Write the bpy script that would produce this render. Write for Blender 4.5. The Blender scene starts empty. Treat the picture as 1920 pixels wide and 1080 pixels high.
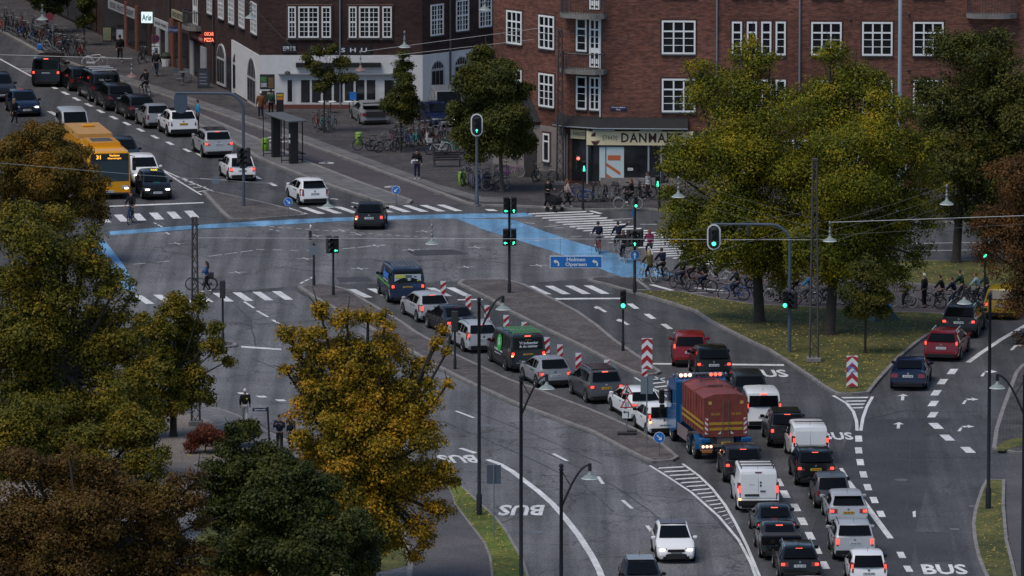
import bpy, math, random
import numpy as np
from mathutils import Vector, Matrix
from mathutils.geometry import tessellate_polygon
R = math.radians
PI = math.pi
SC = bpy.context.scene
COL = SC.collection
rng = random.Random(7)
# ------------------------------------------------------------------ camera, sky, sun, exposure
CAM_H, FPX, PITCH = 64.3, 15000.0, R(8.49)
cam_d = bpy.data.cameras.new("camera")
cam_d.sensor_width = 36.0
cam_d.lens = FPX / 1920 * 36.0
cam_d.clip_start = 1.0
cam_d.clip_end = 5000.0
cam = bpy.data.objects.new("camera", cam_d)
COL.objects.link(cam)
cam.location = (0, 0, CAM_H)
cam.rotation_euler = (R(90) - PITCH, 0, 0)
SC.camera = cam
SUN_EL, SUN_AZ = 60.0, 226.0      # azimuth clockwise from +Y; the sun stands behind the camera on its left
world = bpy.data.worlds.new("World")
SC.world = world
world.use_nodes = True
wn = world.node_tree
for n in list(wn.nodes):
 wn.nodes.remove(n)
w_out = wn.nodes.new("ShaderNodeOutputWorld")
w_bg = wn.nodes.new("ShaderNodeBackground")
w_sky = wn.nodes.new("ShaderNodeTexSky")
w_sky.sky_type = 'NISHITA'
w_sky.sun_disc = False
w_sky.sun_elevation = R(SUN_EL)
w_sky.sun_rotation = R(SUN_AZ)
w_sky.air_density = 1.0
w_sky.dust_density = 0.6
w_sky.ozone_density = 1.5
w_bg.inputs["Strength"].default_value = 0.070
wn.links.new(w_sky.outputs[0], w_bg.inputs["Color"])
wn.links.new(w_bg.outputs[0], w_out.inputs["Surface"])
sun_d = bpy.data.lights.new("sun", 'SUN')
sun_d.energy = 1.35
sun_d.angle = R(30)
sun_d.color = (1.0, 0.90, 0.78)
sun = bpy.data.objects.new("sun", sun_d)
COL.objects.link(sun)
_sd = Vector((math.sin(R(SUN_AZ)) * math.cos(R(SUN_EL)), math.cos(R(SUN_AZ)) * math.cos(R(SUN_EL)), math.sin(R(SUN_EL))))
sun.rotation_euler = (-_sd).to_track_quat('-Z', 'Y').to_euler()
sun.location = (0, 300, 200)
SC.view_settings.view_transform = 'Standard'
SC.view_settings.look = 'None'
SC.view_settings.gamma = 1.0
SC.view_settings.use_curve_mapping = False
SC.view_settings.exposure = 0.85
SC.render.engine = 'CYCLES'
SC.cycles.max_bounces = 4
SC.cycles.diffuse_bounces = 2
SC.cycles.glossy_bounces = 2
SC.cycles.transparent_max_bounces = 4
SC.cycles.use_denoising = True
# ------------------------------------------------------------------ photograph to ground
CP, SP = math.cos(PITCH), math.sin(PITCH)
def ray(px, py):
 u, v = px - 960.0, py - 540.0
 return Vector((u, FPX * CP - v * SP, -FPX * SP - v * CP))
def P(px, py, z=0.0):
 d = ray(px, py)
 t = (z - CAM_H) / d.z
 return Vector((d.x * t, d.y * t, z))
def PY(px, py, Y):
 d = ray(px, py)
 t = Y / d.y
 return Vector((d.x * t, Y, CAM_H + d.z * t))
def P2(px, py, z=0.0):
 p = P(px, py, z)
 return (p.x, p.y)
def heading(a, b):
 """rotation about Z that turns local +X along the ground direction from pixel a to pixel b"""
 d = P(*b) - P(*a)
 return math.atan2(d.y, d.x)
def scale_at(py):
 return (FPX * SP + (py - 540) * CP) / CAM_H
# ------------------------------------------------------------------ materials
MATS = {}
def nodes_of(m):
 return m.node_tree.nodes, m.node_tree.links
def mat(name, col, rough=0.6, metal=0.0, coat=0.0, var=0.0, vscale=3.0, emit=None, estr=0.0, spec=0.5, bump=0.0, bscale=30.0, trans=0.0):
 if name in MATS:
  return MATS[name]
 m = bpy.data.materials.new(name)
 m.use_nodes = True
 N, Lk = nodes_of(m)
 b = N["Principled BSDF"]
 c = (*col, 1.0)
 b.inputs["Base Color"].default_value = c
 b.inputs["Roughness"].default_value = rough
 b.inputs["Metallic"].default_value = metal
 b.inputs["Specular IOR Level"].default_value = spec
 if coat:
  b.inputs["Coat Weight"].default_value = coat
  b.inputs["Coat Roughness"].default_value = 0.070
 if emit:
  b.inputs["Emission Color"].default_value = (*emit, 1.0)
  b.inputs["Emission Strength"].default_value = estr
 if var:
  tc = N.new("ShaderNodeTexCoord"); nz = N.new("ShaderNodeTexNoise")
  nz.inputs["Scale"].default_value = vscale
  nz.inputs["Detail"].default_value = 6.0
  nz.inputs["Roughness"].default_value = 0.7
  Lk.new(tc.outputs["Object"], nz.inputs["Vector"])
  rp = N.new("ShaderNodeValToRGB")
  rp.color_ramp.elements[0].position = 0.3
  rp.color_ramp.elements[1].position = 0.72
  rp.color_ramp.elements[0].color = tuple(max(0, x * (1 - var)) for x in col) + (1,)
  rp.color_ramp.elements[1].color = tuple(min(1, x * (1 + var)) for x in col) + (1,)
  Lk.new(nz.outputs["Fac"], rp.inputs["Fac"])
  Lk.new(rp.outputs["Color"], b.inputs["Base Color"])
 if bump:
  tc2 = N.new("ShaderNodeTexCoord"); nb = N.new("ShaderNodeTexNoise"); bp = N.new("ShaderNodeBump")
  nb.inputs["Scale"].default_value = bscale
  bp.inputs["Strength"].default_value = bump
  bp.inputs["Distance"].default_value = 0.05
  Lk.new(tc2.outputs["Object"], nb.inputs["Vector"])
  Lk.new(nb.outputs["Fac"], bp.inputs["Height"])
  Lk.new(bp.outputs["Normal"], b.inputs["Normal"])
 MATS[name] = m
 return m
def ground_mat(name, base, patch=0.25, fine=0.35, pscale=0.12, fscale=7.0, rough=0.85, crack=0.0, tint=None, streak=0.0):
 """a weathered ground surface: broad stains, streaks of wear, coarse grain and hairline cracks"""
 if name in MATS:
  return MATS[name]
 m = bpy.data.materials.new(name); m.use_nodes = True
 N, Lk = nodes_of(m); b = N["Principled BSDF"]
 b.inputs["Roughness"].default_value = rough
 b.inputs["Specular IOR Level"].default_value = 0.3
 geo = N.new("ShaderNodeNewGeometry")
 n1 = N.new("ShaderNodeTexNoise"); n1.inputs["Scale"].default_value = pscale; n1.inputs["Detail"].default_value = 5; n1.inputs["Roughness"].default_value = 0.65
 n2 = N.new("ShaderNodeTexNoise"); n2.inputs["Scale"].default_value = fscale; n2.inputs["Detail"].default_value = 3; n2.inputs["Roughness"].default_value = 0.8
 n3 = N.new("ShaderNodeTexNoise"); n3.inputs["Scale"].default_value = pscale * 6; n3.inputs["Detail"].default_value = 4
 for n in (n1, n2, n3):
  Lk.new(geo.outputs["Position"], n.inputs["Vector"])
 r1 = N.new("ShaderNodeMapRange"); r1.inputs[1].default_value = 0.3; r1.inputs[2].default_value = 0.7
 r1.inputs[3].default_value = 1 - patch; r1.inputs[4].default_value = 1 + patch
 Lk.new(n1.outputs["Fac"], r1.inputs[0])
 r2 = N.new("ShaderNodeMapRange"); r2.inputs[1].default_value = 0.3; r2.inputs[2].default_value = 0.7
 r2.inputs[3].default_value = 1 - fine; r2.inputs[4].default_value = 1 + fine
 Lk.new(n2.outputs["Fac"], r2.inputs[0])
 r3 = N.new("ShaderNodeMapRange"); r3.inputs[1].default_value = 0.3; r3.inputs[2].default_value = 0.7
 r3.inputs[3].default_value = 1 - patch * 0.5; r3.inputs[4].default_value = 1 + patch * 0.5
 Lk.new(n3.outputs["Fac"], r3.inputs[0])
 m1 = N.new("ShaderNodeMath"); m1.operation = 'MULTIPLY'
 Lk.new(r1.outputs[0], m1.inputs[0]); Lk.new(r2.outputs[0], m1.inputs[1])
 m2 = N.new("ShaderNodeMath"); m2.operation = 'MULTIPLY'
 Lk.new(m1.outputs[0], m2.inputs[0]); Lk.new(r3.outputs[0], m2.inputs[1])
 last = m2
 if streak:
  mp = N.new("ShaderNodeMapping"); mp.inputs["Rotation"].default_value = (0, 0, -streak); mp.inputs["Scale"].default_value = (1.1, .035, 1)
  ns = N.new("ShaderNodeTexNoise"); ns.inputs["Scale"].default_value = 1.0; ns.inputs["Detail"].default_value = 3
  Lk.new(geo.outputs["Position"], mp.inputs["Vector"]); Lk.new(mp.outputs[0], ns.inputs["Vector"])
  rs = N.new("ShaderNodeMapRange"); rs.inputs[1].default_value = 0.35; rs.inputs[2].default_value = 0.65; rs.inputs[3].default_value = .66; rs.inputs[4].default_value = 1.2
  Lk.new(ns.outputs["Fac"], rs.inputs[0]); ms = N.new("ShaderNodeMath"); ms.operation = 'MULTIPLY'
  Lk.new(m2.outputs[0], ms.inputs[0]); Lk.new(rs.outputs[0], ms.inputs[1]); last = ms; m2 = ms
 if crack:
  vo = N.new("ShaderNodeTexVoronoi"); vo.feature = 'DISTANCE_TO_EDGE'; vo.inputs["Scale"].default_value = 0.11
  wv = N.new("ShaderNodeMixRGB"); wv.blend_type = 'ADD'; wv.inputs[0].default_value = 1.0
  nw = N.new("ShaderNodeTexNoise"); nw.inputs["Scale"].default_value = 0.6; nw.inputs["Detail"].default_value = 4
  Lk.new(geo.outputs["Position"], nw.inputs["Vector"])
  vm = N.new("ShaderNodeVectorMath"); vm.operation = 'SCALE'; vm.inputs[3].default_value = 3.0
  Lk.new(nw.outputs["Color"], vm.inputs[0])
  Lk.new(geo.outputs["Position"], wv.inputs[1]); Lk.new(vm.outputs[0], wv.inputs[2])
  Lk.new(wv.outputs[0], vo.inputs["Vector"])
  rc = N.new("ShaderNodeMapRange"); rc.inputs[1].default_value = 0.0; rc.inputs[2].default_value = 0.012
  rc.inputs[3].default_value = 1 - crack; rc.inputs[4].default_value = 1.0
  Lk.new(vo.outputs["Distance"], rc.inputs[0])
  m3 = N.new("ShaderNodeMath"); m3.operation = 'MULTIPLY'
  Lk.new(m2.outputs[0], m3.inputs[0]); Lk.new(rc.outputs[0], m3.inputs[1])
  last = m3
 mx = N.new("ShaderNodeVectorMath"); mx.operation = 'SCALE'
 if tint is None:
  mx.inputs[0].default_value = base
 else:
  mc = N.new("ShaderNodeMixRGB")
  mc.inputs[1].default_value = (*base, 1); mc.inputs[2].default_value = (*tint, 1)
  rt = N.new("ShaderNodeMapRange"); rt.inputs[1].default_value = 0.4; rt.inputs[2].default_value = 0.6
  Lk.new(n3.outputs["Fac"], rt.inputs[0]); Lk.new(rt.outputs[0], mc.inputs[0])
  Lk.new(mc.outputs[0], mx.inputs[0])
 Lk.new(last.outputs[0], mx.inputs[3])
 Lk.new(mx.outputs[0], b.inputs["Base Color"])
 MATS[name] = m
 return m
def paving_mat(name, c1, c2, mortar, sx, sy, msize=0.02, rough=0.85, rot=0.0, var=0.35):
 """stones laid in courses on the ground, world-sized"""
 if name in MATS:
  return MATS[name]
 m = bpy.data.materials.new(name); m.use_nodes = True
 N, Lk = nodes_of(m); b = N["Principled BSDF"]
 b.inputs["Roughness"].default_value = rough
 b.inputs["Specular IOR Level"].default_value = 0.3
 geo = N.new("ShaderNodeNewGeometry")
 mp = N.new("ShaderNodeMapping"); mp.inputs["Rotation"].default_value = (0, 0, rot)
 br = N.new("ShaderNodeTexBrick")
 br.inputs["Scale"].default_value = 1.0
 br.inputs["Brick Width"].default_value = sx
 br.inputs["Row Height"].default_value = sy
 br.inputs["Mortar Size"].default_value = msize
 br.inputs["Color1"].default_value = (*c1, 1); br.inputs["Color2"].default_value = (*c2, 1); br.inputs["Mortar"].default_value = (*mortar, 1)
 nz = N.new("ShaderNodeTexNoise"); nz.inputs["Scale"].default_value = 0.5; nz.inputs["Detail"].default_value = 7; nz.inputs["Roughness"].default_value = 0.75
 r1 = N.new("ShaderNodeMapRange"); r1.inputs[1].default_value = 0.3; r1.inputs[2].default_value = 0.7
 r1.inputs[3].default_value = 1 - var; r1.inputs[4].default_value = 1 + var
 mx = N.new("ShaderNodeVectorMath"); mx.operation = 'SCALE'
 Lk.new(geo.outputs["Position"], mp.inputs["Vector"]); Lk.new(mp.outputs[0], br.inputs["Vector"])
 Lk.new(geo.outputs["Position"], nz.inputs["Vector"]); Lk.new(nz.outputs["Fac"], r1.inputs[0])
 Lk.new(br.outputs["Color"], mx.inputs[0]); Lk.new(r1.outputs[0], mx.inputs[3])
 Lk.new(mx.outputs[0], b.inputs["Base Color"])
 MATS[name] = m
 return m
def brick_mat(name, c1, c2, mortar, var=0.35):
 """brickwork mapped in metres along each wall through the mesh's UV map"""
 if name in MATS:
  return MATS[name]
 m = bpy.data.materials.new(name); m.use_nodes = True
 N, Lk = nodes_of(m); b = N["Principled BSDF"]
 b.inputs["Roughness"].default_value = 0.9
 b.inputs["Specular IOR Level"].default_value = 0.25
 uv = N.new("ShaderNodeUVMap"); uv.uv_map = "metres"
 br = N.new("ShaderNodeTexBrick")
 br.inputs["Scale"].default_value = 1.0
 br.inputs["Brick Width"].default_value = 0.26
 br.inputs["Row Height"].default_value = 0.070
 br.inputs["Mortar Size"].default_value = 0.008
 br.inputs["Bias"].default_value = -0.1
 br.inputs["Color1"].default_value = (*c1, 1); br.inputs["Color2"].default_value = (*c2, 1); br.inputs["Mortar"].default_value = (*mortar, 1)
 mp = N.new("ShaderNodeMapping"); mp.inputs["Scale"].default_value = (1.4, 5.5, 1)
 nz = N.new("ShaderNodeTexNoise"); nz.inputs["Scale"].default_value = 1.0; nz.inputs["Detail"].default_value = 5; nz.inputs["Roughness"].default_value = 0.75
 r1 = N.new("ShaderNodeMapRange"); r1.inputs[1].default_value = 0.3; r1.inputs[2].default_value = 0.7
 r1.inputs[3].default_value = 1 - var * 1.3; r1.inputs[4].default_value = 1 + var * 1.3
 n2 = N.new("ShaderNodeTexNoise"); n2.inputs["Scale"].default_value = 0.22; n2.inputs["Detail"].default_value = 4
 r2 = N.new("ShaderNodeMapRange"); r2.inputs[1].default_value = 0.3; r2.inputs[2].default_value = 0.7
 r2.inputs[3].default_value = 0.66; r2.inputs[4].default_value = 1.28
 mm = N.new("ShaderNodeMath"); mm.operation = 'MULTIPLY'
 mx = N.new("ShaderNodeVectorMath"); mx.operation = 'SCALE'
 Lk.new(uv.outputs[0], br.inputs["Vector"]); Lk.new(uv.outputs[0], mp.inputs["Vector"]); Lk.new(mp.outputs[0], nz.inputs["Vector"])
 Lk.new(uv.outputs[0], n2.inputs["Vector"])
 Lk.new(nz.outputs["Fac"], r1.inputs[0]); Lk.new(n2.outputs["Fac"], r2.inputs[0])
 Lk.new(r1.outputs[0], mm.inputs[0]); Lk.new(r2.outputs[0], mm.inputs[1])
 Lk.new(br.outputs["Color"], mx.inputs[0]); Lk.new(mm.outputs[0], mx.inputs[3])
 Lk.new(mx.outputs[0], b.inputs["Base Color"])
 MATS[name] = m
 return m
def leaf_mat(name, cols, rough=0.55):
 """foliage whose leaves differ one by one and clump by clump"""
 if name in MATS:
  return MATS[name]
 m = bpy.data.materials.new(name); m.use_nodes = True
 N, Lk = nodes_of(m); b = N["Principled BSDF"]
 b.inputs["Roughness"].default_value = rough
 b.inputs["Specular IOR Level"].default_value = 0.18
 geo = N.new("ShaderNodeNewGeometry")
 nz = N.new("ShaderNodeTexNoise"); nz.inputs["Scale"].default_value = 0.55; nz.inputs["Detail"].default_value = 4; nz.inputs["Roughness"].default_value = 0.65
 Lk.new(geo.outputs["Position"], nz.inputs["Vector"])
 mr = N.new("ShaderNodeMapRange"); mr.inputs[1].default_value = 0.3; mr.inputs[2].default_value = 0.7; mr.inputs[3].default_value = 0.0; mr.inputs[4].default_value = 0.62
 Lk.new(nz.outputs["Fac"], mr.inputs[0])
 rm = N.new("ShaderNodeMath"); rm.operation = 'MULTIPLY_ADD'; rm.inputs[1].default_value = 0.4
 Lk.new(geo.outputs["Random Per Island"], rm.inputs[0]); Lk.new(mr.outputs[0], rm.inputs[2])
 rp = N.new("ShaderNodeValToRGB")
 el = rp.color_ramp.elements
 n = len(cols)
 el[0].position = 0.0; el[0].color = (*cols[0], 1)
 el[1].position = 1.0; el[1].color = (*cols[-1], 1)
 for i in range(1, n - 1):
  e = el.new(i / (n - 1)); e.color = (*cols[i], 1)
 for e in el: e.color = (e.color[0] * 1.32, e.color[1] * 1.24, e.color[2] * .85, 1)
 Lk.new(rm.outputs[0], rp.inputs["Fac"])
 Lk.new(rp.outputs["Color"], b.inputs["Base Color"])
 tr = N.new("ShaderNodeBsdfTranslucent"); mixs = N.new("ShaderNodeMixShader"); mixs.inputs[0].default_value = 0.22
 Lk.new(rp.outputs["Color"], tr.inputs["Color"])
 Lk.new(b.outputs[0], mixs.inputs[1]); Lk.new(tr.outputs[0], mixs.inputs[2])
 Lk.new(mixs.outputs[0], N["Material Output"].inputs["Surface"])
 MATS[name] = m
 return m
# ------------------------------------------------------------------ text outlines
_TXT = {}
def text_geo(s, size=1.0, bold=0.0, spacing=1.0):
 key = (s, bold, spacing)
 if key not in _TXT:
  cu = bpy.data.curves.new("lettering", 'FONT')
  cu.body = s
  cu.align_x = 'CENTER'; cu.align_y = 'CENTER'
  cu.space_character = spacing
  cu.resolution_u = 2
  cu.offset = bold
  ob = bpy.data.objects.new("lettering", cu)
  COL.objects.link(ob)
  dg = bpy.context.evaluated_depsgraph_get()
  me = bpy.data.meshes.new_from_object(ob.evaluated_get(dg))
  vs = [(v.co.x, v.co.y) for v in me.vertices]
  fs = [tuple(p.vertices) for p in me.polygons]
  if vs:
   x0 = min(v[0] for v in vs); x1 = max(v[0] for v in vs); y0 = min(v[1] for v in vs); y1 = max(v[1] for v in vs)
   cx, cy = (x0 + x1) / 2, (y0 + y1) / 2
   vs = [(x - cx, y - cy) for x, y in vs]
   wh = (x1 - x0, y1 - y0)
  else:
   wh = (1, 1)
  COL.objects.unlink(ob)
  bpy.data.objects.remove(ob); bpy.data.curves.remove(cu); bpy.data.meshes.remove(me)
  _TXT[key] = (vs, fs, wh)
 return _TXT[key]
# ------------------------------------------------------------------ mesh builder
class MB:
 def __init__(s):
  s.v = []; s.f = []; s.m = []
 def add(s, vs, fs, m=0, M=None):
  o = len(s.v)
  if M is not None:
   vs = [tuple(M @ Vector(p)) for p in vs]
  s.v.extend(tuple(p) for p in vs)
  for f in fs:
   s.f.append(tuple(i + o for i in f)); s.m.append(m)
  return s
 def box(s, c, d, m=0, M=None, bev=0.0):
  x, y, z = c; a, b, h = d[0] / 2, d[1] / 2, d[2] / 2
  if bev <= 0:
   vs = [(x + i * a, y + j * b, z + k * h) for k in (-1, 1) for j in (-1, 1) for i in (-1, 1)]
   fs = [(0, 2, 3, 1), (4, 5, 7, 6), (0, 1, 5, 4), (2, 6, 7, 3), (0, 4, 6, 2), (1, 3, 7, 5)]
   return s.add(vs, fs, m, M)
  e = bev
  def ringp(aa, bb, zz):
   return [(x - aa + e, y - bb, zz), (x + aa - e, y - bb, zz), (x + aa, y - bb + e, zz), (x + aa, y + bb - e, zz), (x + aa - e, y + bb, zz), (x - aa + e, y + bb, zz), (x - aa, y + bb - e, zz), (x - aa, y - bb + e, zz)]
  rs = [ringp(a - e, b - e, z - h), ringp(a, b, z - h + e), ringp(a, b, z + h - e), ringp(a - e, b - e, z + h)]
  return s.loft(rs, m, M, caps=True)
 def loft(s, rings, m=0, M=None, caps=True, closed=True):
  n = len(rings[0]); vs = [p for r in rings for p in r]; fs = []
  for i in range(len(rings) - 1):
   for j in range(n if closed else n - 1):
    k = (j + 1) % n
    fs.append((i * n + j, i * n + k, (i + 1) * n + k, (i + 1) * n + j))
  if caps:
   fs.append(tuple(range(n - 1, -1, -1))); fs.append(tuple((len(rings) - 1) * n + j for j in range(n)))
  return s.add(vs, fs, m, M)
 def tube(s, pts, r, n=6, m=0, M=None, caps=True):
  pts = [Vector(p) for p in pts]
  rs = r if isinstance(r, (list, tuple)) else [r] * len(pts)
  rings = []
  up = None
  for i, p in enumerate(pts):
   a = pts[max(0, i - 1)]; b = pts[min(len(pts) - 1, i + 1)]
   t = (b - a)
   if t.length < 1e-9: t = Vector((0, 0, 1))
   t.normalize()
   if up is None:
    up = Vector((0, 0, 1)) if abs(t.z) < 0.9 else Vector((1, 0, 0))
   sd = t.cross(up)
   if sd.length < 1e-6: sd = t.orthogonal()
   sd.normalize(); up = sd.cross(t).normalized()
   rings.append([tuple(p + sd * math.cos(2 * PI * j / n) * rs[i] + up * math.sin(2 * PI * j / n) * rs[i]) for j in range(n)])
  return s.loft(rings, m, M, caps)
 def lathe(s, prof, n=12, c=(0, 0, 0), m=0, M=None, caps=True):
  rings = [[(c[0] + r * math.cos(2 * PI * j / n), c[1] + r * math.sin(2 * PI * j / n), c[2] + z) for j in range(n)] for r, z in prof]
  return s.loft(rings, m, M, caps)
 def poly(s, pts, m=0, M=None):
  pts = [tuple(p) if len(p) == 3 else (p[0], p[1], 0.0) for p in pts]
  tr = tessellate_polygon([[Vector(p) for p in pts]])
  fs = []
  for t in tr:
   fs.append(tuple(t))
  return s.add(pts, fs, m, M)
 def sheet(s, pts2, z, m=0):
  """flat ground polygon facing up"""
  tr = tessellate_polygon([[Vector((p[0], p[1], 0)) for p in pts2]])
  vs = [(p[0], p[1], z) for p in pts2]
  fs = []
  for a, b, c in tr:
   A, B, C = vs[a], vs[b], vs[c]
   ar = (B[0] - A[0]) * (C[1] - A[1]) - (B[1] - A[1]) * (C[0] - A[0])
   fs.append((a, b, c) if ar > 0 else (a, c, b))
  return s.add(vs, fs, m)
 def prism(s, pts, z0, z1, m=0, M=None, top=True, bottom=True):
  """vertical prism on a ground polygon"""
  if sum(pts[i][0] * pts[(i + 1) % len(pts)][1] - pts[(i + 1) % len(pts)][0] * pts[i][1] for i in range(len(pts))) < 0:
   pts = pts[::-1]
  n = len(pts)
  vs = [(p[0], p[1], z0) for p in pts] + [(p[0], p[1], z1) for p in pts]
  fs = [(i, (i + 1) % n, n + (i + 1) % n, n + i) for i in range(n)]
  tr = tessellate_polygon([[Vector((p[0], p[1], 0)) for p in pts]])
  for a, b, c in tr:
   A, B, C = pts[a], pts[b], pts[c]
   ar = (B[0] - A[0]) * (C[1] - A[1]) - (B[1] - A[1]) * (C[0] - A[0])
   t = (a, b, c) if ar > 0 else (a, c, b)
   if top: fs.append(tuple(n + i for i in t))
   if bottom: fs.append(t[::-1])
  return s.add(vs, fs, m, M)
 def plate(s, pts2, y0, y1, m=0, M=None):
  """polygon in local X-Z, extruded along Y from y0 (front, faces -Y) to y1"""
  n = len(pts2)
  if sum(pts2[i][0] * pts2[(i + 1) % n][1] - pts2[(i + 1) % n][0] * pts2[i][1] for i in range(n)) < 0:
   pts2 = pts2[::-1]
  vs = [(p[0], y0, p[1]) for p in pts2] + [(p[0], y1, p[1]) for p in pts2]
  fs = [(i, n + i, n + (i + 1) % n, (i + 1) % n) for i in range(n)]
  tr = tessellate_polygon([[Vector((p[0], p[1], 0)) for p in pts2]])
  for a, b, c in tr:
   A, B, C = pts2[a], pts2[b], pts2[c]
   ar = (B[0] - A[0]) * (C[1] - A[1]) - (B[1] - A[1]) * (C[0] - A[0])
   t = (a, b, c) if ar > 0 else (a, c, b)
   fs.append(t); fs.append(tuple(n + i for i in t[::-1]))
  return s.add(vs, fs, m, M)
 def disc(s, c, r, y0, y1, n=16, m=0, M=None):
  return s.plate([(c[0] + r * math.cos(2 * PI * i / n), c[1] + r * math.sin(2 * PI * i / n)) for i in range(n)], y0, y1, m, M)
 def text(s, txt, c, h, y, m=0, M=None, bold=0.0, width=None, spacing=1.0):
  """lettering in local X-Z facing -Y; h is the height of the letters"""
  vs, fs, wh = text_geo(txt, 1.0, bold, spacing)
  k = h / max(wh[1], 1e-4); kx = k if width is None else width / max(wh[0], 1e-4)
  return s.add([(c[0] + p[0] * kx, y, c[1] + p[1] * k) for p in vs], fs, m, M)
 def text_ground(s, txt, origin, ux, uy, z, m=0, bold=0.03):
  """lettering lying on the ground: ux spans the word's width, uy its height (world vectors)"""
  vs, fs, wh = text_geo(txt, 1.0, bold)
  out = []
  for p in vs:
   a, b = p[0] / wh[0], p[1] / wh[1]
   out.append((origin[0] + ux[0] * a + uy[0] * b, origin[1] + ux[1] * a + uy[1] * b, z))
  return s.add(out, fs, m)
 def mesh(s, name, mats, smooth=None, uv=False):
  me = bpy.data.meshes.new(name)
  me.from_pydata(s.v, [], s.f)
  for m in (mats if isinstance(mats, (list, tuple)) else [mats]):
   me.materials.append(m)
  if any(s.m):
   me.polygons.foreach_set("material_index", s.m)
  if smooth is not None:
   me.polygons.foreach_set("use_smooth", [True] * len(me.polygons))
   me.set_sharp_from_angle(angle=R(smooth))
  if uv:
   ul = me.uv_layers.new(name="metres")
   for p in me.polygons:
    nx, ny, nz = p.normal
    h = math.hypot(nx, ny)
    for li in p.loop_indices:
     c = me.vertices[me.loops[li].vertex_index].co
     if h > 0.5:
      ul.data[li].uv = (c.x * (-ny / h) + c.y * (nx / h), c.z)
     else:
      ul.data[li].uv = (c.x, c.y)
  me.update()
  return me
 def build(s, name, mats, parent=None, smooth=None, loc=None, rz=0.0, uv=False):
  return link(name, s.mesh(name, mats, smooth, uv), parent, loc, rz)
def link(name, me, parent=None, loc=None, rz=0.0):
 o = bpy.data.objects.new(name, me)
 COL.objects.link(o)
 if parent is not None:
  o.parent = parent
 if loc is not None:
  o.location = loc
 if rz:
  o.rotation_euler = (0, 0, rz)
 return o
def tag(o, label=None, cat=None, group=None, kind=None):
 if label: o["label"] = label
 if cat: o["category"] = cat
 if group: o["group"] = group
 if kind: o["kind"] = kind
 return o
def thing(name, loc, rz, label, cat, group=None):
 o = bpy.data.objects.new(name, None)
 COL.objects.link(o)
 o.location = loc
 o.rotation_euler = (0, 0, rz)
 return tag(o, label, cat, group)
KIDS = {}
def copy_tree(o, parent=None):
 c = o.copy()
 COL.objects.link(c)
 if parent is not None:
  c.parent = parent
 for ch in list(o.children):
  copy_tree(ch, c)
 return c
def offset_poly(pts, d):
 """inset a ground polygon by d"""
 n = len(pts)
 ar = sum(pts[i][0] * pts[(i + 1) % n][1] - pts[(i + 1) % n][0] * pts[i][1] for i in range(n))
 sg = 1 if ar > 0 else -1
 out = []
 for i in range(n):
  a, b, c = Vector(pts[i - 1][:2]), Vector(pts[i][:2]), Vector(pts[(i + 1) % n][:2])
  e1 = (b - a).normalized(); e2 = (c - b).normalized()
  n1 = Vector((-e1.y, e1.x)) * sg; n2 = Vector((-e2.y, e2.x)) * sg
  bi = n1 + n2
  if bi.length < 1e-4: bi = n1
  bi.normalize()
  k = d / max(0.35, bi.dot(n1))
  q = b + bi * k
  out.append((q.x, q.y))
 return out
# ------------------------------------------------------------------ the ground, roads, pavements and markings
ASPH = ground_mat("asphalt", (0.068, 0.069, 0.074), patch=0.22, fine=0.6, crack=0.35, streak=.3)
ASPH_PALE = ground_mat("asphalt_pale", (0.118, 0.118, 0.124), patch=0.24, fine=0.6, crack=0.5, streak=.9)
ASPH_DARK = ground_mat("asphalt_dark", (0.046, 0.048, 0.054), patch=0.25, fine=0.45)
CYCLE = ground_mat("cycle_asphalt", (0.072, 0.062, 0.070), patch=0.2, fine=0.4)
PATHM = ground_mat("path_asphalt", (0.078, 0.072, 0.076), patch=0.25, fine=0.4)
COBBLE = paving_mat("cobbles", (0.145, 0.126, 0.120), (0.080, 0.070, 0.069), (0.035, 0.032, 0.033), 0.17, 0.13, 0.014, rot=0.4, var=0.5)
SETTS = paving_mat("granite_setts", (0.085, 0.078, 0.080), (0.050, 0.046, 0.050), (0.022, 0.021, 0.023), 0.19, 0.15, 0.012, rot=-0.5, var=0.5)
FLAGS = paving_mat("flagstones", (0.15, 0.148, 0.15), (0.115, 0.113, 0.118), (0.06, 0.06, 0.062), 0.8, 0.6, 0.02, rot=0.35, var=0.25)
KERB = mat("kerb_granite", (0.19, 0.18, 0.175), rough=0.85, var=0.35, vscale=1.5)
GRASS = ground_mat("grass_turf", (0.060, 0.070, 0.018), patch=0.4, fine=0.6, fscale=5.0, rough=0.95, tint=(0.085, 0.078, 0.022))
GRASS_LUSH = ground_mat("grass_lush", (0.070, 0.105, 0.016), patch=0.4, fine=0.6, fscale=6.0, rough=0.95, tint=(0.10, 0.11, 0.02))
SOIL = ground_mat("gravel_ground", (0.17, 0.145, 0.13), patch=0.3, fine=0.3)
WHITE = ground_mat("road_paint", (0.56, 0.57, 0.57), patch=0.22, fine=0.35, pscale=0.5, fscale=9.0, rough=0.7)
BLUE = ground_mat("blue_paint", (0.13, 0.28, 0.45), patch=0.24, fine=0.35, pscale=0.35, fscale=8.0, rough=0.75, streak=.3, crack=.4)
def px(pts, z=0.0):
 return [P2(a, b, z) for a, b in pts]
m = MB(); m.sheet([(-900, 120), (900, 120), (900, 1500), (-900, 1500)], 0.0)
tag(m.build("road", ASPH), kind="structure")
m = MB(); m.sheet(px([(190, 442), (480, 424), (640, 416), (860, 405), (1000, 400), (1120, 402), (1330, 500), (1110, 522), (1000, 530), (860, 528), (560, 536), (380, 552), (230, 560)]), 0.004)
m.sheet(px([(120, 565), (380, 553), (552, 545), (588, 565), (655, 600), (740, 648), (822, 695), (960, 760), (1110, 815), (1220, 875), (1300, 930), (1400, 1040), (1425, 1110), (1010, 1110), (930, 965), (800, 872), (520, 812), (390, 764), (120, 728)]), 0.004)
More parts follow.
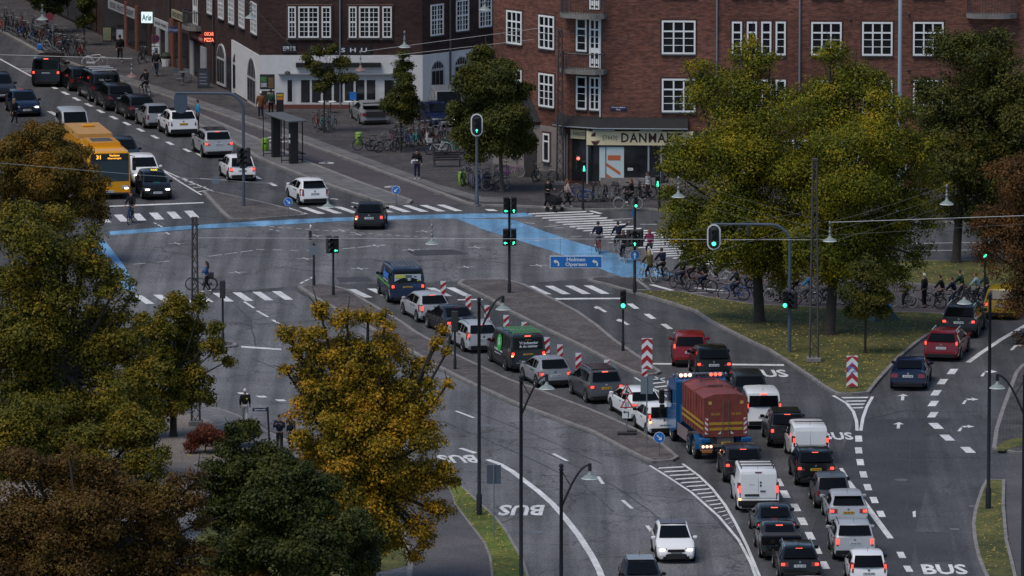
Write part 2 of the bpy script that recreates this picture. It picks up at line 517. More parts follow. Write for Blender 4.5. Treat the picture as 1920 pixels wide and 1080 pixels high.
tag(m.build("road_resurfaced", ASPH_PALE), kind="structure")
m = MB()
m.sheet(px([(1600, 790), (1720, 785), (1735, 830), (1740, 900), (1715, 1000), (1705, 1100), (1480, 1100), (1560, 900)]), 0.004)
tag(m.build("road_patch", ASPH_DARK), kind="structure")
m = MB()
for (a, b, r) in ((1002, 998, 0.42), (909, 798, 0.42), (508, 566, 0.35), (1075, 587, 0.3), (715, 445, 0.35), (1690, 900, .3)):
 c = P(a, b)
 m.lathe([(r, 0.006), (r, 0.012), (r * .85, 0.013)], 20, (c.x, c.y, 0))
tag(m.build("manhole_lids", mat("cast_iron", (0.11, 0.11, 0.115), 0.5, var=0.4, vscale=6)), kind="structure")
def raised(name, top_mat, pts, h=0.12, kerb=0.22, kind="structure", extra=None):
 """a raised island or pavement: a ring of kerb stones round a paved top"""
 w = px(pts)
 inner = offset_poly(w, kerb)
 m = MB()
 m.prism(w, 0.0, h - 0.012, 0, bottom=False)
 m.sheet(inner, h, 1)
 n = len(w)
 vs = [(p[0], p[1], h - 0.012) for p in w] + [(p[0], p[1], h) for p in inner]
 tag(m.build(name, [KERB, top_mat]), kind=kind)
raised("traffic_island", COBBLE, [(558, 540), (590, 562), (655, 597), (740, 645), (822, 692), (880, 721), (960, 757), (1040, 787), (1106, 811), (1165, 843), (1200, 860), (1222, 869), (1262, 866), (1273, 860), (1240, 832), (1190, 806), (1150, 788), (1110, 771), (1060, 752), (1010, 733), (955, 714), (855, 667), (780, 624), (755, 606), (690, 568), (655, 547), (625, 538), (600, 536)], 0.13)
raised("traffic_island", COBBLE, [(857, 534), (880, 545), (920, 565), (955, 587), (1022, 620), (1085, 650), (1135, 676), (1185, 700), (1205, 706), (1232, 704), (1240, 700), (1222, 687), (1185, 661), (1155, 641), (1122, 613), (1085, 587), (1045, 566), (1010, 550), (985, 536), (950, 527), (865, 527)], 0.13)
raised("traffic_island", COBBLE, [(380, 363), (388, 359), (480, 379), (527, 390), (570, 402), (572, 406), (480, 413), (430, 414), (412, 398)], 0.13)
raised("traffic_island", FLAGS, [(330, 203), (345, 203), (420, 235), (480, 260), (580, 306), (680, 345), (755, 371), (774, 378), (768, 384), (720, 384), (655, 363), (580, 338), (480, 298), (430, 266), (380, 241), (338, 221)], 0.13, 0.3)
raised("traffic_island", COBBLE, [(398, 646), (420, 642), (444, 646), (444, 651), (420, 654), (398, 653)], 0.12)
raised("pavement", SETTS, [(1101, 527), (1112, 522), (1192, 523), (1222, 546), (1180, 548), (1135, 535)], 0.11)
raised("pavement", SETTS, [(-700, -120), (-120, 12), (0, 60), (81, 105), (130, 120), (215, 150), (300, 179), (400, 212), (480, 240), (567, 270), (655, 302), (730, 330), (817, 362), (870, 382), (905, 387), (960, 388), (1100, 395), (1215, 394), (1300, 402), (1420, 411), (1700, 418), (2300, 425), (3600, 300), (3600, -330), (-700, -330)], 0.12, 0.3)
m = MB(); z = 0.126
m.sheet(px([(215, 137), (300, 163), (400, 196), (480, 222), (567, 252), (655, 284), (730, 311), (820, 345), (905, 369), (960, 371), (960, 378), (905, 379), (830, 358), (730, 322), (655, 295), (567, 263), (480, 233), (400, 206), (300, 173), (215, 145)], z), z)
tag(m.build("footpath", FLAGS), kind="structure")
m = MB()
m.sheet(px([(81, 107), (215, 152), (300, 181), (400, 214), (567, 272), (655, 304), (730, 332), (817, 364), (868, 384), (800, 386), (774, 379), (755, 371), (680, 345), (580, 306), (480, 260), (420, 235), (345, 203), (250, 165), (120, 122)]), 0.006)
m.sheet(px([(1222, 532), (1265, 519), (1330, 505), (1640, 530), (1800, 540), (2100, 560), (2100, 610), (1775, 600), (1760, 591), (1670, 587), (1517, 578), (1412, 574), (1330, 561), (1279, 550), (1226, 548)]), 0.006)
tag(m.build("cycle_track", CYCLE), kind="structure")
raised("lawn", GRASS, [(1177, 548), (1230, 563), (1300, 585), (1330, 605), (1365, 623), (1405, 643), (1440, 659), (1477, 683), (1515, 708), (1540, 726), (1560, 738), (1572, 742), (1597, 742), (1630, 739), (1647, 718), (1665, 698), (1690, 671), (1720, 646), (1740, 632), (1765, 619), (1785, 606), (1771, 591), (1670, 587), (1517, 578), (1412, 574), (1330, 561), (1279, 550), (1226, 548)], 0.14, 0.2)
raised("lawn", GRASS, [(1330, 506), (1480, 497), (1640, 492), (2100, 488), (2100, 560), (1800, 540), (1640, 530)], 0.12, 0.2)
raised("verge", GRASS_LUSH, [(827, 890), (870, 917), (905, 950), (930, 972), (950, 997), (970, 1032), (982, 1052), (1000, 1110), (920, 1110), (919, 1080), (915, 1047), (905, 1022), (890, 1002), (867, 972), (850, 950), (845, 935)], 0.12, 0.14)
raised("verge", GRASS, [(1848, 903), (1885, 903), (1884, 952), (1887, 985), (1890, 1017), (1900, 1055), (1912, 1110), (1860, 1110), (1842, 1072), (1832, 1047), (1825, 1015), (1822, 985), (1826, 960), (1832, 940), (1840, 917)], 0.12, 0.16)
raised("pavement", SETTS, [(1860, 843), (1865, 808), (1877, 770), (1890, 735), (1902, 702), (1915, 687), (1990, 650), (2100, 640), (2100, 850), (1902, 851)], 0.12, 0.2)
m = MB(); m.sheet(px([(1887, 852), (2200, 852), (2200, 1120), (1914, 1120), (1902, 1055), (1892, 1017), (1889, 985), (1887, 952)]), 0.01)
m.sheet(px([(735, 905), (827, 890), (848, 935), (852, 950), (868, 972), (891, 1002), (906, 1022), (916, 1047), (920, 1080), (921, 1115), (770, 1115), (775, 1060)]), 0.125)
tag(m.build("footpath", PATHM), kind="structure")
m = MB(); m.sheet(px([(1868, 845), (1872, 836), (1880, 828), (1900, 822), (1930, 818), (1930, 832), (1900, 838), (1882, 846)], .125), 0.125)
tag(m.build("grass", GRASS), kind="structure")
raised("pavement", FLAGS, [(-300, 690), (200, 735), (390, 765), (425, 773), (462, 787), (502, 811), (560, 838), (640, 853), (740, 868), (827, 890), (735, 905), (775, 1060), (770, 1115), (-500, 1115)], 0.12, 0.25)
m = MB(); m.sheet(px([(-300, 715), (200, 748), (330, 770), (400, 790), (440, 830), (470, 850), (380, 905), (250, 1115), (-500, 1115)], .125), 0.128)
tag(m.build("gravel_path", SOIL), kind="structure")
m = MB(); m.sheet(px([(540, 905), (640, 880), (735, 905), (765, 1060), (700, 1075), (560, 1115), (300, 1115), (420, 930)], .125), 0.128)
tag(m.build("grass", GRASS), kind="structure")
m = MB()
m.sheet(px([(205, 434), (325, 425), (480, 415), (605, 409), (730, 405), (855, 401), (955, 400), (985, 399), (1002, 406), (960, 408), (855, 410), (730, 412), (630, 415.5), (480, 424.5), (375, 429), (207, 441)]), 0.009)
m.sheet(px([(855, 410), (962, 412), (1010, 430), (1082, 455), (1135, 470), (1202, 492), (1266, 516), (1178, 524), (1097, 494), (1035, 471), (960, 447), (905, 430)]), 0.0095)
m.sheet(px([(140, 445), (197, 452), (212, 471), (234, 500), (246, 524), (254, 545), (238, 546), (218, 520), (176, 470)]), 0.009)
tag(m.build("blue_cycle_lane", BLUE), kind="structure")
m = MB(); ZM = 0.014
def quad(*pts):
 m.sheet(px(pts), ZM)
def line(pts, w):
 """painted line w metres wide along pixels"""
 q = [Vector(P2(*p)) for p in pts]
 L, Rr = [], []
 for i, p in enumerate(q):
  a = q[max(0, i - 1)]; b = q[min(len(q) - 1, i + 1)]
  t = (b - a).normalized(); n = Vector((-t.y, t.x)) * w / 2
  L.append(p + n); Rr.append(p - n)
 vs = [(p.x, p.y, ZM) for p in Rr] + [(p.x, p.y, ZM) for p in L]; k = len(q)
 m.add(vs, [(i, i + 1, k + i + 1, k + i) for i in range(k - 1)])
def dash(cx, cy, w, h, sh=0.0):
 quad((cx - w / 2 - sh / 2, cy - h / 2), (cx + w / 2 - sh / 2, cy - h / 2), (cx + w / 2 + sh / 2, cy + h / 2), (cx - w / 2 + sh / 2, cy + h / 2))
for i in range(-1, 5):
 x = 246 + i * 33.0; y = 403 - i * 1.8
 quad((x - 33, y), (x - 17, y - .6), (x - 4, y + 12.4), (x - 20, y + 13))
for i in range(12):
 x = 496 + i * 32.2; y = 391.5 - i * 0.62
 if i == 0 or i == 11: continue
 quad((x, y - 1), (x + 14.5, y - 1.3), (x + 50, y + 10.6), (x + 35, y + 11))
quad((908, 392.5), (925, 392.5), (934, 396), (916, 396))
for i in range(25):
 x = 989 + i * 12.9; y = 401.3 + i * 3.95
 quad((x, y + 1.2), (x + 3.5, y - 0.9), (x + 112, y - 5.4), (x + 109, y - 3.0))
quad((1103, 396), (1110, 395.3), (1131, 400.5), (1122, 401.3))
for i in range(-2, 6):
 x = 324 + i * 37.2; y = 551 - i * 1.1
 quad((x, y + 1), (x + 16, y + 0.8), (x + 40, y + 16.8), (x + 24, y + 17))
for x, y in ((650, 542.5), (688, 541.5), (725, 541), (762, 540.5), (799, 540), (836, 539.5), (985, 536.5), (1021, 536.3), (1059, 536), (1094, 535.6)):
 quad((x, y), (x + 16, y), (x + 49, y + 15.5), (x + 33, y + 15.8))
for a in (((482, 583), (503, 595)), ((511, 600), (523, 607)), ((458, 566), (476, 578))):
 line(a, 0.16)
quad((452, 649), (527, 654), (527, 657), (452, 652))
for a, b in ((490, 744), (526, 751), (455, 738), (560, 761)):
 quad((a - 11, b - 1.5), (a + 6, b - 1.5), (a + 12, b + 1.7), (a - 4, b + 1.7))
for a in (((855, 771), (889, 784)), ((1037, 851), (1064, 865)), ((1121, 894), (1131, 908)), ((1167, 938), (1185, 954)), ((1213, 986), (1222, 997)), ((700, 713), (735, 727))):
 line(a, 0.17)
quad((859, 841), (868, 840.5), (896, 849), (888, 851))
line([(914, 862), (936, 870), (960, 884), (985, 903), (1010, 922), (1035, 944), (1060, 972), (1085, 1004), (1110, 1043), (1123, 1068), (1134, 1100)], 0.30)
line([(1218, 873), (1247, 891), (1297, 924), (1347, 968), (1385, 1013), (1407, 1054), (1424, 1100)], 0.14)
line([(1280, 870), (1310, 892), (1335, 916), (1360, 948), (1380, 983), (1400, 1023), (1432, 1100)], 0.14)
LX = [(872, 1218), (891, 1247), (924, 1297), (968, 1347), (1013, 1385)]; RX = [(870, 1280), (892, 1310), (916, 1335), (948, 1360), (983, 1380), (1023, 1400)]
def interp(tab, y):
 for (y0, x0), (y1, x1) in zip(tab, tab[1:]):
  if y <= y1: return x0 + (x1 - x0) * (y - y0) / (y1 - y0)
 return tab[-1][1]
for i in range(17):
 y = 877 + i * 6.9
 xl = interp(LX, y + 2) + 4; xr = interp(RX, y - 1) - 3
 if xr - xl > 5:
  quad((xl, y + 2.4), (xl + 4, y), (xr, y - 2.6), (xr - 4, y - .2))
for a, b in ((1786, 697), (1767, 716), (1755, 737), (1750, 757), (1749, 778)):
 dash(a, b, 15, 10, -7)
for a, b in ((1755, 799), (1776, 821), (1815, 844)):
 dash(a, b, 18, 11, 12)
for i, (a, b) in enumerate(((1610, 823), (1610, 845), (1613, 867), (1619, 890), (1627, 914), (1639, 938), (1652, 964), (1690, 1041), (1703, 1067))):
 dash(a, b, 13, 11.5, 1 + i * .7)
for a, b in ((1460, 905), (1472, 927), (1492, 952), (1505, 978), (1519, 1005), (1532, 1032), (1546, 1060)):
 dash(a, b, 14, 14, 7)
quad((1584, 902), (1595, 902), (1676, 1010), (1664, 1010)); quad((1573, 878), (1580, 878), (1590, 894), (1583, 894))
quad((1711, 960), (1717, 958), (1717, 970), (1712, 970))
line([(1990, 575), (1920, 612), (1880, 635), (1838, 663), (1815, 680)], 0.28)
quad((1480, 816), (1486, 812), (1494, 826), (1487, 828))
quad((1405, 735), (1411, 732), (1420, 747), (1412, 749))
quad((1040, 559.4), (1166, 558.6), (1166, 561.2), (1040, 562.2)); quad((1224, 681), (1470, 683.4), (1470, 686.4), (1224, 683.8))
quad((205, 386), (382, 379.3), (382, 381.4), (205, 388.4)); quad((858, 561.5), (905, 561), (905, 563), (858, 563.5))
for a, b in ((1187, 574.5), (1218.5, 593.5), (1250, 612.5), (1274, 628.5), (1297, 643)):
 quad((a - 12, b - 4.5), (a - 1, b - 4.9), (a + 12, b + 4.4), (a + 2, b + 5))
def arrow(cx, cy, s=1.0, kind="up"):
 """lane arrow in pixels round (cx, cy)"""
 if kind == "up":
  quad((cx - 3 * s, cy + 6 * s), (cx - 2 * s, cy - 2 * s), (cx + 4 * s, cy - 2 * s), (cx + 3 * s, cy + 6 * s))
  quad((cx - 10 * s, cy - 2 * s), (cx + 2 * s, cy - 6 * s), (cx + 11 * s, cy - 2 * s))
 elif kind == "right":
  quad((cx - 17 * s, cy + 6 * s), (cx - 10 * s, cy - 3 * s), (cx - 6 * s, cy - 3 * s), (cx - 11 * s, cy + 6 * s))
  quad((cx - 12 * s, cy - 0.9 * s), (cx - 9 * s, cy - 4 * s), (cx + 3 * s, cy - 4 * s), (cx + 3 * s, cy - 1.8 * s))
  quad((cx + 3 * s, cy - 0.2 * s), (cx + 2 * s, cy - 6 * s), (cx + 15 * s, cy - 2.6 * s))
 else:
  quad((cx + 7 * s, cy + 6 * s), (cx - 5 * s, cy - 1 * s), (cx, cy - 2.4 * s), (cx + 13 * s, cy + 5 * s))
  quad((cx - 13 * s, cy - 3 * s), (cx - 8 * s, cy - 6 * s), (cx + 3 * s, cy - 2.6 * s), (cx - 7 * s, cy - .4 * s))
for a, b in ((1692, 745), (1684, 798)): arrow(a, b, 1.0)
for a, b in ((1855, 700), (1820, 752), (1812, 803)): arrow(a, b, 1.0, "right")
quad((1893, 657), (1902, 648), (1925, 646), (1925, 648.5), (1906, 650), (1899, 657))
for a, b in ((1126, 580), (1168, 604)): arrow(a, b, 1.0, "left")
line([(1562, 742), (1588, 757), (1600, 772), (1606, 790), (1607, 808)], 0.16); line([(1636, 744), (1625, 764), (1618, 784), (1614, 808)], 0.16)
for i, (a, b, y) in enumerate(((1577, 1629, 745), (1584, 1625, 751.5), (1591, 1622, 757.5), (1597, 1620, 764))):
 quad((a, y), (b, y - .6), (b - 3, y + 2), (a + 4, y + 2.4))
line([(1190, 708), (1216, 724), (1246, 741), (1262, 752)], 0.12); line([(1228, 707), (1248, 716), (1268, 726)], 0.12)
for a, b, y in ((1222, 1246, 710), (1222, 1252, 717), (1226, 1258, 724), (1232, 1262, 731)):
 quad((a, y + 1.5), (b, y - 1.5), (b + 2, y), (a + 3, y + 3.4))
for a, b in ((122, 175), (143, 186), (166, 197), (188, 209), (213, 221), (237, 232), (263, 244), (290, 257), (318, 269), (350, 282), (482, 333), (511, 346), (375, 291), (100, 164)):
 quad((a - 9, b - 2.8), (a - 1, b - 3), (a + 10, b + 2.8), (a + 2, b + 3.2))
line([(300, 317), (340, 343), (378, 366)], 0.13); line([(90, 209), (130, 230), (300, 317), (345, 337), (405, 361)], 0.13)
line([(95, 209), (112, 218)], 0.11)
for a in ((338, 331, 352, 337), (346, 337, 362, 340.5), (354, 343, 372, 346), (362, 349, 386, 350.5), (371, 357, 396, 356)):
 line([(a[0], a[1] + 3), (a[2], a[3])], 0.18)
line([(-80, 75), (0, 111), (60, 144)], 0.16)
for k in range(3):
 line([(38 + k * 5, 129 + k * 3), (62 + k * 4, 130 + k * 3)], 0.15)
line([(375, 335), (430, 338), (480, 343)], 0.1); line([(660, 380), (675, 383)], 0.2); line([(680, 389), (705, 390)], 0.3)
line([(620, 373), (634, 374)], 0.2)
def dots(a, b, n, w=0.1, f=0.5):
 for i in range(n):
  t0 = i / n; t1 = (i + f) / n
  line([(a[0] + (b[0] - a[0]) * t0, a[1] + (b[1] - a[1]) * t0), (a[0] + (b[0] - a[0]) * t1, a[1] + (b[1] - a[1]) * t1)], w)
dots((488, 424), (860, 450), 22, 0.1, .55); dots((392, 481), (480, 469), 3, .1, .8); dots((480, 468), (640, 472), 5); dots((642, 467), (728, 459), 3, .1, .85)
dots((250, 496), (340, 488), 2, .1, .5); dots((505, 430), (530, 435), 2, .12); dots((563, 532), (590, 518), 3, .14, .7); dots((1000, 452), (1140, 438), 4, .08, .6); dots((985, 418), (1120, 430), 3, .1, .4)
dots((905, 449), (955, 448), 2, .08, .8); dots((1020, 425), (1062, 425), 1); dots((1140, 455), (1240, 458), 2, .2, .5); dots((1040, 428), (1096, 426), 2, .1, .6)
dots((1200, 421), (1235, 421), 1, .15, .9); dots((1150, 412), (1190, 410), 1, .15, .9)
for a, b in ((771, 469), (894, 464), (874, 501), (675, 504), (796, 434), (672, 440), (332, 457), (445, 511), (573, 485), (1010, 498), (705, 461), (592, 442), (640, 432)):
 line([(a - 17, b + .5), (a + 16, b - .5)], 0.08); line([(a - 5, b - 2), (a + 5, b + 2)], 0.08)
for a in (289, 296, 300):
 line([(a, 418 + (a - 289) * .5), (a + 4, 420.5 + (a - 289) * .5)], .12)
line([(311, 436), (318, 440)], .12)
line([(1221, 534), (1261, 545)], 0.3); line([(1302, 540), (1356, 545.5)], 0.3); line([(1266, 549.5), (1412, 549.5)], 0.12)
line([(1700, 457), (1800, 455.5), (1990, 453)], 0.12); line([(1690, 471), (1830, 469), (1990, 467)], 0.12)
for a, b in ((495, 264), (516, 258), (540, 266), (612, 306), (735, 351)):
 line([(a - 12, b), (a + 12, b + 1.5)], 0.09); line([(a - 7, b - 2.4), (a + 9, b - 1.5)], 0.09)
 for dx in (-8, 8):
  c = P(a + dx, b); q = [(c.x + .22 * math.cos(t * PI / 4), c.y + .3 * math.sin(t * PI / 4)) for t in range(8)]
  m.sheet(q, ZM)
line([(542, 270), (558, 270)], .2); line([(847, 1058), (855, 1058)], .12)
def ground_word(txt, cx, cy, wpx, hpx, flip=False, shear=0.0):
 c = Vector(P2(cx, cy)); u = (Vector(P2(cx + wpx / 2, cy)) - Vector(P2(cx - wpx / 2, cy)))
 v = (Vector(P2(cx - shear / 2, cy - hpx / 2)) - Vector(P2(cx + shear / 2, cy + hpx / 2)))
 if flip: u, v = -u, -v
 m.text_ground(txt, c, u, v, ZM + 0.001)
ground_word("BUS", 1441, 700.5, 70, 14, shear=9)
ground_word("BUS", 1570, 818, 58, 14, shear=6)
ground_word("BUS", 1771, 1068, 84, 19, shear=7)
ground_word("BUS", 977, 957, 84, 20, True, shear=-6)
ground_word("BUS", 858, 861, 72, 15, True, shear=14)
tag(m.build("road_markings", WHITE), kind="structure")
m = MB(); TAR = mat("tar_seam", (0.042, 0.042, 0.045), 0.7, var=.4, vscale=2)
def seam(pts, w=.07):
 out = []
 for (a, b), (c, d) in zip(pts, pts[1:]):
  for i in range(6): t = i / 6; out.append((a + (c - a) * t + rng.uniform(-1.5, 1.5), b + (d - b) * t + rng.uniform(-.4, .4)))
 out.append(pts[-1]); q = [Vector(P2(*p)) for p in out]; L, Rr = [], []
 for i, p in enumerate(q):
  t = (q[min(len(q) - 1, i + 1)] - q[max(0, i - 1)]).normalized(); n = Vector((-t.y, t.x)) * w / 2 * rng.uniform(.5, 1.3); L.append(p + n); Rr.append(p - n)
 k = len(q); m.add([(p.x, p.y, .0105) for p in Rr] + [(p.x, p.y, .0105) for p in L], [(i, i + 1, k + i + 1, k + i) for i in range(k - 1)])
for p in ([(1000, 840), (1095, 880), (1180, 930), (1240, 975), (1262, 1040)], [(1010, 892), (1180, 893), (1260, 870)], [(1140, 922), (1300, 937)], [(830, 790), (960, 845), (1090, 905), (1150, 960)], [(470, 672), (540, 700)], [(880, 1000), (1000, 960), (1120, 925)], [(430, 560), (470, 600), (480, 650)], [(700, 490), (870, 485), (1000, 500)], [(640, 450), (760, 460), (960, 470), (1060, 500)], [(300, 470), (520, 500), (680, 520)], [(1570, 860), (1700, 858), (1840, 859)], [(1610, 790), (1705, 768), (1706, 905), (1695, 990)], [(1712, 998), (1778, 999), (1785, 1060)], [(1120, 560), (1200, 600), (1330, 660)], [(520, 320), (640, 372)], [(200, 240), (330, 300), (470, 360)], [(60, 190), (250, 290)], [(860, 760), (1000, 815), (1130, 870)]): seam(p)
tag(m.build("road_seams", TAR), kind="structure")
m = MB()
for p in ([(1712, 1000), (1778, 999), (1786, 1052), (1722, 1056)], [(1560, 960), (1600, 958), (1612, 1000), (1566, 1004)], [(630, 520), (690, 519), (700, 528), (636, 529)], [(760, 470), (850, 468), (880, 477), (780, 480)], [(1130, 436), (1160, 434), (1185, 441), (1150, 443)], [(500, 350), (540, 352), (552, 360), (515, 359)]): m.sheet(px(p), .0085)
tag(m.build("road_patch", ASPH_DARK), kind="structure")
m = MB()
for a, b in ((1790, 993), (968, 1049), (903, 962), (1155, 838), (1325, 598), (820, 365), (612, 303), (1695, 662), (1826, 950)): c = P(a, b); m.box((c.x, c.y, .012), (.42, .5, .02))
tag(m.build("drain_grates", MATS["cast_iron"]), kind="structure")
m = MB()
def litter(poly, n, z, smin=0.03, smax=0.065):
 w = px(poly)
 tr = tessellate_polygon([[Vector((p[0], p[1], 0)) for p in w]])
 ars = [abs((w[b][0] - w[a][0]) * (w[c][1] - w[a][1]) - (w[c][0] - w[a][0]) * (w[b][1] - w[a][1])) for a, b, c in tr]
 for _ in range(n):
  a, b, c = rng.choices(tr, ars)[0]
  r1, r2 = math.sqrt(rng.random()), rng.random()
  x = w[a][0] * (1 - r1) + w[b][0] * r1 * (1 - r2) + w[c][0] * r1 * r2
  y = w[a][1] * (1 - r1) + w[b][1] * r1 * (1 - r2) + w[c][1] * r1 * r2
  s = rng.uniform(smin, smax); t = rng.uniform(0, 6.28)
  d = Vector((math.cos(t), math.sin(t), rng.uniform(-.1, .6))) * s; e = Vector((-math.sin(t), math.cos(t), rng.uniform(-.1, .6))) * s * .6
  p = Vector((x, y, z + .03))
  m.add([p - d, p - e, p + d, p + e], [(0, 1, 2, 3)])
litter([(1195, 552), (1330, 604), (1470, 672), (1560, 735), (1630, 736), (1700, 660), (1770, 600), (1670, 588), (1412, 575), (1290, 552)], 2600, 0.14)
litter([(1340, 515), (1640, 500), (1950, 495), (1950, 550), (1650, 528)], 500, 0.12)
litter([(848, 940), (870, 920), (930, 975), (985, 1075), (925, 1080), (905, 1020)], 240, 0.12, .03, .08)
litter([(1835, 960), (1880, 910), (1886, 985), (1900, 1075), (1850, 1075)], 160, 0.12, .03, .07)
litter([(330, 780), (440, 830), (380, 900), (300, 860)], 150, 0.13, .03, .07)
tag(m.build("fallen_leaves", leaf_mat("leaf_litter", [(0.12, 0.08, 0.02), (0.26, 0.20, 0.06), (0.40, 0.33, 0.12), (0.20, 0.12, 0.04)])), kind="stuff")
# ------------------------------------------------------------------ buildings
BRICK_R = brick_mat("brick_red", (0.205, 0.080, 0.055), (0.088, 0.038, 0.030), (0.08, 0.055, 0.048))
BRICK_D = brick_mat("brick_dark", (0.066, 0.034, 0.030), (0.036, 0.021, 0.021), (0.036, 0.028, 0.028))
RENDER_W = mat("white_render", (0.60, 0.61, 0.62), 0.85, var=0.10, vscale=1.2)
RENDER_G = mat("grey_render", (0.20, 0.175, 0.165), 0.9, var=0.25, vscale=0.8)
STONE = mat("stone_surround", (0.19, 0.165, 0.14), 0.9, var=0.2, vscale=1.5)
WFRAME = mat("window_white", (0.74, 0.76, 0.76), 0.5)
PANE = mat("pane_glass", (0.012, 0.013, 0.016), 0.12, spec=0.5, var=0.8, vscale=0.45)
SHOPGLASS = mat("shop_glass", (0.020, 0.022, 0.026), 0.12, spec=0.5, var=0.9, vscale=0.6)
LEAD = mat("dark_sill", (0.045, 0.047, 0.052), 0.6)
ROOFT = mat("roof_tiles", (0.17, 0.07, 0.05), 0.85, var=0.3, vscale=2)
BLACK = mat("black_paint", (0.014, 0.014, 0.016), 0.45)
BLACKM = mat("matt_black", (0.022, 0.022, 0.025), 0.8)
CONC = mat("concrete", (0.17, 0.16, 0.15), 0.9, var=0.3, vscale=2)
IRON = mat("railing_iron", (0.05, 0.052, 0.058), 0.6)
PIPEG = mat("pipe_grey", (0.16, 0.19, 0.22), 0.5)
PIPEW = mat("pipe_white", (0.52, 0.55, 0.57), 0.5)
WHITEP = mat("white_paint", (0.72, 0.73, 0.73), 0.5)
CREAM = mat("cream_sign", (0.74, 0.64, 0.40), 0.6, var=0.08, vscale=2)
MAROON = mat("maroon_letters", (0.055, 0.012, 0.016), 0.6)
class Wall:
 """a facade plane through two ground pixels; s runs along it, z up, depth positive into the building"""
 def __init__(w, a, b):
  w.A, w.B = P(*a), P(*b)
  d = (w.B - w.A); w.L = d.length; w.t = d.normalized(); w.n = Vector((w.t.y, -w.t.x, 0))     # n points outwards
  w.rz = math.atan2(w.t.y, w.t.x)
  w.M = Matrix.Translation(w.A) @ Matrix.Rotation(w.rz, 4, 'Z')
 def at(w, px_, py_):
  d = ray(px_, py_); o = Vector((0, 0, CAM_H))
  t = (w.A - o).dot(w.n) / d.dot(w.n)
  q = o + d * t
  return ((q - w.A).dot(w.t), q.z)
 def rect(w, x0, y0, x1, y1):
  xm, ym = (x0 + x1) / 2, (y0 + y1) / 2
  return w.at(x0, ym)[0], w.at(xm, y1)[1], w.at(x1, ym)[0], w.at(xm, y0)[1]
 def loc(w, s, z, d=0.0):
  p = w.A + w.t * s - w.n * d
  return Vector((p.x, p.y, z))
_WIN = {}
SHADOW_GAP = mat('painted_shadow_gap', (.062, .026, .022), .9, var=.4, vscale=8)  # dark brick tone painted as a shadow gap, so flush windows look recessed
def window(wall, parent, x0, y0, x1, y1, cols=3, hb=((0.30, 0.09), (0.53, 0.035), (0.765, 0.035)), vb=0.09, dy=0.0, sill=True, fr=0.10, mull=None):
 s0, z0, s1, z1 = wall.rect(x0, y0, x1, y1)
 z0 += dy; z1 += dy
 ww, hh = round(s1 - s0, 1), round(z1 - z0, 1)
 key = (ww, hh, cols, hb, vb, fr, mull)
 if key not in _WIN:
  m = MB(); g = MB(); sl = MB()
  for c, d in (((-ww / 2 + fr / 2, 0), (fr, hh)), ((ww / 2 - fr / 2, 0), (fr, hh)), ((0, hh / 2 - fr / 2), (ww - 2 * fr, fr)), ((0, -hh / 2 + fr / 2), (ww - 2 * fr, fr))):
   m.box((c[0], -0.03, c[1]), (d[0], 0.06, d[1]))
  iw, ih = ww - 2 * fr, hh - 2 * fr
  for i in range(1, cols):
   t = vb if (mull is None or i in mull) else 0.035
   m.box((-iw / 2 + iw * i / cols, -0.025, 0), (t, 0.04, ih))
  for f, t in hb:
   m.box((0, -0.023, ih / 2 - ih * f), (iw, 0.032, t))
  g.box((0, -0.004, 0), (iw, 0.012, ih))
  sl.box((0, -0.06, -hh / 2 - 0.045), (ww + 0.08, 0.14, 0.07))
  for c, d in (((0, hh / 2 + .06), (ww + .24, .12)), ((-ww / 2 - .05, 0), (.10, hh)), ((ww / 2 + .05, 0), (.10, hh))): m.box((c[0], -.004, c[1]), (d[0], .012, d[1]), 1)  # dark surround behind the frame, a painted shadow line
  _WIN[key] = (m.mesh("window", [WFRAME, SHADOW_GAP]), g.mesh("pane", PANE), sl.mesh("sill", LEAD))
 a, b, c = _WIN[key]
 o = link("window", a, parent, wall.loc((s0 + s1) / 2, (z0 + z1) / 2, -0.004), wall.rz)
 link("pane", b, o)
 if sill: link("sill", c, o)
 return o
def plate_on(wall, name, m_, parent, x0, y0, x1, y1, proud=0.05, back=0.0, z0=None, z1=None):
 """a flat panel fixed to the facade, given by its picture corners"""
 a, b, c, d = wall.rect(x0, y0, x1, y1)
 if z0 is not None: b = z0
 if z1 is not None: d = z1
 q = MB(); q.box(((a + c) / 2, (back - proud) / 2, (b + d) / 2), (c - a, proud + back, d - b))
 o = q.build(name, m_, parent, loc=wall.A, rz=wall.rz)
 return o
def sign_text(wall, name, parent, txt, x0, y0, x1, y1, m_, proud, bold=0.02, spacing=1.0, fitw=True):
 a, b, c, d = wall.rect(x0, y0, x1, y1)
 q = MB(); q.text(txt, ((a + c) / 2, (b + d) / 2), d - b, -proud - 0.006, 0, None, bold, (c - a) if fitw else None, spacing)
 return q.build(name, m_, parent, loc=wall.A, rz=wall.rz)
def pipe(wall, parent, x, y0, y1, m_, r=0.05, off=0.1):
 s, za = wall.at(x, y0); _, zb = wall.at(x, y1)
 q = MB(); q.tube([(s, -off, za), (s, -off, zb)], r, 8)
 q.box((s, -off / 2, (za + zb) / 2), (0.04, off, 0.04))
 return q.build("downpipe", m_, parent, loc=wall.A, rz=wall.rz)
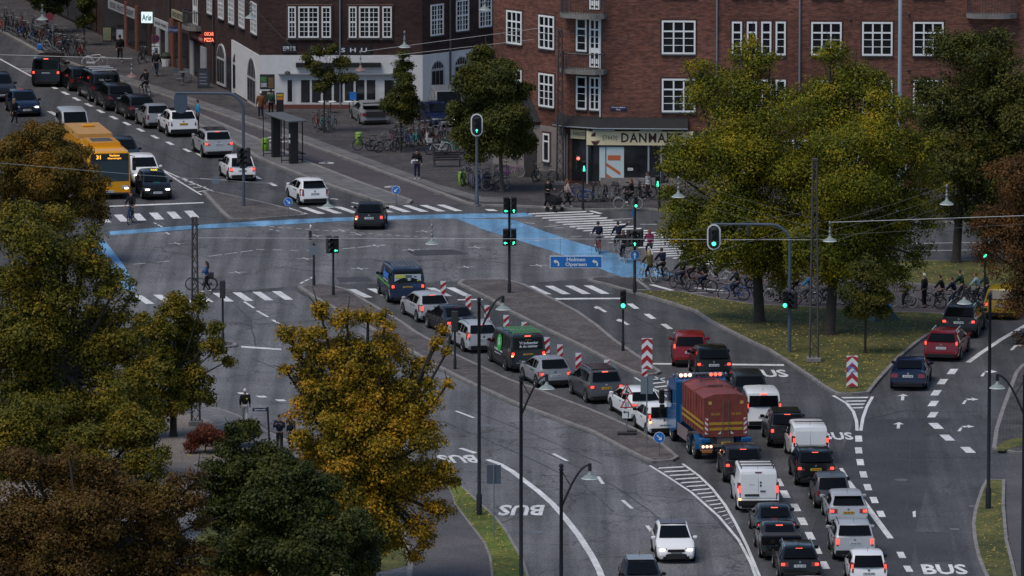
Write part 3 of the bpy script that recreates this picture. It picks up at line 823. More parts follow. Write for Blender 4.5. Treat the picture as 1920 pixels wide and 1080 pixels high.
def balcony(wall, parent, x0, x1, yslab, depth=1.0, hgt=0.95):
 s0, zt, s1, _ = wall.rect(x0, yslab - 1, x1, yslab)
 q = MB(); n = 8
 rim = [(s0 + (s1 - s0) * i / n, -depth * (1 - abs(2 * i / n - 1) ** 4 * 0.55)) for i in range(n + 1)]
 q.prism([(s0, 0)] + rim + [(s1, 0)], zt - 0.26, zt)
 o = q.build("balcony", CONC, parent, loc=wall.A, rz=wall.rz)
 r = MB()
 ins = [(s0 + 0.05 + (s1 - s0 - 0.1) * i / n, -(depth - 0.06) * (1 - abs(2 * i / n - 1) ** 4 * 0.55)) for i in range(n + 1)]
 full = [(s0 + .05, -0.02)] + ins + [(s1 - .05, -0.02)]
 r.tube([(a, b, zt + hgt) for a, b in full], 0.04, 5); r.tube([(a, b, zt + 0.08) for a, b in full], 0.02, 5)
 for (a, b), (c, d) in zip(full, full[1:]):
  k = max(1, int(math.hypot(c - a, d - b) / 0.12))
  for i in range(k):
   r.tube([(a + (c - a) * i / k, b + (d - b) * i / k, zt), (a + (c - a) * i / k, b + (d - b) * i / k, zt + hgt)], 0.02, 4)
 r.build("railing", IRON, o)
 return o
def arch_pts(s0, z0, s1, z1, n=10):
 r = (s1 - s0) / 2; cx = (s0 + s1) / 2; zc = z1 - r
 return [(s0, z0), (s1, z0)] + [(cx + r * math.cos(PI * i / n), zc + r * math.sin(PI * i / n)) for i in range(n + 1)]
def arched_window(wall, parent, x0, y0, x1, y1):
 s0, z0, s1, z1 = wall.rect(x0, y0, x1, y1)
 q = MB(); q.plate(arch_pts(s0, max(z0, .12), s1, z1), -0.09, 0.02)
 o = q.build("window", mat("arch_frame", (0.42, 0.43, 0.44), 0.6), parent, loc=wall.A, rz=wall.rz)
 r = (s1 - s0) / 2; cx = (s0 + s1) / 2; zc = z1 - r; f = 0.11
 g = MB()
 n = 8
 for i in range(5):      # lights of the fan
  a0, a1 = s0 + f + (s1 - s0 - 2 * f) * i / 5, s0 + f + (s1 - s0 - 2 * f) * (i + .72) / 5
  h = lambda s: zc + math.sqrt(max(0.0, (r - f) ** 2 - (s - cx) ** 2))
  g.plate([(a0, zc + .12), (a1, zc + .12), (a1, max(zc + .14, h(a1))), (a0, max(zc + .14, h(a0)))], -0.105, -0.085)
 for i in range(3):
  a0, a1 = s0 + f + (s1 - s0 - 2 * f) * i / 3, s0 + f + (s1 - s0 - 2 * f) * (i + .86) / 3
  g.box(((a0 + a1) / 2, -0.096, (z0 + .15 + zc) / 2), (a1 - a0, 0.02, zc - .1 - z0 - .15))
 g.build("pane", PANE, o)
 return o
def roof_on(foot, z, parent, m_, rise=5.0, inset=4.5, over=0.4):
 out = offset_poly(foot, -over); inn = offset_poly(foot, inset)
 q = MB(); n = len(out)
 q.prism(out, z, z + .25)
 ar = sum(out[i][0] * out[(i + 1) % n][1] - out[(i + 1) % n][0] * out[i][1] for i in range(n))
 if ar < 0: out, inn = out[::-1], inn[::-1]
 vs = [(p[0], p[1], z + .25) for p in out] + [(p[0], p[1], z + rise) for p in inn]
 fs = [(i, (i + 1) % n, n + (i + 1) % n, n + i) for i in range(n)] + [tuple(n + i for i in range(n))]
 q.add(vs, fs)
 return q.build("roof", m_, parent)
W1, W2, W3 = Wall((925, 325), (1068, 347)), Wall((1068, 347), (1129, 351)), Wall((1129, 351), (2080, 357))
bld = thing("brick_building", (0, 0, 0), 0, "big red brick corner building with white windows, balconies and a cream DANMARK shop sign", "building")
back = Vector((0, 16, 0))
foot = [(W1.A.x, W1.A.y), (W1.B.x, W1.B.y), (W2.B.x, W2.B.y), (W3.B.x, W3.B.y), (W3.B.x + 2, W3.B.y + 16), (W1.A.x + 6, W1.A.y + 14)]
m = MB(); m.prism(foot, 0, 17.5); m.build("wall", BRICK_R, bld, uv=True)
roof_on(foot, 17.5, bld, ROOFT, 5.0, 5.0)
NARROW = ((0.30, 0.09), (0.53, 0.035), (0.765, 0.035))
for dyp in (-1, 0, 1):
 o = 109 * dyp
 window(W3, bld, 1241, 39 + o, 1304, 101 + o)
 for x in (1372, 1400, 1427, 1454):
  window(W3, bld, x, 41 + o, x + 19.5, 103 + o, cols=1)
 for x in (1521, 1616.5, 1712):
  window(W3, bld, x, 42 + o, x + 57, 103.5 + o)
 for x in (1930, 1980):
  window(W3, bld, x, 43 + o, x + 40, 104 + o)
 window(W1, bld, 950, 20 + o, 979.5, 83 + o); window(W1, bld, 1010.5, 29 + o, 1040, 92 + o)
 window(W2, bld, 1081, 33 + o, 1100, 97 + o, cols=1)
 if dyp < 1:
  window(W2, bld, 1106, 35 + o, 1125, 127 + o, cols=2, hb=((.2, .09), (.36, .035), (.5, .035), (.66, .3), (.9, .3)), sill=False)
 else:
  window(W2, bld, 1106, 35 + o, 1125, 98 + o, cols=2)
for x in (1390, 1470, 1560, 1650, 1740):
 window(W3, bld, x, 262, x + 50, 325)
balcony(W2, bld, 1056, 1138, 128); balcony(W2, bld, 1056, 1138, 24); balcony(W3, bld, 1812, 1906, 24, 1.0)
plate_on(W1, "plinth", RENDER_G, bld, 925, 230, 1061, 330, 0.06, z0=0, z1=3.35)
plate_on(W1, "plinth", mat("plinth_stone", (0.10, 0.092, 0.088), 0.9, var=0.2), bld, 925, 330, 1060, 345, 0.10, z0=0, z1=0.62)
s0, _ = W1.at(985, 290); s1, _ = W1.at(1008, 290)
m = MB(); m.plate(arch_pts(s0, 0.12, s1, 3.0), -0.115, 0); o = m.build("door", mat("door_dark", (0.03, 0.028, 0.028), 0.6), bld, loc=W1.A, rz=W1.rz)
m = MB(); m.box((s1 - .2, -.15, 1.1), (.05, .07, .2)); m.build("handle", mat("brass", (.3, .22, .1), .4, 1.0), o)
m = MB(); a, za = W1.at(972, 222); b, zb = W1.at(1014, 226); m.plate([(a, za), (b, za), ((a + b) / 2, za + 1.5)], -0.30, 0.0); m.build("pediment", LEAD, bld, loc=W1.A, rz=W1.rz)
window(W1, bld, 1020, 250, 1033, 303, cols=1, hb=((.25, .09),), dy=0).location -= W1.n * -0.07
window(W1, bld, 962, 240, 974, 292, cols=1, hb=((.25, .09),), dy=0).location -= W1.n * -0.07
sa, _ = W3.at(1280, 250)
m = MB()
m.box(((0 + sa) / 2 + 2, -0.02, 1.75), (sa + 4, 0.06, 3.3))
o = m.build("shop_window", SHOPGLASS, bld, loc=W3.A, rz=W3.rz)
s0, z0, s1, z1 = W3.rect(1124, 272, 1170, 345)
m = MB(); m.box(((s0 + s1) / 2, -0.075, (0.5 + z1) / 2 - .1), (s1 - s0, 0.03, z1 - 0.5), 0)
w = s1 - s0
m.box(((s0 + s1) / 2 + .15, -0.096, z1 - .75), (w * .52, 0.006, .3), 1)
for dz in (1.35, 2.0):
 m.add([(s0 + .42, -0.097, z1 - dz + .1), (s1 - .22, -0.097, z1 - dz - .45), (s1 - .22, -0.097, z1 - dz - .25), (s0 + .42, -0.097, z1 - dz + .3)], [(0, 1, 2, 3)], 1)
m.box((s0 + .38, -0.095, (0.5 + z1) / 2 - .1), (.05, 0.012, z1 - .5), 2)
m.build("poster", [mat("pale_poster", (.50, .60, .62), .6), mat("orange_stripe", (.50, .12, .04), .6), BLACK], o)
for x in (1101, 1216, 1240, 1279):
 q = W3.at(x, 300)[0]; m = MB(); m.box((q, -0.08, 1.9), (0.10, 0.10, 3.4)); m.build("post", mat("shop_frame", (.28, .33, .36), .5), o)
m = MB(); m.box((sa / 2 + 2, -0.07, 0.3), (sa + 4.2, 0.12, 0.58)); m.build("plinth", RENDER_G, bld, loc=W3.A, rz=W3.rz)
s0, z0, s1, z1 = W3.rect(1177, 315, 1187, 319)
m = MB(); m.box(((s0 + s1) / 2, -.075, (z0 + z1) / 2), (s1 - s0, .02, .16)); m.text("ABC", ((s0 + s1) / 2, (z0 + z1) / 2), .1, -.088, 1); m.build("notice", [WHITEP, BLACK], o)
s0, z0, s1, z1 = W3.rect(1100, 243, 1300, 272)
zt, zb = W3.at(1110, 245)[1], W3.at(1110, 271)[1]
m = MB(); m.box(((s0 + s1) / 2, -0.14, (zt + zb) / 2), (s1 - s0, 0.16, zt - zb))
sg = m.build("fascia_sign", CREAM, bld, loc=W3.A, rz=W3.rz)
def on3(x, y): return W3.at(x, y)
m = MB(); y = -0.228
a, b, c = on3(1108, 255), on3(1117, 247), on3(1117, 255)
m.add([(a[0], y, a[1]), (on3(1110, 250)[0], y, on3(1110, 250)[1]), (b[0], y, b[1]), (c[0], y, c[1])], [(0, 3, 2, 1)])
m.add([(on3(1108, 257)[0], y, on3(1, 257)[1]), (on3(1125, 257)[0], y, on3(1, 257)[1]), (on3(1124, 260)[0], y, on3(1, 259)[1]), (on3(1120, 264)[0], y, on3(1, 264)[1]), (on3(1113, 264)[0], y, on3(1, 264)[1])], [(0, 4, 3, 2, 1)])
m.add([(on3(1117, 255.4)[0], y, on3(1, 256)[1]), (on3(1126, 255.4)[0], y, on3(1, 256)[1]), (on3(1126, 255)[0], y, on3(1, 255.3)[1]), (on3(1117, 255)[0], y, on3(1, 255.3)[1])], [(0, 1, 2, 3)])
m.build("emblem", mat("emblem_ink", (.06, .022, .03), .6), sg)
BLK = {'D': ["1110", "1001", "1001", "1001", "1110"], 'A': ["1111", "1001", "1111", "1001", "1001"], 'N': ["1001", "1101", "1011", "1001", "1001"], 'M': ["10001", "11011", "10101", "10001", "10001"], 'R': ["1110", "1001", "1110", "1010", "1001"], 'K': ["1001", "1010", "1100", "1010", "1001"]}
s, z = on3(1165, 266); e = on3(1279, 249); m = MB(); m.text("DANMARK", ((s + e[0]) / 2, (z + e[1]) / 2), e[1] - z, y, 0, None, 0.022, e[0] - s, 1.15); m.build("lettering", MAROON, sg)
s, z = on3(1130, 262); e = on3(1158, 253); m = MB(); m.text("574430", ((s + e[0]) / 2, (z + e[1]) / 2), e[1] - z, y, 0, None, 0.0, e[0] - s, 1.2); m.build("lettering", MAROON, sg)
for a, b in ((1112, 1153), (1200, 1241)):
 s, z = on3(a, 245); e, _ = on3(b, 245); m = MB(); m.box(((s + e) / 2, -0.34, z + .06), (e - s, .12, .1)); m.build("lamp_tube", mat("lamp_strip", (.35, .4, .42), .4), sg)
s0, z0, s1, z1 = W2.rect(1072, 244, 1100, 258)
m = MB(); m.box(((s0 + s1) / 2, -0.12, (z0 + z1) / 2), (s1 - s0, .12, .55)); m.text("M. NEJGDE", ((s0 + s1) / 2, (z0 + z1) / 2), .26, -.186, 1); m.build("fascia_sign", [CREAM, MAROON], bld, loc=W2.A, rz=W2.rz)
m = MB(); s0, s1 = W2.at(1073, 300)[0], W2.L; m.box(((s0 + s1) / 2, -.03, 1.7), (s1 - s0, .07, 2.7)); m.build("shop_window", SHOPGLASS, bld, loc=W2.A, rz=W2.rz)
zc = W3.at(1110, 243)[1] + .13
pts = [W1.loc(W1.at(1050, 240)[0], 0), W2.loc(0.2, 0), W2.loc(W2.L, 0), W3.loc(W3.at(1290, 240)[0], 0)]
out = [W1.loc(W1.at(1050, 240)[0], 0, -.6), W2.loc(0, 0, -.6), W2.loc(W2.L, 0, -.62), W3.loc(W3.at(1290, 240)[0], 0, -.62)]
m = MB(); k = 4
vs = [(p.x, p.y, zc + .62) for p in pts] + [(p.x, p.y, zc + .06) for p in out] + [(p.x, p.y, zc - .06) for p in out] + [(p.x, p.y, zc - .06) for p in pts]
m.add(vs, [(i, 4 + i, 5 + i, 1 + i) for i in range(3)] + [(4 + i, 8 + i, 9 + i, 5 + i) for i in range(3)] + [(8 + i, 12 + i, 13 + i, 9 + i) for i in range(3)] + [(0, 12, 8, 4), (3, 7, 11, 15)])
cn = m.build("canopy", mat("roofing_felt", (.011, .011, .013), .85, var=.3), bld)
m = MB(); m.tube([(p.x, p.y, zc) for p in out], .05, 6); m.build("gutter", PIPEG, cn)
pipe(W2, bld, 1127, 31, 219, PIPEW, .055); pipe(W3, bld, 1345, -140, 330, PIPEG, .055); pipe(W3, bld, 1500.5, -140, 330, PIPEG, .055); pipe(W1, bld, 1066, 250, 345, PIPEG, .05)
s0, z0, s1, z1 = W3.rect(1144, 199, 1175, 207)
m = MB(); m.box(((s0 + s1) / 2, -.02, (z0 + z1) / 2), (s1 - s0, .04, z1 - z0)); cx = (s0 + s1) / 2; cz = (z0 + z1) / 2
m.text("Christmas Møllers", (cx, cz + .06), .09, -.046, 1, None, .01, (s1 - s0) * .86); m.text("Plads", (cx, cz - .07), .09, -.046, 1, None, .01)
m.build("street_plaque", [mat("plaque_blue", (.012, .018, .075), .4), WHITEP], bld, loc=W3.A, rz=W3.rz)
for x, y in ((1594, 36), (1704, 26), (1703, 131)):
 s, z = W3.at(x, y); m = MB(); m.lathe([(.09, -.04), (.09, .04), (.05, .06)], 8, (s, -.05, z)); m.build("vent", LEAD, bld, loc=W3.A, rz=W3.rz)
V0, V1, V2, V3 = Wall((182, 66), (440, 178)), Wall((440, 178), (487, 207)), Wall((487, 207), (792, 207)), Wall((792, 207), (926, 189))
bar = thing("restaurant_building", (0, 0, 0), 0, "dark brick building with white ground floor, restaurant glass doors and a black BARSHU sign", "building")
foot = [(V0.A.x, V0.A.y), (V1.A.x, V1.A.y), (V2.A.x, V2.A.y), (V3.A.x, V3.A.y), (V3.B.x, V3.B.y), (V3.B.x - 2, V3.B.y + 22), (V0.A.x + 14, V0.A.y + 12)]
m = MB(); m.prism(foot, 0, 17.0); m.build("wall", BRICK_D, bar, uv=True)
roof_on(foot, 17.0, bar, ROOFT, 4.5, 4.0)
WT = 3.56
for w_, a, b in ((V1, 0.0, V1.L), (V2, 0.0, V2.L), (V3, 0.0, V3.L)):
 m = MB(); m.box(((a + b) / 2, -0.02, WT / 2 + .1), (b - a + .04, 0.08, WT - .2)); m.build("ground_floor", RENDER_W, bar, loc=w_.A, rz=w_.rz)
m = MB(); s0 = V0.at(436, 150)[0]; m.box(((s0 + V0.L) / 2, -0.02, WT / 2), (V0.L - s0 + .04, .08, WT)); m.build("ground_floor", RENDER_W, bar, loc=V0.A, rz=V0.rz)
m = MB(); m.box((V2.L / 2, -.07, .2), (V2.L + .1, .1, .38)); m.build("plinth", mat("red_plinth", (.14, .05, .04), .85), bar, loc=V2.A, rz=V2.rz)
for x0, x1, c in ((540, 555, 2), (559, 598, 4), (603.5, 620, 2), (654, 668.5, 2), (673, 711.5, 4), (717.5, 734, 2)):
 for oo in (0, -105):
  window(V2, bar, x0, 12 + oo, x1, 70.5 + oo, cols=c, hb=((.16, .03), (.33, .03), (.5, .10), (.66, .03), (.83, .03)), vb=.10, mull=(2,) if c == 4 else (), fr=.09).location += V2.n * 0.05
for a, b in ((537, 623), (651, 737)):
 for oo in (0, -105):
  plate_on(V2, "stone_surround", STONE, bar, a, 8 + oo, b, 75 + oo, 0.045)
for x0, y0, x1, y1 in ((807, 8, 831, 66), (855, 0, 878, 57.5), (898, -7, 921, 50)):
 window(V3, bar, x0, y0, x1, y1, cols=4, hb=((.16, .03), (.33, .03), (.5, .10), (.66, .03), (.83, .03)), vb=.10, mull=(2,), fr=.09)
 window(V3, bar, x0, y0 - 105, x1, y1 - 105, cols=4, hb=((.16, .03), (.33, .03), (.5, .10), (.66, .03), (.83, .03)), vb=.10, mull=(2,), fr=.09)
for x0, x1, yt, yb in ((389, 399, -31, 26), (410, 420, -22, 35), (429, 439.5, -13, 44), (448.5, 459, -4, 52)):
 window(V0 if x1 < 440 else V1, bar, x0, yt, x1, yb, cols=4, hb=((.16, .03), (.33, .03), (.5, .10), (.66, .03), (.83, .03)), vb=.10, mull=(2,), fr=.09)
window(V1, bar, 471, 5, 482, 63, cols=4, hb=((.16, .03), (.33, .03), (.5, .10), (.66, .03), (.83, .03)), vb=.10, mull=(2,), fr=.09)
window(V0, bar, 363, -50, 371, 46, cols=2, hb=((.3, .08), (.7, .3)), sill=False)
balcony(V0, bar, 357, 377, 47, .8)
s0, z0, s1, z1 = V2.rect(536, 146, 551, 204)
m = MB(); m.box(((s0 + s1) / 2, -.075, (.3 + z1) / 2), (s1 - s0, .03, z1 - .3)); o = m.build("door", mat("door_frame_white", (.55, .56, .56), .5), bar, loc=V2.A, rz=V2.rz)
m = MB(); m.box(((s0 + s1) / 2, -.093, (.45 + z1) / 2), (s1 - s0 - .22, .012, z1 - .7)); m.build("pane", SHOPGLASS, o)
s0, z0, s1, z1 = V2.rect(561, 146, 708, 205)
m = MB(); m.box(((s0 + s1) / 2, -.075, (.3 + z1) / 2), (s1 - s0, .03, z1 - .3)); o = m.build("glass_doors", mat("door_frame_white", (.55, .56, .56), .5), bar, loc=V2.A, rz=V2.rz)
for i in range(7):
 a = s0 + .12 + (s1 - s0 - .12) * i / 7; b = s0 + (s1 - s0 - .12) * (i + 1) / 7 - .02
 m = MB(); m.box(((a + b) / 2, -.093, (.5 + z1 - .1) / 2), (b - a, .012, z1 - .65)); m.build("pane", SHOPGLASS, o)
s0, z0, s1, z1 = V2.rect(721, 150, 738, 204)
m = MB(); m.box(((s0 + s1) / 2, -.075, (.3 + z1) / 2), (s1 - s0, .03, z1 - .3)); m.build("shop_window", SHOPGLASS, bar, loc=V2.A, rz=V2.rz)
s0, z0, s1, z1 = V2.rect(555, 117, 714, 125)
m = MB(); m.box(((s0 + s1) / 2, -.2, (z0 + z1) / 2), (s1 - s0, .3, z1 - z0)); m.build("awning_case", BLACK, bar, loc=V2.A, rz=V2.rz)
s0, z0, s1, z1 = V2.rect(522, 138, 746, 141)
m = MB(); m.box(((s0 + s1) / 2, -.2, z1), (s1 - s0, .3, .06)); m.build("ledge", mat("ledge_grey", (.25, .26, .28), .6), bar, loc=V2.A, rz=V2.rz)
for x in (539, 591):
 s, z = V2.at(x, 136); m = MB(); m.lathe([(.03, .12), (.16, .1), (.2, 0), (.16, 0)], 10, (s, -.3, z)); m.box((s, -.16, z + .12), (.04, .3, .04)); m.build("wall_lamp", IRON, bar, loc=V2.A, rz=V2.rz)
def signboard(wall, parent, x0, y0, x1, y1, txt, tx0, tx1, ty0, ty1, bm, tm, proud=.08, name="signboard", spacing=1.0, bold=.02, fitw=True):
 o = plate_on(wall, name, bm, parent, x0, y0, x1, y1, proud)
 sign_text(wall, "lettering", o, txt, tx0, ty0, tx1, ty1, tm, proud, bold, spacing, fitw)
 o2 = o.children[-1] if o.children else None
 return o
def letter_on(wall, board, txt, tx0, ty0, tx1, ty1, tm, proud, **k):
 o = sign_text(wall, "lettering", board, txt, tx0, ty0, tx1, ty1, tm, proud, **k)
 o.location = (0, 0, 0); o.rotation_euler = (0, 0, 0)
 return o
LETW = mat("letter_white", (.62, .66, .70), .5)
b = plate_on(V2, "signboard", BLACK, bar, 575, 86, 696, 101, .08); letter_on(V2, b, "BARSHU", 584, 89.5, 688, 97.5, LETW, .08, spacing=1.9)
b = plate_on(V2, "signboard", BLACK, bar, 529, 82, 556, 99, .08); letter_on(V2, b, "巴蜀食館", 531, 86, 554, 95, LETW, .08)
m = MB()
b = plate_on(V2, "poster_board", BLACKM, bar, 487.5, 139, 515, 167, .07)
b2 = plate_on(V2, "poster_board", BLACKM, bar, 487.5, 170, 515, 200, .07)
for bb, rects in ((b, ((489, 144, 500, 153, (.05, .2, .05)), (489, 155, 500, 163, (.35, .38, .4)), (503, 145, 513, 165, (.14, .08, .04)))), (b2, ((501, 173, 512, 183, (.4, .36, .3)), (502, 184, 511, 196, (.25, .28, .3))))):
 for x0, y0, x1, y1, c in rects:
  o = plate_on(V2, "picture", mat("picture_%d_%d" % (x0, y0), c, .6, var=.5, vscale=6), bb, x0, y0, x1, y1, .08); o.location = (0, 0, 0); o.rotation_euler = (0, 0, 0)
arched_window(V3, bar, 806, 112, 832, 194); arched_window(V3, bar, 850, 104, 876, 184); arched_window(V3, bar, 893, 98, 916, 178)
arched_window(V0, bar, 446.5 - 8, 98, 459 - 8, 172); arched_window(V1, bar, 466, 107, 482, 196); arched_window(V0, bar, 408.5, 82, 424, 160)
pipe(V2, bar, 637, -140, 200, PIPEG, .05); pipe(V3, bar, 842, -140, 195, IRON, .07); pipe(V0, bar, 401, -130, 150, IRON, .06); pipe(V0, bar, 319, -130, 125, IRON, .06)
for x in (470, 514, 520, 765):
 pass
SHOPW = mat("shop_white", (.30, .31, .33), .7, var=.15); RUST = mat("pilaster_rust", (.15, .055, .035), .85, var=.25)
def shop(x0, x1, yb0, yb1, hh, m_, name="shop_window", lo=.4, proud=.04):
 s0, s1 = V0.at(x0, yb0 - 20)[0], V0.at(x1, yb1 - 20)[0]
 q = MB(); q.box(((s0 + s1) / 2, -proud / 2, (lo + hh) / 2), (s1 - s0, proud, hh - lo)); return q.build(name, m_, bar, loc=V0.A, rz=V0.rz)
shop(196, 236, 72, 88, 3.0, SHOPGLASS); shop(240, 256, 90, 95, 2.9, SHOPGLASS); shop(262, 276, 100, 106, 2.7, SHOPGLASS, "door", .1)
shop(295, 301, 112, 116, 2.9, SHOPW, "pilaster", .1, .09); shop(302, 311, 116, 122, 2.7, SHOPGLASS); shop(312, 317, 120, 124, 2.9, SHOPW, "pilaster", .1, .09)
shop(320, 327, 124, 128, 3.3, RUST, "pilaster", .1, .12); shop(328, 336, 128, 132, 2.7, SHOPGLASS, "door", .1); shop(337, 341, 132, 135, 3.3, RUST, "pilaster", .1, .12)
shop(343, 352, 136, 140, 2.7, SHOPGLASS, "door", .1); shop(358, 364, 142, 146, 2.4, SHOPW, "pilaster", .1, .09); shop(365, 377, 146, 151, 2.4, SHOPGLASS); shop(378, 388, 152, 157, 2.3, SHOPW, "shutter", .3, .09)
shop(236, 240, 88, 90, 3.2, RUST, "pilaster", .1, .12); shop(256, 260, 96, 98, 3.2, RUST, "pilaster", .1, .12); shop(426, 437, 168, 174, 2.2, SHOPGLASS, "door", .1)
def board0(x0, x1, yt, yb, m_, txt=None, tm=None, proud=.1, th=.6):
 o = plate_on(V0, "signboard", m_, bar, x0, yt, x1, yb, proud)
 if txt:
  h = (yb - yt) * th / 2; ym = (yt + yb) / 2
  letter_on(V0, o, txt, x0 + (x1 - x0) * .08, ym - h, x1 - (x1 - x0) * .08, ym + h, tm, proud, bold=.03)
 return o
INK = mat("letter_ink", (.05, .06, .08), .6)
board0(205, 257, 8, 26, mat("fascia_pale", (.30, .31, .34), .6), "KIOSK  FRUGT & GRØNT", INK)
board0(291, 317, 38, 54, mat("fascia_white", (.42, .44, .46), .6), "kiosk grønt", INK)
board0(324, 350, 22, 38, mat("fascia_yellow", (.33, .31, .20), .6), "IRIS BISTRO", INK)
board0(360, 384, 62, 76, mat("fascia_red", (.24, .02, .03), .5), "Kebab House", mat("letter_pale", (.55, .45, .4), .6))
def blade_sign(x0, y0, x1, y1, m_, txt, tm, mid=None):
 """a box sign standing out from the street front, facing down the street"""
 s, z0 = V0.at(x1, y1)
 k = scale_at(110); w_ = (x1 - x0) / k; h_ = (y1 - y0) / k / .98
 p = V0.loc(s, z0, 0.0)
 q = MB(); q.box((-w_ / 2, 0, h_ / 2), (w_, .16, h_)); 
 o = q.build("blade_sign", m_, bar, loc=p, rz=R(-8))
 lines = txt.split("\n")
 q = MB()
 for i, t in enumerate(lines):
  q.text(t, (-w_ / 2, h_ * (1 - (i + .5) / len(lines))), h_ * .62 / len(lines), -.085, 0, None, .02, w_ * .84)
 q.build("lettering", tm, o)
 if mid:
  q = MB(); q.text(mid, (-w_ * .32, h_ * .78), h_ * .14, -.085, 0, None, .02, w_ * .45); q.build("lettering", tm, o)
 return o
blade_sign(265, 23, 286, 43, mat("lit_white", (.6, .66, .68), .5, emit=(.75, .95, 1.0), estr=.40), "Ariø", mat("letter_green", (.01, .14, .10), .5))
blade_sign(382, 59, 403, 80, mat("lit_red_dark", (.10, .006, .012), .5), "OSCAR\nPIZZA", mat("letter_lit_red", (.6, .2, .1), .5, emit=(1.0, .22, .12), estr=.9))
blade_sign(316, 51, 337, 61, mat("blade_blue", (.02, .03, .11), .5), "Frisør", mat("letter_dim", (.25, .28, .4), .6))
U0 = Wall((-60, -46), (180, 65))
nb = thing("corner_shop_building", (0, 0, 0), 0, "dim shop building furthest up the street, tall dark glass front under pale fascia", "building")
foot = [(U0.A.x, U0.A.y), (U0.B.x, U0.B.y), (U0.B.x + 13, U0.B.y + 12), (U0.A.x + 13, U0.A.y + 12)]
m = MB(); m.prism(foot, 0, 16); m.build("wall", BRICK_D, nb, uv=True); roof_on(foot, 16, nb, ROOFT, 4, 3.5)
for x in (96, 118, 140, 160):
 s = U0.at(x, 10)[0]; m = MB(); m.box((s, -.03, 1.6), (3.2, .06, 2.6)); m.build("shop_window", SHOPGLASS, nb, loc=U0.A, rz=U0.rz)
m = MB(); m.box((U0.L - 6, -.08, 3.3), (10, .16, .6)); m.build("fascia_sign", mat("fascia_pale", (.30, .31, .34), .6), nb, loc=U0.A, rz=U0.rz)
S0 = Wall((-420, -40), (-330, 330))  # unseen row of houses, added to shade the far street
hs = thing("shading_apartment_row", (0, 0, 0), 0, "unseen brick apartment row added outside the frame to shade the far street", "building")
foot = [(S0.A.x, S0.A.y), (S0.B.x, S0.B.y), (S0.B.x - 12, S0.B.y - 2), (S0.A.x - 12, S0.A.y - 2)]
m = MB(); m.prism(foot, 0, 17); m.build("wall", BRICK_D, hs, uv=True); roof_on(foot, 17, hs, ROOFT, 4.5, 3.5)
for k in range(4):
 for i in range(int(S0.L / 3.2)):
  if S0.n.x > 0: 
   p = S0.loc(1.6 + i * 3.2, 2.2 + k * 3.6, -.004); a, b, c = _WIN[list(_WIN)[0]]; o = link("window", a, hs, p, S0.rz); link("pane", b, o)
# ------------------------------------------------------------------ vehicles
def paint(name, col, metal=0.0, rough=0.17):
 return mat("paint_" + name, col, rough, metal, coat=0.15, spec=0.3)
CW = paint("white", (0.72, 0.73, 0.74)); CK = paint("black", (0.006, 0.006, 0.007)); CNAVY = paint("navy", (0.006, 0.011, 0.036))
CSIL = paint("silver", (0.36, 0.37, 0.38), 0.55, .35); CGREY = paint("grey", (0.085, 0.088, 0.095), 0.4, .32); CDGR = paint("dark_grey", (0.016, 0.017, 0.020), .2, .26)
CRED = paint("red", (0.20, 0.012, 0.016)); CRED2 = paint("deep_red", (0.14, 0.010, 0.016)); CYEL = paint("taxi_yellow", (0.36, 0.25, 0.02)); CPALE = paint("pale_silver", (0.46, 0.47, 0.48), .4, .35)
CGLASS = mat("car_glass", (0.004, 0.005, 0.006), 0.05, spec=0.14)
PLAST = mat("black_plastic", (0.010, 0.010, 0.011), 0.6, spec=.3)
TYRE = mat("tyre_rubber", (0.010, 0.010, 0.011), 0.85, spec=.25)
RIM = mat("rim_alloy", (0.26, 0.27, 0.28), 0.4, 0.6)
CHROME = mat("chrome", (0.55, 0.56, 0.57), 0.2, 0.9)
TAIL = mat("tail_light_red", (0.16, 0.008, 0.010), 0.25, coat=.5)
TAILON = mat("tail_light_lit", (0.5, 0.05, 0.04), 0.3, emit=(1.0, 0.07, 0.04), estr=1.2)
BRAKEON = mat("brake_light_lit", (0.5, 0.05, 0.04), 0.3, emit=(1.0, 0.11, 0.06), estr=1.4)
AMBER = mat("indicator_lit", (0.5, 0.2, 0.04), 0.3, emit=(1.0, 0.45, 0.12), estr=2.5)
HEADON = mat("headlight_lit", (0.8, 0.8, 0.8), 0.2, emit=(1.0, 0.93, 0.86), estr=2.6)
HEADOFF = mat("headlight_glass", (0.35, 0.37, 0.39), 0.15, coat=.6)
PLATEW = mat("plate_white", (0.55, 0.57, 0.6), 0.5)
PLATEY = mat("plate_yellow", (0.55, 0.34, 0.02), 0.5)
PLINK = mat("plate_ink", (0.02, 0.02, 0.02), 0.6)
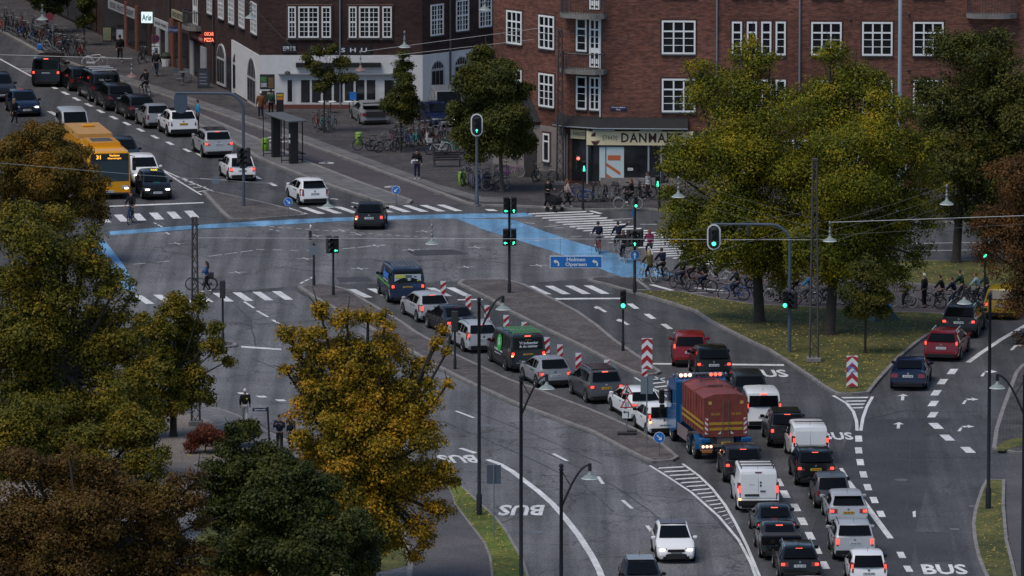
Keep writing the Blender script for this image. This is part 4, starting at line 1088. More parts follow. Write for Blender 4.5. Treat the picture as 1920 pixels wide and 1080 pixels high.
KINDS_CAR = {
 'hatch':   dict(L=4.00, W=1.72, H=1.47, belt=.93, hood=.96, nose=.72, tail=.96, xg=.10, rr=.62, rf=1.95, cw=1.02, fa=.82, ra=.66, R=.31),
 'city':    dict(L=3.55, W=1.64, H=1.49, belt=.93, hood=.98, nose=.76, tail=.92, xg=.06, rr=.45, rf=1.62, cw=.82, fa=.66, ra=.50, R=.29),
 'wagon':   dict(L=4.65, W=1.80, H=1.47, belt=.94, hood=.95, nose=.72, tail=.98, xg=.10, rr=.62, rf=2.12, cw=1.22, fa=.90, ra=.98, R=.33),
 'sedan':   dict(L=4.65, W=1.81, H=1.44, belt=.93, hood=.93, nose=.72, tail=.98, xg=.08, rr=1.35, rf=2.10, cw=1.22, fa=.88, ra=.98, R=.33, trunk=.72),
 'suv':     dict(L=4.40, W=1.84, H=1.63, belt=1.04, hood=1.07, nose=.86, tail=1.10, xg=.10, rr=.58, rf=2.02, cw=1.12, fa=.88, ra=.82, R=.36),
 'minivan': dict(L=4.40, W=1.79, H=1.65, belt=1.02, hood=1.02, nose=.80, tail=1.06, xg=.08, rr=.42, rf=1.85, cw=.92, fa=.86, ra=.80, R=.33),
 'van':     dict(L=4.95, W=1.93, H=1.94, belt=1.16, hood=1.14, nose=.92, tail=1.16, xg=.05, rr=.20, rf=1.62, cw=.86, fa=.92, ra=1.05, R=.34),
 'caddy':   dict(L=4.40, W=1.79, H=1.82, belt=1.08, hood=1.04, nose=.80, tail=1.10, xg=.05, rr=.16, rf=1.72, cw=.90, fa=.86, ra=.82, R=.32),
}
def lerp_tab(tab, x):
 if x <= tab[0][0]: return tab[0][1]
 for (a, b), (c, d) in zip(tab, tab[1:]):
  if x <= c: return [p + (q - p) * (x - a) / (c - a) for p, q in zip(b, d)]
 return tab[-1][1]
PLN = random.Random(3)
_WH = {}
def wheel_mesh(r):
 if r not in _WH:
  t = MB()
  t.lathe([(r * .62, -.09), (r * .93, -.10), (r, -.07), (r, .07), (r * .93, .10), (r * .62, .09)], 18, M=Matrix.Rotation(R(-90), 4, 'X'))
  q = MB()
  q.lathe([(r * .60, .055), (r * .66, .096), (r * .60, .10), (r * .55, .06)], 18, M=Matrix.Rotation(R(-90), 4, 'X'), caps=False)
  q.lathe([(.001, .05), (r * .6, .05)], 14, M=Matrix.Rotation(R(-90), 4, 'X'), m=1)
  for k in range(5):
   q.box((r * .3, 0, .075), (r * .6, r * .17, .03), M=Matrix.Rotation(R(-90), 4, 'X') @ Matrix.Rotation(k * 2 * PI / 5, 4, 'Z'))
  q.lathe([(r * .14, .06), (r * .14, .1), (.01, .105)], 8, M=Matrix.Rotation(R(-90), 4, 'X'))
  _WH[r] = (t.mesh("wheel", TYRE, 40), q.mesh("rim", [RIM, PLAST], 40))
 return _WH[r]
def put_wheel(root, x, y, r):
 a, b = wheel_mesh(r)
 s = 1 if y > 0 else -1
 o = link("wheel", a, root, (x, y, r), 0 if s > 0 else PI)
 link("rim", b, o)
 return o
def plate_text(yel):
 L = "ABCDEHKLNRSTVX"
 return PLN.choice(L) + PLN.choice(L) + " %02d %03d" % (PLN.randint(20, 98), PLN.randint(100, 999))
def number_plate(root, x, z, face, yel=False, y=0.0, w=.52, txt=None):
 q = MB(); h = .12
 q.box((x, y, z), (.02, w, h), 0)
 t = txt or plate_text(yel)
 vs, fs, wh = text_geo(t, 1, .02)
 k = w * .80 / wh[0]; kz = h * .62 / wh[1]
 d = x + face * .013
 q.add([(d, y + face * (p[0] * k + .03), z + p[1] * kz) for p in vs], fs, 1)
 return q.build("number_plate", [PLATEY if yel else PLATEW, PLINK], root)
def car(kind, pnt, pix, ang, label, cat="car", group=None, front=False, name=None, lamps='h', brake=True, lit=True, yel=False, roofm=None, rails=False, cladding=False, glass=True, high=True, head=None, off=0.0, scale=1.0, amber=0, panel_van=False, plate_z=None, plate_y=0.0, spoiler=False):
 K = dict(KINDS_CAR[kind]); L, W, H = K['L'] * scale, K['W'], K['H']
 h = L / 2
 p = P(*pix)
 d = Vector((math.cos(ang), math.sin(ang), 0))
 c = p + d * (h if not front else -h)
 root = thing(name or ("parked_car" if cat == "car" and group and "parked" in group else {'car': 'car', 'van': 'van', 'taxi': 'taxi'}.get(cat, 'car')), (c.x, c.y, 0), ang, label, cat, group)
 belt, tail = K['belt'], K['tail']
 xg, rr, rf, cw = -h + K['xg'], -h + K['rr'], h - K['rf'], h - K['cw']
 trunk = K.get('trunk')
 zb = .20 if kind not in ('suv',) else .24
 boxy = kind in ('van', 'caddy')
 wr = .86 if boxy else (.80 if kind in ('suv', 'minivan', 'city') else .75)
 st = []     # x, half-width factor, underside, belt height, roof factor, top height
 bz = .60 if not boxy else .52
 st.append((-h, .90, zb + .12, .44, .84, .46))
 st.append((-h + .03, .965, zb + .04, bz - .02, .9, bz))
 if trunk:
  st.append((-h + .10, .985, zb, tail - .05, .86, tail))
  st.append((-h + trunk, 1, zb, belt, .86, tail + .02))
  xg = -h + trunk
 else:
  st.append((-h + (.07 if boxy else .09), .985, zb, tail - .04, .93 if boxy else .90, tail))
 st.append((rr, 1, zb, belt + .02, wr, H - .05))
 st.append((rr + .45, 1, zb, belt, wr + .01, H - .005))
 st.append(((rr + rf) / 2 + .2, 1, zb, belt - .01, wr + .01, H))
 st.append((rf, 1, zb, belt - .02, wr, H - .05))
 st.append((cw, 1, zb, K['hood'] - .04, .90, K['hood']))
 st.append((cw + (h - cw) * .5, .99, zb, (K['hood'] + K['nose']) / 2 + .01, .86, (K['hood'] + K['nose']) / 2 + .06))
 st.append((h - .14, .95, zb, K['nose'] - .03, .84, K['nose']))
 st.append((h - .03, .88, zb + .04, .56, .8, .58))
 st.append((h, .80, zb + .1, .44, .74, .46))
 def ringp(s):
  x, wf, lo, be, r_, top = s
  hw = W / 2 * wf
  if top - be < .12:
   be = top - .045
   up = [(hw * .985, be - .03), (hw * .96, be), (W / 2 * r_ * wf, top - .012), (W / 2 * r_ * wf * .82, top + .004), (0, top + .022)]
  else:
   up = [(hw * .995, be - .06), (hw * .965, be), (W / 2 * r_, top - .05), (W / 2 * r_ - .09, top), (0, top + .022)]
  pts = [(hw * .86, lo), (hw * .975, lo + .09), (hw * 1.0, lo + (be - lo) * .55)] + up
  full = [(y, z) for y, z in pts] + [(-y, z) for y, z in pts[-2::-1]]
  return [(x, y, z) for y, z in full], pts
 rings = [ringp(s)[0] for s in st]
 m = MB(); m.loft(rings, 0)
 mats = [pnt, PLAST, roofm or pnt]
 fx, rx, wrad = h - K['fa'], -h + K['ra'], K['R']
 for x in (fx, rx):
  for s in (1, -1):
   m.lathe([(.001, -.01), (wrad + .075, -.01), (wrad + .075, .006), (.001, .006)], 16, (0, 0, 0), 1, Matrix.Translation((x, s * (W / 2 - .002), wrad + .01)) @ Matrix.Rotation(R(-90 * s), 4, 'X'), caps=False)
 m.box((-h + .01, 0, .33), (.06, W * .80, .20), 1, bev=.02)
 m.box((h - .03, 0, .30), (.06, W * .7, .14), 1, bev=.02)
 m.box(((fx + rx) / 2, 0, zb + .02), (fx - rx - .5, W * .97, .08), 1)
 if cladding:
  m.box((-h - .005, 0, .40), (.05, W * .92, .26), 1, bev=.02)
  for s in (1, -1): m.box(((fx + rx) / 2, s * W / 2, zb + .1), (fx - rx - .7, .03, .18), 1)
 body = m.build("body", mats, root, 38)
 tab = [(s[0], [ringp(s)[1][4], ringp(s)[1][5], ringp(s)[1][3], ringp(s)[1][2]]) for s in st]
 tab = [(x, [v for q in l for v in q]) for x, l in tab]
 def side(x, t, off_, s):
  """point on the flank: t=0 at the belt, 1 at the roof edge, negative down the door"""
  v = lerp_tab(tab, x)
  b, r_, sh, md = v[0:2], v[2:4], v[4:6], v[6:8]
  if t >= 0: y, z = b[0] + (r_[0] - b[0]) * t, b[1] + (r_[1] - b[1]) * t
  else: y, z = sh[0] + (md[0] - sh[0]) * -t, sh[1] + (md[1] - sh[1]) * -t
  return (x, s * (y + off_), z + off_ * .25)
 def flank(name_, x0, x1, t0, t1, off_, s, m_, n=6, slant=0.0):
  q = MB(); vs = []
  for i in range(n + 1):
   x = x0 + (x1 - x0) * i / n
   vs.append(side(x, t0, off_, s)); vs.append(side(x + slant * (1 - 2 * i / n) if slant else x, t1, off_, s))
  fs = [(2 * i, 2 * i + 2, 2 * i + 3, 2 * i + 1) if s < 0 else (2 * i, 2 * i + 1, 2 * i + 3, 2 * i + 2) for i in range(n)]
  q.add(vs, fs); return q.build(name_, m_, root, 30)
 a_end = rf + (cw - rf) * .80
 r_end = xg + (rr - xg) * (.62 if trunk else .45)
 mid = (rf + rr) / 2 + (.10 if not boxy else .0)
 three = kind in ('wagon', 'suv', 'minivan', 'van', 'caddy')
 for s in (1, -1):
  if panel_van:
   flank("side_window", rf - .95, a_end, .06, .86, .012, s, CGLASS)
  else:
   flank("side_window", mid + .04, a_end, .06, .86, .012, s, CGLASS)
   if three:
    x2 = rr + (.50 if not boxy else .95)
    flank("side_window", x2 + .05, mid - .04, .06, .86, .012, s, CGLASS)
    flank("side_window", r_end + .1, x2 - .03, .1, .82, .012, s, CGLASS)
   else:
    flank("side_window", max(r_end, rx + .05) if not trunk else r_end + .1, mid - .04, .06, .84, .012, s, CGLASS)
  dr = [(mid, cw - .05)] if panel_van or kind == 'city' else [(mid + .01, cw - .05), (rx + wrad + .1, mid - .01)]
  for x0, x1 in dr:
   do = flank("door", x0, x1, -.04, -1.0, .008, s, pnt, 3)
   hp = side(x0 + .12, -.15, .02, s); q = MB(); q.box(hp, (.2, .03, .035)); q.build("handle", PLAST if kind != 'sedan' else CHROME, do)
  mp = side(cw - .22, .1, .11, s)
  q = MB(); q.box((mp[0], mp[1], mp[2] + .03), (.12, .20, .15), 0, bev=.035); q.box((mp[0] + .03, mp[1] - s * .12, mp[2] - .02), (.05, .12, .04), 1)
  q.build("wing_mirror", [pnt if kind not in ('van', 'caddy', 'city') else PLAST, PLAST], root, 40)
 def cross(xa, xb, wa, wb, za, zb_, off_, name_, m_, up, ins=.06):
  """curved pane across the car between two heights"""
  q = MB(); vs = []; n = 6
  for (x, w_, z) in ((xa, wa, za), (xb, wb, zb_)):
   for i in range(n + 1):
    u = -1 + 2 * i / n
    bul = (1 - u * u) * .035
    vs.append((x + up * off_ + up * bul, u * w_, z + off_ * .7 + .006))
  fs = [(i, i + 1, n + 2 + i, n + 1 + i) if up < 0 else (i, n + 1 + i, n + 2 + i, i + 1) for i in range(n)]
  fs = [f[::-1] for f in fs]
  q.add(vs, fs); return q.build(name_, m_, root, 40)
 def topat(x):
  t = [(s[0], [s[5], s[4] * W / 2]) for s in st]
  return lerp_tab(t, x)
 xa, xb = cw - .05, rf + .06
 za, zb_ = topat(xa)[0], topat(xb)[0]
 cross(xa, xb, W / 2 * .80, W / 2 * (wr - .10), za + .02, zb_ + .012, .014, "windscreen", CGLASS, 1)
 if glass:
  x0g, x1g = (-h + .075 if boxy else xg + .02), rr - .04
  z0g, z1g = topat(x0g)[0] + (.03 if boxy else .05), topat(x1g)[0] + .01
  if boxy: x0g, x1g, z0g, z1g = -h + .07, rr - .05, tail + .02, H - .16
  rw = cross(x0g, x1g, W / 2 * (.80 if not trunk else .74), W / 2 * (wr - (.09 if boxy else .10)), z0g, z1g, .012, "rear_window", CGLASS, -1)
 if high:
  q = MB(); q.box((rr - .02 if not trunk else rr - .08, 0, H - .075 if not trunk else H - .062), (.06, .30, .045)); q.build("brake_light", BRAKEON if brake else TAIL, root)
 if roofm:
  q = MB(); q.box(((rr + rf) / 2 + .1, 0, H + .012), (rf - rr - .25, W * (wr - .08), .02), 0, bev=.006); q.build("roof_panel", roofm, root)
 if spoiler:
  q = MB(); q.box((rr - .1, 0, H - .03), (.26, W * (wr - .06), .04), 0, bev=.012); q.build("spoiler", pnt, root, 40)
 if rails:
  for s in (1, -1):
   q = MB(); y = s * (W / 2 * wr - .05); q.tube([(rr + .1, y, H - .02), (rr + .25, y, H + .05), (rf - .1, y, H + .05), (rf + .05, y, H - .02)], .018, 5); q.build("roof_rail", CHROME if rails == 2 else PLAST, root)
 def taillamp(s):
  q = MB(); yo = W / 2
  if lamps == 'h': z0, z1, inw = belt - .24, belt - .05, .40
  elif lamps == 'v': z0, z1, inw = belt - .22, min(H - .35, belt + .30), .16
  elif lamps == 's': z0, z1, inw = belt - .30, belt - .06, .22
  elif lamps == 'vl': z0, z1, inw = .62, H * .72, .15
  elif lamps == 'thin': z0, z1, inw = belt - .14, belt - .05, .46
  else: z0, z1, inw = belt - .32, belt + .06, .20
  xr_ = lambda z: -h + (.055 if boxy else .03 + max(0, (z - bz)) * .20) - .02
  rows = []
  for z in (z0, z1):
   x = xr_(z) - (.0)
   dy = .04 if z > belt else .015
   k = .10 * (z - belt) if z > belt else 0
   rows.append([(x, s * (yo - inw), z), (x - .012, s * (yo - .14 - k * .5), z), (x + .05, s * (yo - dy - k), z), (x + .22, s * (yo + .012 - k * 1.0), z), (x + .2, s * (yo - .10), z), (x + .05, s * (yo - inw), z)])
  if s < 0: rows = [r[::-1] for r in rows]
  q.loft(rows[::-1] if False else rows, 0)
  o = q.build("tail_light", TAIL, root, 20)
  if lit:
   q2 = MB(); zc = (z0 + z1) / 2; x = xr_(zc) - .022
   if lamps in ('v', 'vl'): q2.box((x + .005, s * (yo - .10), z0 + (z1 - z0) * .62), (.04, .09, (z1 - z0) * .42), bev=.012)
   elif lamps == 'thin': q2.box((x, s * (yo - .26), zc), (.03, .34, .05), bev=.008)
   else: q2.box((x, s * (yo - .16), zc), (.035, min(.17, inw * .62), (z1 - z0) * .62), bev=.012)
   q2.build("bulb", TAILON, o)
  if amber and (amber == 2 or s == amber):
   q2 = MB(); q2.box((xr_(z0) - .02, s * (yo - .12), z0 + .02), (.03, .1, .08), bev=.01); q2.build("indicator", AMBER, o)
  return o
 for s in (1, -1):
  taillamp(s)
 pz = plate_z or (tail - .26 if not trunk else tail - .22)
 if boxy and not plate_z: pz = .92
 number_plate(root, -h + .015 + max(0, pz - bz) * .12, pz, -1, yel, plate_y)
 if not boxy or True:
  q = MB(); q.lathe([(.001, 0), (.055, 0), (.055, .02), (.001, .025)], 12, M=Matrix.Translation((-h + .03 + (tail - .1 - bz) * .14, plate_y, tail - (.10 if not trunk else .09))) @ Matrix.Rotation(R(-90), 4, 'Y'), caps=False); q.build("badge", CHROME, root)
 for s in (1, -1):
  q = MB(); zf = K['nose'] - .06
  rows = [[(h - .06, s * W * .24, z), (h - .075, s * W * .36, z), (h - .16, s * W * .455, z), (h - .36, s * W * .485, z), (h - .36, s * W * .4, z), (h - .18, s * W * .24, z)] for z in (zf - .10, zf + .055)]
  if s < 0: rows = [r[::-1] for r in rows]
  q.loft(rows); o = q.build("headlight", HEADOFF, root, 30)
  if head and (head == 2 or head == s):
   q = MB(); q.box((h - .055, s * W * .35, zf - .02), (.08, .24, .08), bev=.02); q.build("bulb", HEADON, o)
 q = MB(); q.box((h - .02, 0, .60), (.05, W * .44, .12), 0, bev=.02); q.box((h - .005, 0, .36), (.04, W * .55, .17), 0, bev=.02); q.build("grille", PLAST, root, 40)
 number_plate(root, h + .012, .47, 1, yel)
 for x in (fx, rx):
  for s in (1, -1):
   put_wheel(root, x, s * (W / 2 - .065), wrad)
 q = MB(); q.tube([(rr + .4, 0, H), (rr + .28, 0, H + .2)], .008, 4); q.build("aerial", PLAST, root)
 root["_dims"] = "%.2f" % L
 return root, K, h
def kidbox(root, name, c, d, m_, bev=0.0, parent=None):
 q = MB(); q.box(c, d, 0, bev=bev); return q.build(name, m_, parent or root, 40)
QUEUE = "vehicles queuing at the junction"
hA = heading((1248, 818), (765, 570))
r, K, h = car('van', CNAVY, (765, 571), heading((790, 600), (752, 565)), "dark blue tradesman's van with bright posters in its rear window, heading the turning queue", "van", QUEUE, yel=True, lamps='s', brake=False, high=False)
PCT = MB(); PCT.box((-h + .035, 0, 1.42), (.02, 1.44, .42), 0, Matrix.Rotation(0, 4, 'Y')); 
PCT.box((-h + .022, .42, 1.52), (.02, .46, .15), 1); PCT.box((-h + .022, -.05, 1.40), (.02, .34, .38), 2); PCT.box((-h + .01, -.07, 1.36), (.02, .15, .14), 0)
for yy, zz, ww, hh in ((-.4, 1.5, .13, .06), (-.55, 1.27, .1, .05)): PCT.box((-h + .022, yy, zz), (.02, ww, hh), 3 if zz > 1.4 else 1)
po = PCT.build("poster", [mat("poster_pale", (.42, .47, .50), .5, var=.15), mat("poster_yellow", (.52, .55, .03), .5), mat("poster_grey", (.09, .11, .12), .5), mat("poster_blue", (.02, .06, .16), .5)], r)
po.location = (.035, 0, 0)
def side_text(root, txt, x0, x1, z0, z1, y, m_, s=1, bold=.04, lean=0.0):
 vs, fs, wh = text_geo(txt, 1, bold); q = MB()
 kx = (x1 - x0) / wh[0]; kz = (z1 - z0) / wh[1]
 q.add([((x0 + x1) / 2 - s * p[0] * kx, s * (y + lean * (z0 + z1) / 2 - lean * ((z0 + z1) / 2 + p[1] * kz)), (z0 + z1) / 2 + p[1] * kz) for p in vs], fs)
 return q.build("lettering", m_, root)
VB = mat("vinyl_blue", (.03, .20, .62), .5); VG = mat("vinyl_green", (.08, .30, .05), .5); VWH = mat("vinyl_white", (.60, .62, .64), .5)
side_text(r, "Assemt", -1.9, -.2, 1.28, 1.75, .965, VB, lean=.13)
kidbox(r, "stripe", (-.1, .978, .98), (4.2, .012, .13), VG); kidbox(r, "stripe", (-1.0, .982, 1.17), (1.5, .012, .035), VWH)
q = MB(); q.text("Håndværker", (0, 0), .07, 0, 0); q.text("70 70 26 10", (0, -.11), .06, 0, 0)
q.build("lettering", VB, r, loc=(-h + .03, -.45, 1.06), rz=R(-90))
def roof_rack(root, H, W, xs, lattice=True, m_=None):
 q = MB()
 for x in xs: q.box((x, 0, H + .10), (.06, W * .80, .05)); q.box((x, W * .38, H + .05), (.06, .05, .1)); q.box((x, -W * .38, H + .05), (.06, .05, .1))
 if lattice:
  n = 9
  for i in range(n): q.tube([(xs[0], -W * .36 + W * .72 * i / (n - 1), H + .13), (xs[-1], -W * .36 + W * .72 * i / (n - 1), H + .13)], .016, 4)
  for i in range(8): q.box((xs[0] + (xs[-1] - xs[0]) * i / 7, 0, H + .12), (.03, W * .72, .02))
 return q.build("roof_rack", m_ or PLAST, root)
roof_rack(r, 1.94, 1.93, (-2.1, -.1), True, mat("rack_alu", (.22, .23, .26), .5, .5))
car('hatch', CPALE, (816, 606), hA - .02, "silver hatchback with tall red tail lights behind the dark blue van", "car", QUEUE, lamps='big', scale=1.05)
car('sedan', CDGR, (868, 633), hA - .02, "dark saloon behind the silver hatchback, queuing for the turn", "car", QUEUE, lamps='h', brake=False)
car('wagon', CPALE, (908, 663), hA - .03, "silver estate car with pillar tail lights, waiting in front of the black charity van", "car", QUEUE, lamps='v', rails=2)
r, K, h = car('van', paint("charcoal", (.017, .018, .019)), (991, 699), hA - .03, "black van lettered Vi indsamler & du støtter with a green disc on its side", "van", QUEUE, yel=True, lamps='s', amber=2)
q = MB(); q.text("Vi indsamler", (0, .09), .15, 0, 0, None, .03, 1.0); q.text("& du støtter", (0, -.09), .14, 0, 0, None, .03, .98); q.build("lettering", VWH, r, loc=(-h + .035, -.02, 1.45), rz=R(-90))
q = MB(); q.text("Genbrug", (0, 0), .08, 0, 0); q.build("lettering", mat("vinyl_gold", (.30, .22, .06), .5), r, loc=(-h + .05, 0, 1.68), rz=R(-90))
q = MB(); q.text("tøj og sko til et godt formål", (0, 0), .07, 0, 0, None, 0, 1.1); q.text("hver dag", (-.3, .1), .06, 0, 0); q.build("lettering", VWH, r, loc=(-h - .02, .1, .52), rz=R(-90))
q = MB()
q.lathe([(.001, 0), (.44, 0), (.44, .012), (.001, .012)], 24, M=Matrix.Translation((-.35, .955, 1.28)) @ Matrix.Rotation(R(-90 + 5), 4, 'X'), caps=False)
dsc = q.build("emblem", mat("vinyl_bright_green", (.03, .36, .06), .5), r)
q = MB(); q.box((-.35, .972, 1.22), (.14, .012, .34)); q.lathe([(.001, 0), (.085, 0), (.085, .014), (.001, .014)], 12, M=Matrix.Translation((-.35, .958, 1.47)) @ Matrix.Rotation(R(-86), 4, 'X'), caps=False); q.box((-.48, .972, 1.25), (.06, .012, .22)); q.box((-.25, .972, 1.25), (.06, .012, .22)); q.build("figure", VWH, dsc)
side_text(r, "Folkekirkens", -1.0, .5, .84, .97, .985, VWH, lean=0); side_text(r, "indsamling nu", -.7, .5, .66, .75, .99, VWH, lean=0)
roof_rack(r, 1.93, 1.93, (-2.2, -1.2, -.2), True, mat("rack_green", (.10, .26, .12), .5))
car('hatch', CSIL, (1042, 729), hA - .02, "silver hatchback between the black charity van and the grey people carrier", "car", QUEUE, lamps='s', brake=False, high=False, plate_z=.66, scale=.97)
car('minivan', CGREY, (1138, 758), hA - .04, "grey people carrier with black roof and yellow plate in the turning queue", "car", QUEUE, yel=True, lamps='h', roofm=CK, rails=2)
car('hatch', CW, (1212, 791), hA - .05, "white low hatchback behind the pole with the roadworks triangles", "car", QUEUE, lamps='thin', scale=1.12)
car('city', CW, (1246, 819), hA - .08, "small white boxy hatchback squeezed beside the blue lorry cab", "car", QUEUE, lamps='v', brake=False, high=False, amber=1, plate_z=.55)
hB = heading((1423, 962), (1361, 866)) - .10
hC = heading((1627, 1103), (1518, 868))
car('suv', CDGR, (1395, 908), heading((1395, 908), (1370, 860)), "black hatchback between the red container lorry and the white delivery van", "car", QUEUE, lamps='h', off=0)
r, K, h = car('van', CW, (1422, 962), heading((1422, 962), (1398, 905)), "white delivery van with three black roof bars and twin rear doors", "van", QUEUE, yel=True, lamps='vl', glass=False, panel_van=True, brake=False, plate_z=.72, plate_y=.28, amber=1)
for x in (-1.7, -.9, -.2):
 q = MB(); q.box((x, 0, 2.06), (.07, 1.62, .045), bev=.01); q.box((x, .74, 2.0), (.06, .05, .13)); q.box((x, -.74, 2.0), (.06, .05, .13)); q.build("roof_bar", BLACKM, r)
for s in (1, -1):
 do = kidbox(r, "rear_door", (-h + .036, s * .415, 1.24), (.03, .815, 1.12), CW, .012)
 if s < 0:
  kidbox(r, "handle", (-h + .005, -.2, 1.02), (.03, .24, .05), BLACKM, 0, do)
  for zz in (1.28, 1.42):
   q = MB(); q.lathe([(.001, 0), (.045, 0), (.045, .02), (.001, .02)], 10, M=Matrix.Translation((-h + .02, -.1, zz)) @ Matrix.Rotation(R(-90), 4, 'Y'), caps=False); q.build("badge", BLACKM, do)
 else:
  kidbox(r, "plate_recess", (-h + .012, .30, .83), (.03, .66, .10), BLACKM, 0, do)
  q = MB(); q.text("Service", (0, 0), .06, 0, 0); q.build("lettering", PLINK, do, loc=(-h + .015, .3, 1.32), rz=R(-90))
kidbox(r, "bumper", (-h - .01, 0, .46), (.10, 1.86, .26), PLAST, .03)
car('sedan', CDGR, (1456, 1018), heading((1456, 1018), (1430, 962)), "dark saloon car with lit high brake light, between white van and black pickup", "car", QUEUE, lamps='h')
def pickup():
 r, K, h = car('sedan', CK, (1465, 1052), heading((1465, 1052), (1447, 1010)), "black double-cab pickup truck with covered load bed and lit brake light", "pickup", QUEUE, name="pickup_truck", lamps='v', rails=False)
 kidbox(r, "load_bed", (-h + .72, 0, .92), (1.46, 1.80, .40), CK, .05)
 kidbox(r, "tonneau_cover", (-h + .74, 0, 1.13), (1.36, 1.62, .035), BLACKM, .01)
 t = kidbox(r, "tailgate", (-h - .02, 0, .92), (.05, 1.5, .36), CK, .015)
 kidbox(r, "emblem", (-h - .055, 0, .94), (.02, .22, .07), CHROME, 0, t)
 return r
pickup()
car('wagon', CK, (1500, 1092), heading((1500, 1092), (1478, 1040)), "black estate car with chrome roof rails at the back of the middle lane", "car", QUEUE, lamps='h', rails=2)
car('hatch', CW, (1522, 1158), heading((1522, 1158), (1500, 1092)), "white car of which only the roof shows, behind the black estate", "car", QUEUE)
car('minivan', CRED, (1294, 690), heading((1294, 690), (1250, 632)) - .1, "red people carrier with small rear side lights, first at the bus stop line", "car", QUEUE, lamps='v', brake=False, high=False, scale=.96)
car('suv', CK, (1339, 716), heading((1339, 716), (1312, 672)), "black crossover with claw-like triple red tail lights in front of the lorry", "car", QUEUE, lamps='h', brake=False, high=False)
car('minivan', CDGR, (1406, 766), heading((1406, 766), (1378, 722)), "dark grey car half hidden beside the lorry's blue cab roof", "car", QUEUE, lamps='big', brake=False, high=False)
car('caddy', CW, (1432, 806), heading((1432, 806), (1408, 762)), "white compact van with dark tailgate glass beside the red container", "van", QUEUE, lamps='v', plate_z=.62)
car('suv', CDGR, (1478, 841), heading((1478, 841), (1452, 795)), "dark crossover with round tail lamps beside the red container, ahead of the windowless white van", "car", QUEUE, lamps='s', roofm=CK)
r, K, h = car('caddy', CW, (1520, 872), heading((1520, 872), (1490, 818)), "white windowless panel van with roof bars behind the dark crossover", "van", QUEUE, lamps='v', glass=False, panel_van=True, high=False)
for s in (1, -1): kidbox(r, "rear_door", (-h + .036, s * .375, 1.15), (.03, .735, .95), CW, .012)
for x in (-1.2, -.2): kidbox(r, "roof_bar", (x, 0, 1.92), (.06, 1.4, .04), PLAST)
car('suv', CK, (1530, 914), heading((1530, 914), (1502, 862)), "black sports utility car with wide lit tail lamps and yellow plate", "car", QUEUE, yel=True, lamps='h', rails=True, scale=1.04)
car('city', CGREY, (1562, 955), heading((1562, 955), (1540, 912)), "small grey rounded city car with lit window behind the black sports utility", "car", QUEUE, lamps='s', brake=False, high=False, lit=False)
car('wagon', CPALE, (1591, 991), heading((1591, 991), (1572, 950)), "pale silver estate car with sloping tail lamps and a yellow plate", "car", QUEUE, yel=True, lamps='h', scale=.97, spoiler=True)
car('suv', CPALE, (1603, 1054), heading((1603, 1054), (1580, 1000)), "silver compact crossover with bright square tail lamps and dark lower bumper", "car", QUEUE, lamps='big', cladding=True, scale=.95, rails=True, high=False)
car('city', CW, (1629, 1104), heading((1629, 1104), (1608, 1056)), "small white city car with black glass tailgate at the end of its lane", "car", QUEUE, lamps='v', high=False)
car('sedan', CNAVY, (1702, 734), heading((1702, 734), (1722, 690)), "dark navy saloon beside the grass verge kerb, behind the red estate", "car", QUEUE, lamps='h', brake=False, high=False, lit=False)
car('wagon', CRED2, (1764, 679), heading((1764, 679), (1812, 628)), "dark red estate car beside the lawn kerb on the branch road", "car", QUEUE, lamps='v', brake=False, high=False, rails=2, lit=True, scale=1.02)
car('suv', CDGR, (1797, 635), heading((1797, 635), (1838, 590)), "dark sports utility car with claw-like lit tail lamps ahead of the red estate", "car", QUEUE, lamps='h', rails=2, high=False, scale=1.03)
car('minivan', CYEL, (1874, 601), heading((1874, 601), (1925, 555)), "yellow people carrier half behind brown leaves, at the front of the branch road", "car", QUEUE, lamps='s', brake=False, high=False)
hO = heading((1240, 985), (1270, 1058))
r, K, h = car('hatch', CW, (1268, 1058), hO, "white hatchback with lit headlights and a driver, coming down the lower road", "car", "oncoming cars", front=True, head=2, roofm=paint("plum", (.035, .012, .016)), scale=.985)
q = MB(); q.box((h + .02, 0, .36), (.03, .82, .24), 0, bev=.01); q.box((h + .025, 0, .52), (.03, .5, .035), 1); q.build("lower_grille", [BLACK, CHROME], r)
q = MB(); q.lathe([(.001, .10), (.085, .06), (.095, -.02), (.05, -.1)], 8, (.33, .33, 1.18)); q.lathe([(.16, .02), (.20, -.1), (.2, -.2)], 8, (.30, .33, 1.04))
car('hatch', CDGR, (1208, 1128), hO, "dark car with pale roof entering at the frame's foot, ahead of the white hatchback", "car", "oncoming cars", front=True, roofm=CSIL)
FAR = "cars on the street beside the bus platform"
car('hatch', CDGR, (692, 432), R(88), "dark grey small hatchback crossing the blue cycle lane", "car", None, lamps='s', roofm=None, scale=.93, high=False, amber=1)
car('hatch', CW, (591, 386), heading((597, 386), (520, 345)), "white sporty hatchback with black rear diffuser by the blue arrow sign", "car", FAR, lamps='big', brake=False, high=False, lit=False, spoiler=True)
car('city', CW, (455, 341), heading((455, 341), (395, 300)), "small white hatchback with red round lamps behind the signal post", "car", FAR, lamps='s', high=False)
car('suv', CPALE, (411, 297), heading((411, 297), (358, 262)), "pale silver crossover with lit tail lamps and dark panoramic roof", "car", FAR, lamps='h', roofm=CDGR, rails=2, scale=1.02)
car('suv', CW, (345, 258), heading((345, 258), (285, 222)), "white crossover with black wheel arches and yellow plate beside the platform's end", "car", FAR, yel=True, lamps='s', brake=False, high=False, roofm=CK, cladding=True, scale=.93, lit=False)
car('hatch', CSIL, (299, 242), heading((299, 242), (240, 207)), "silver hatchback between the white crossover and the dark estate", "car", FAR, lamps='s', brake=False, high=False, lit=False, scale=.93)
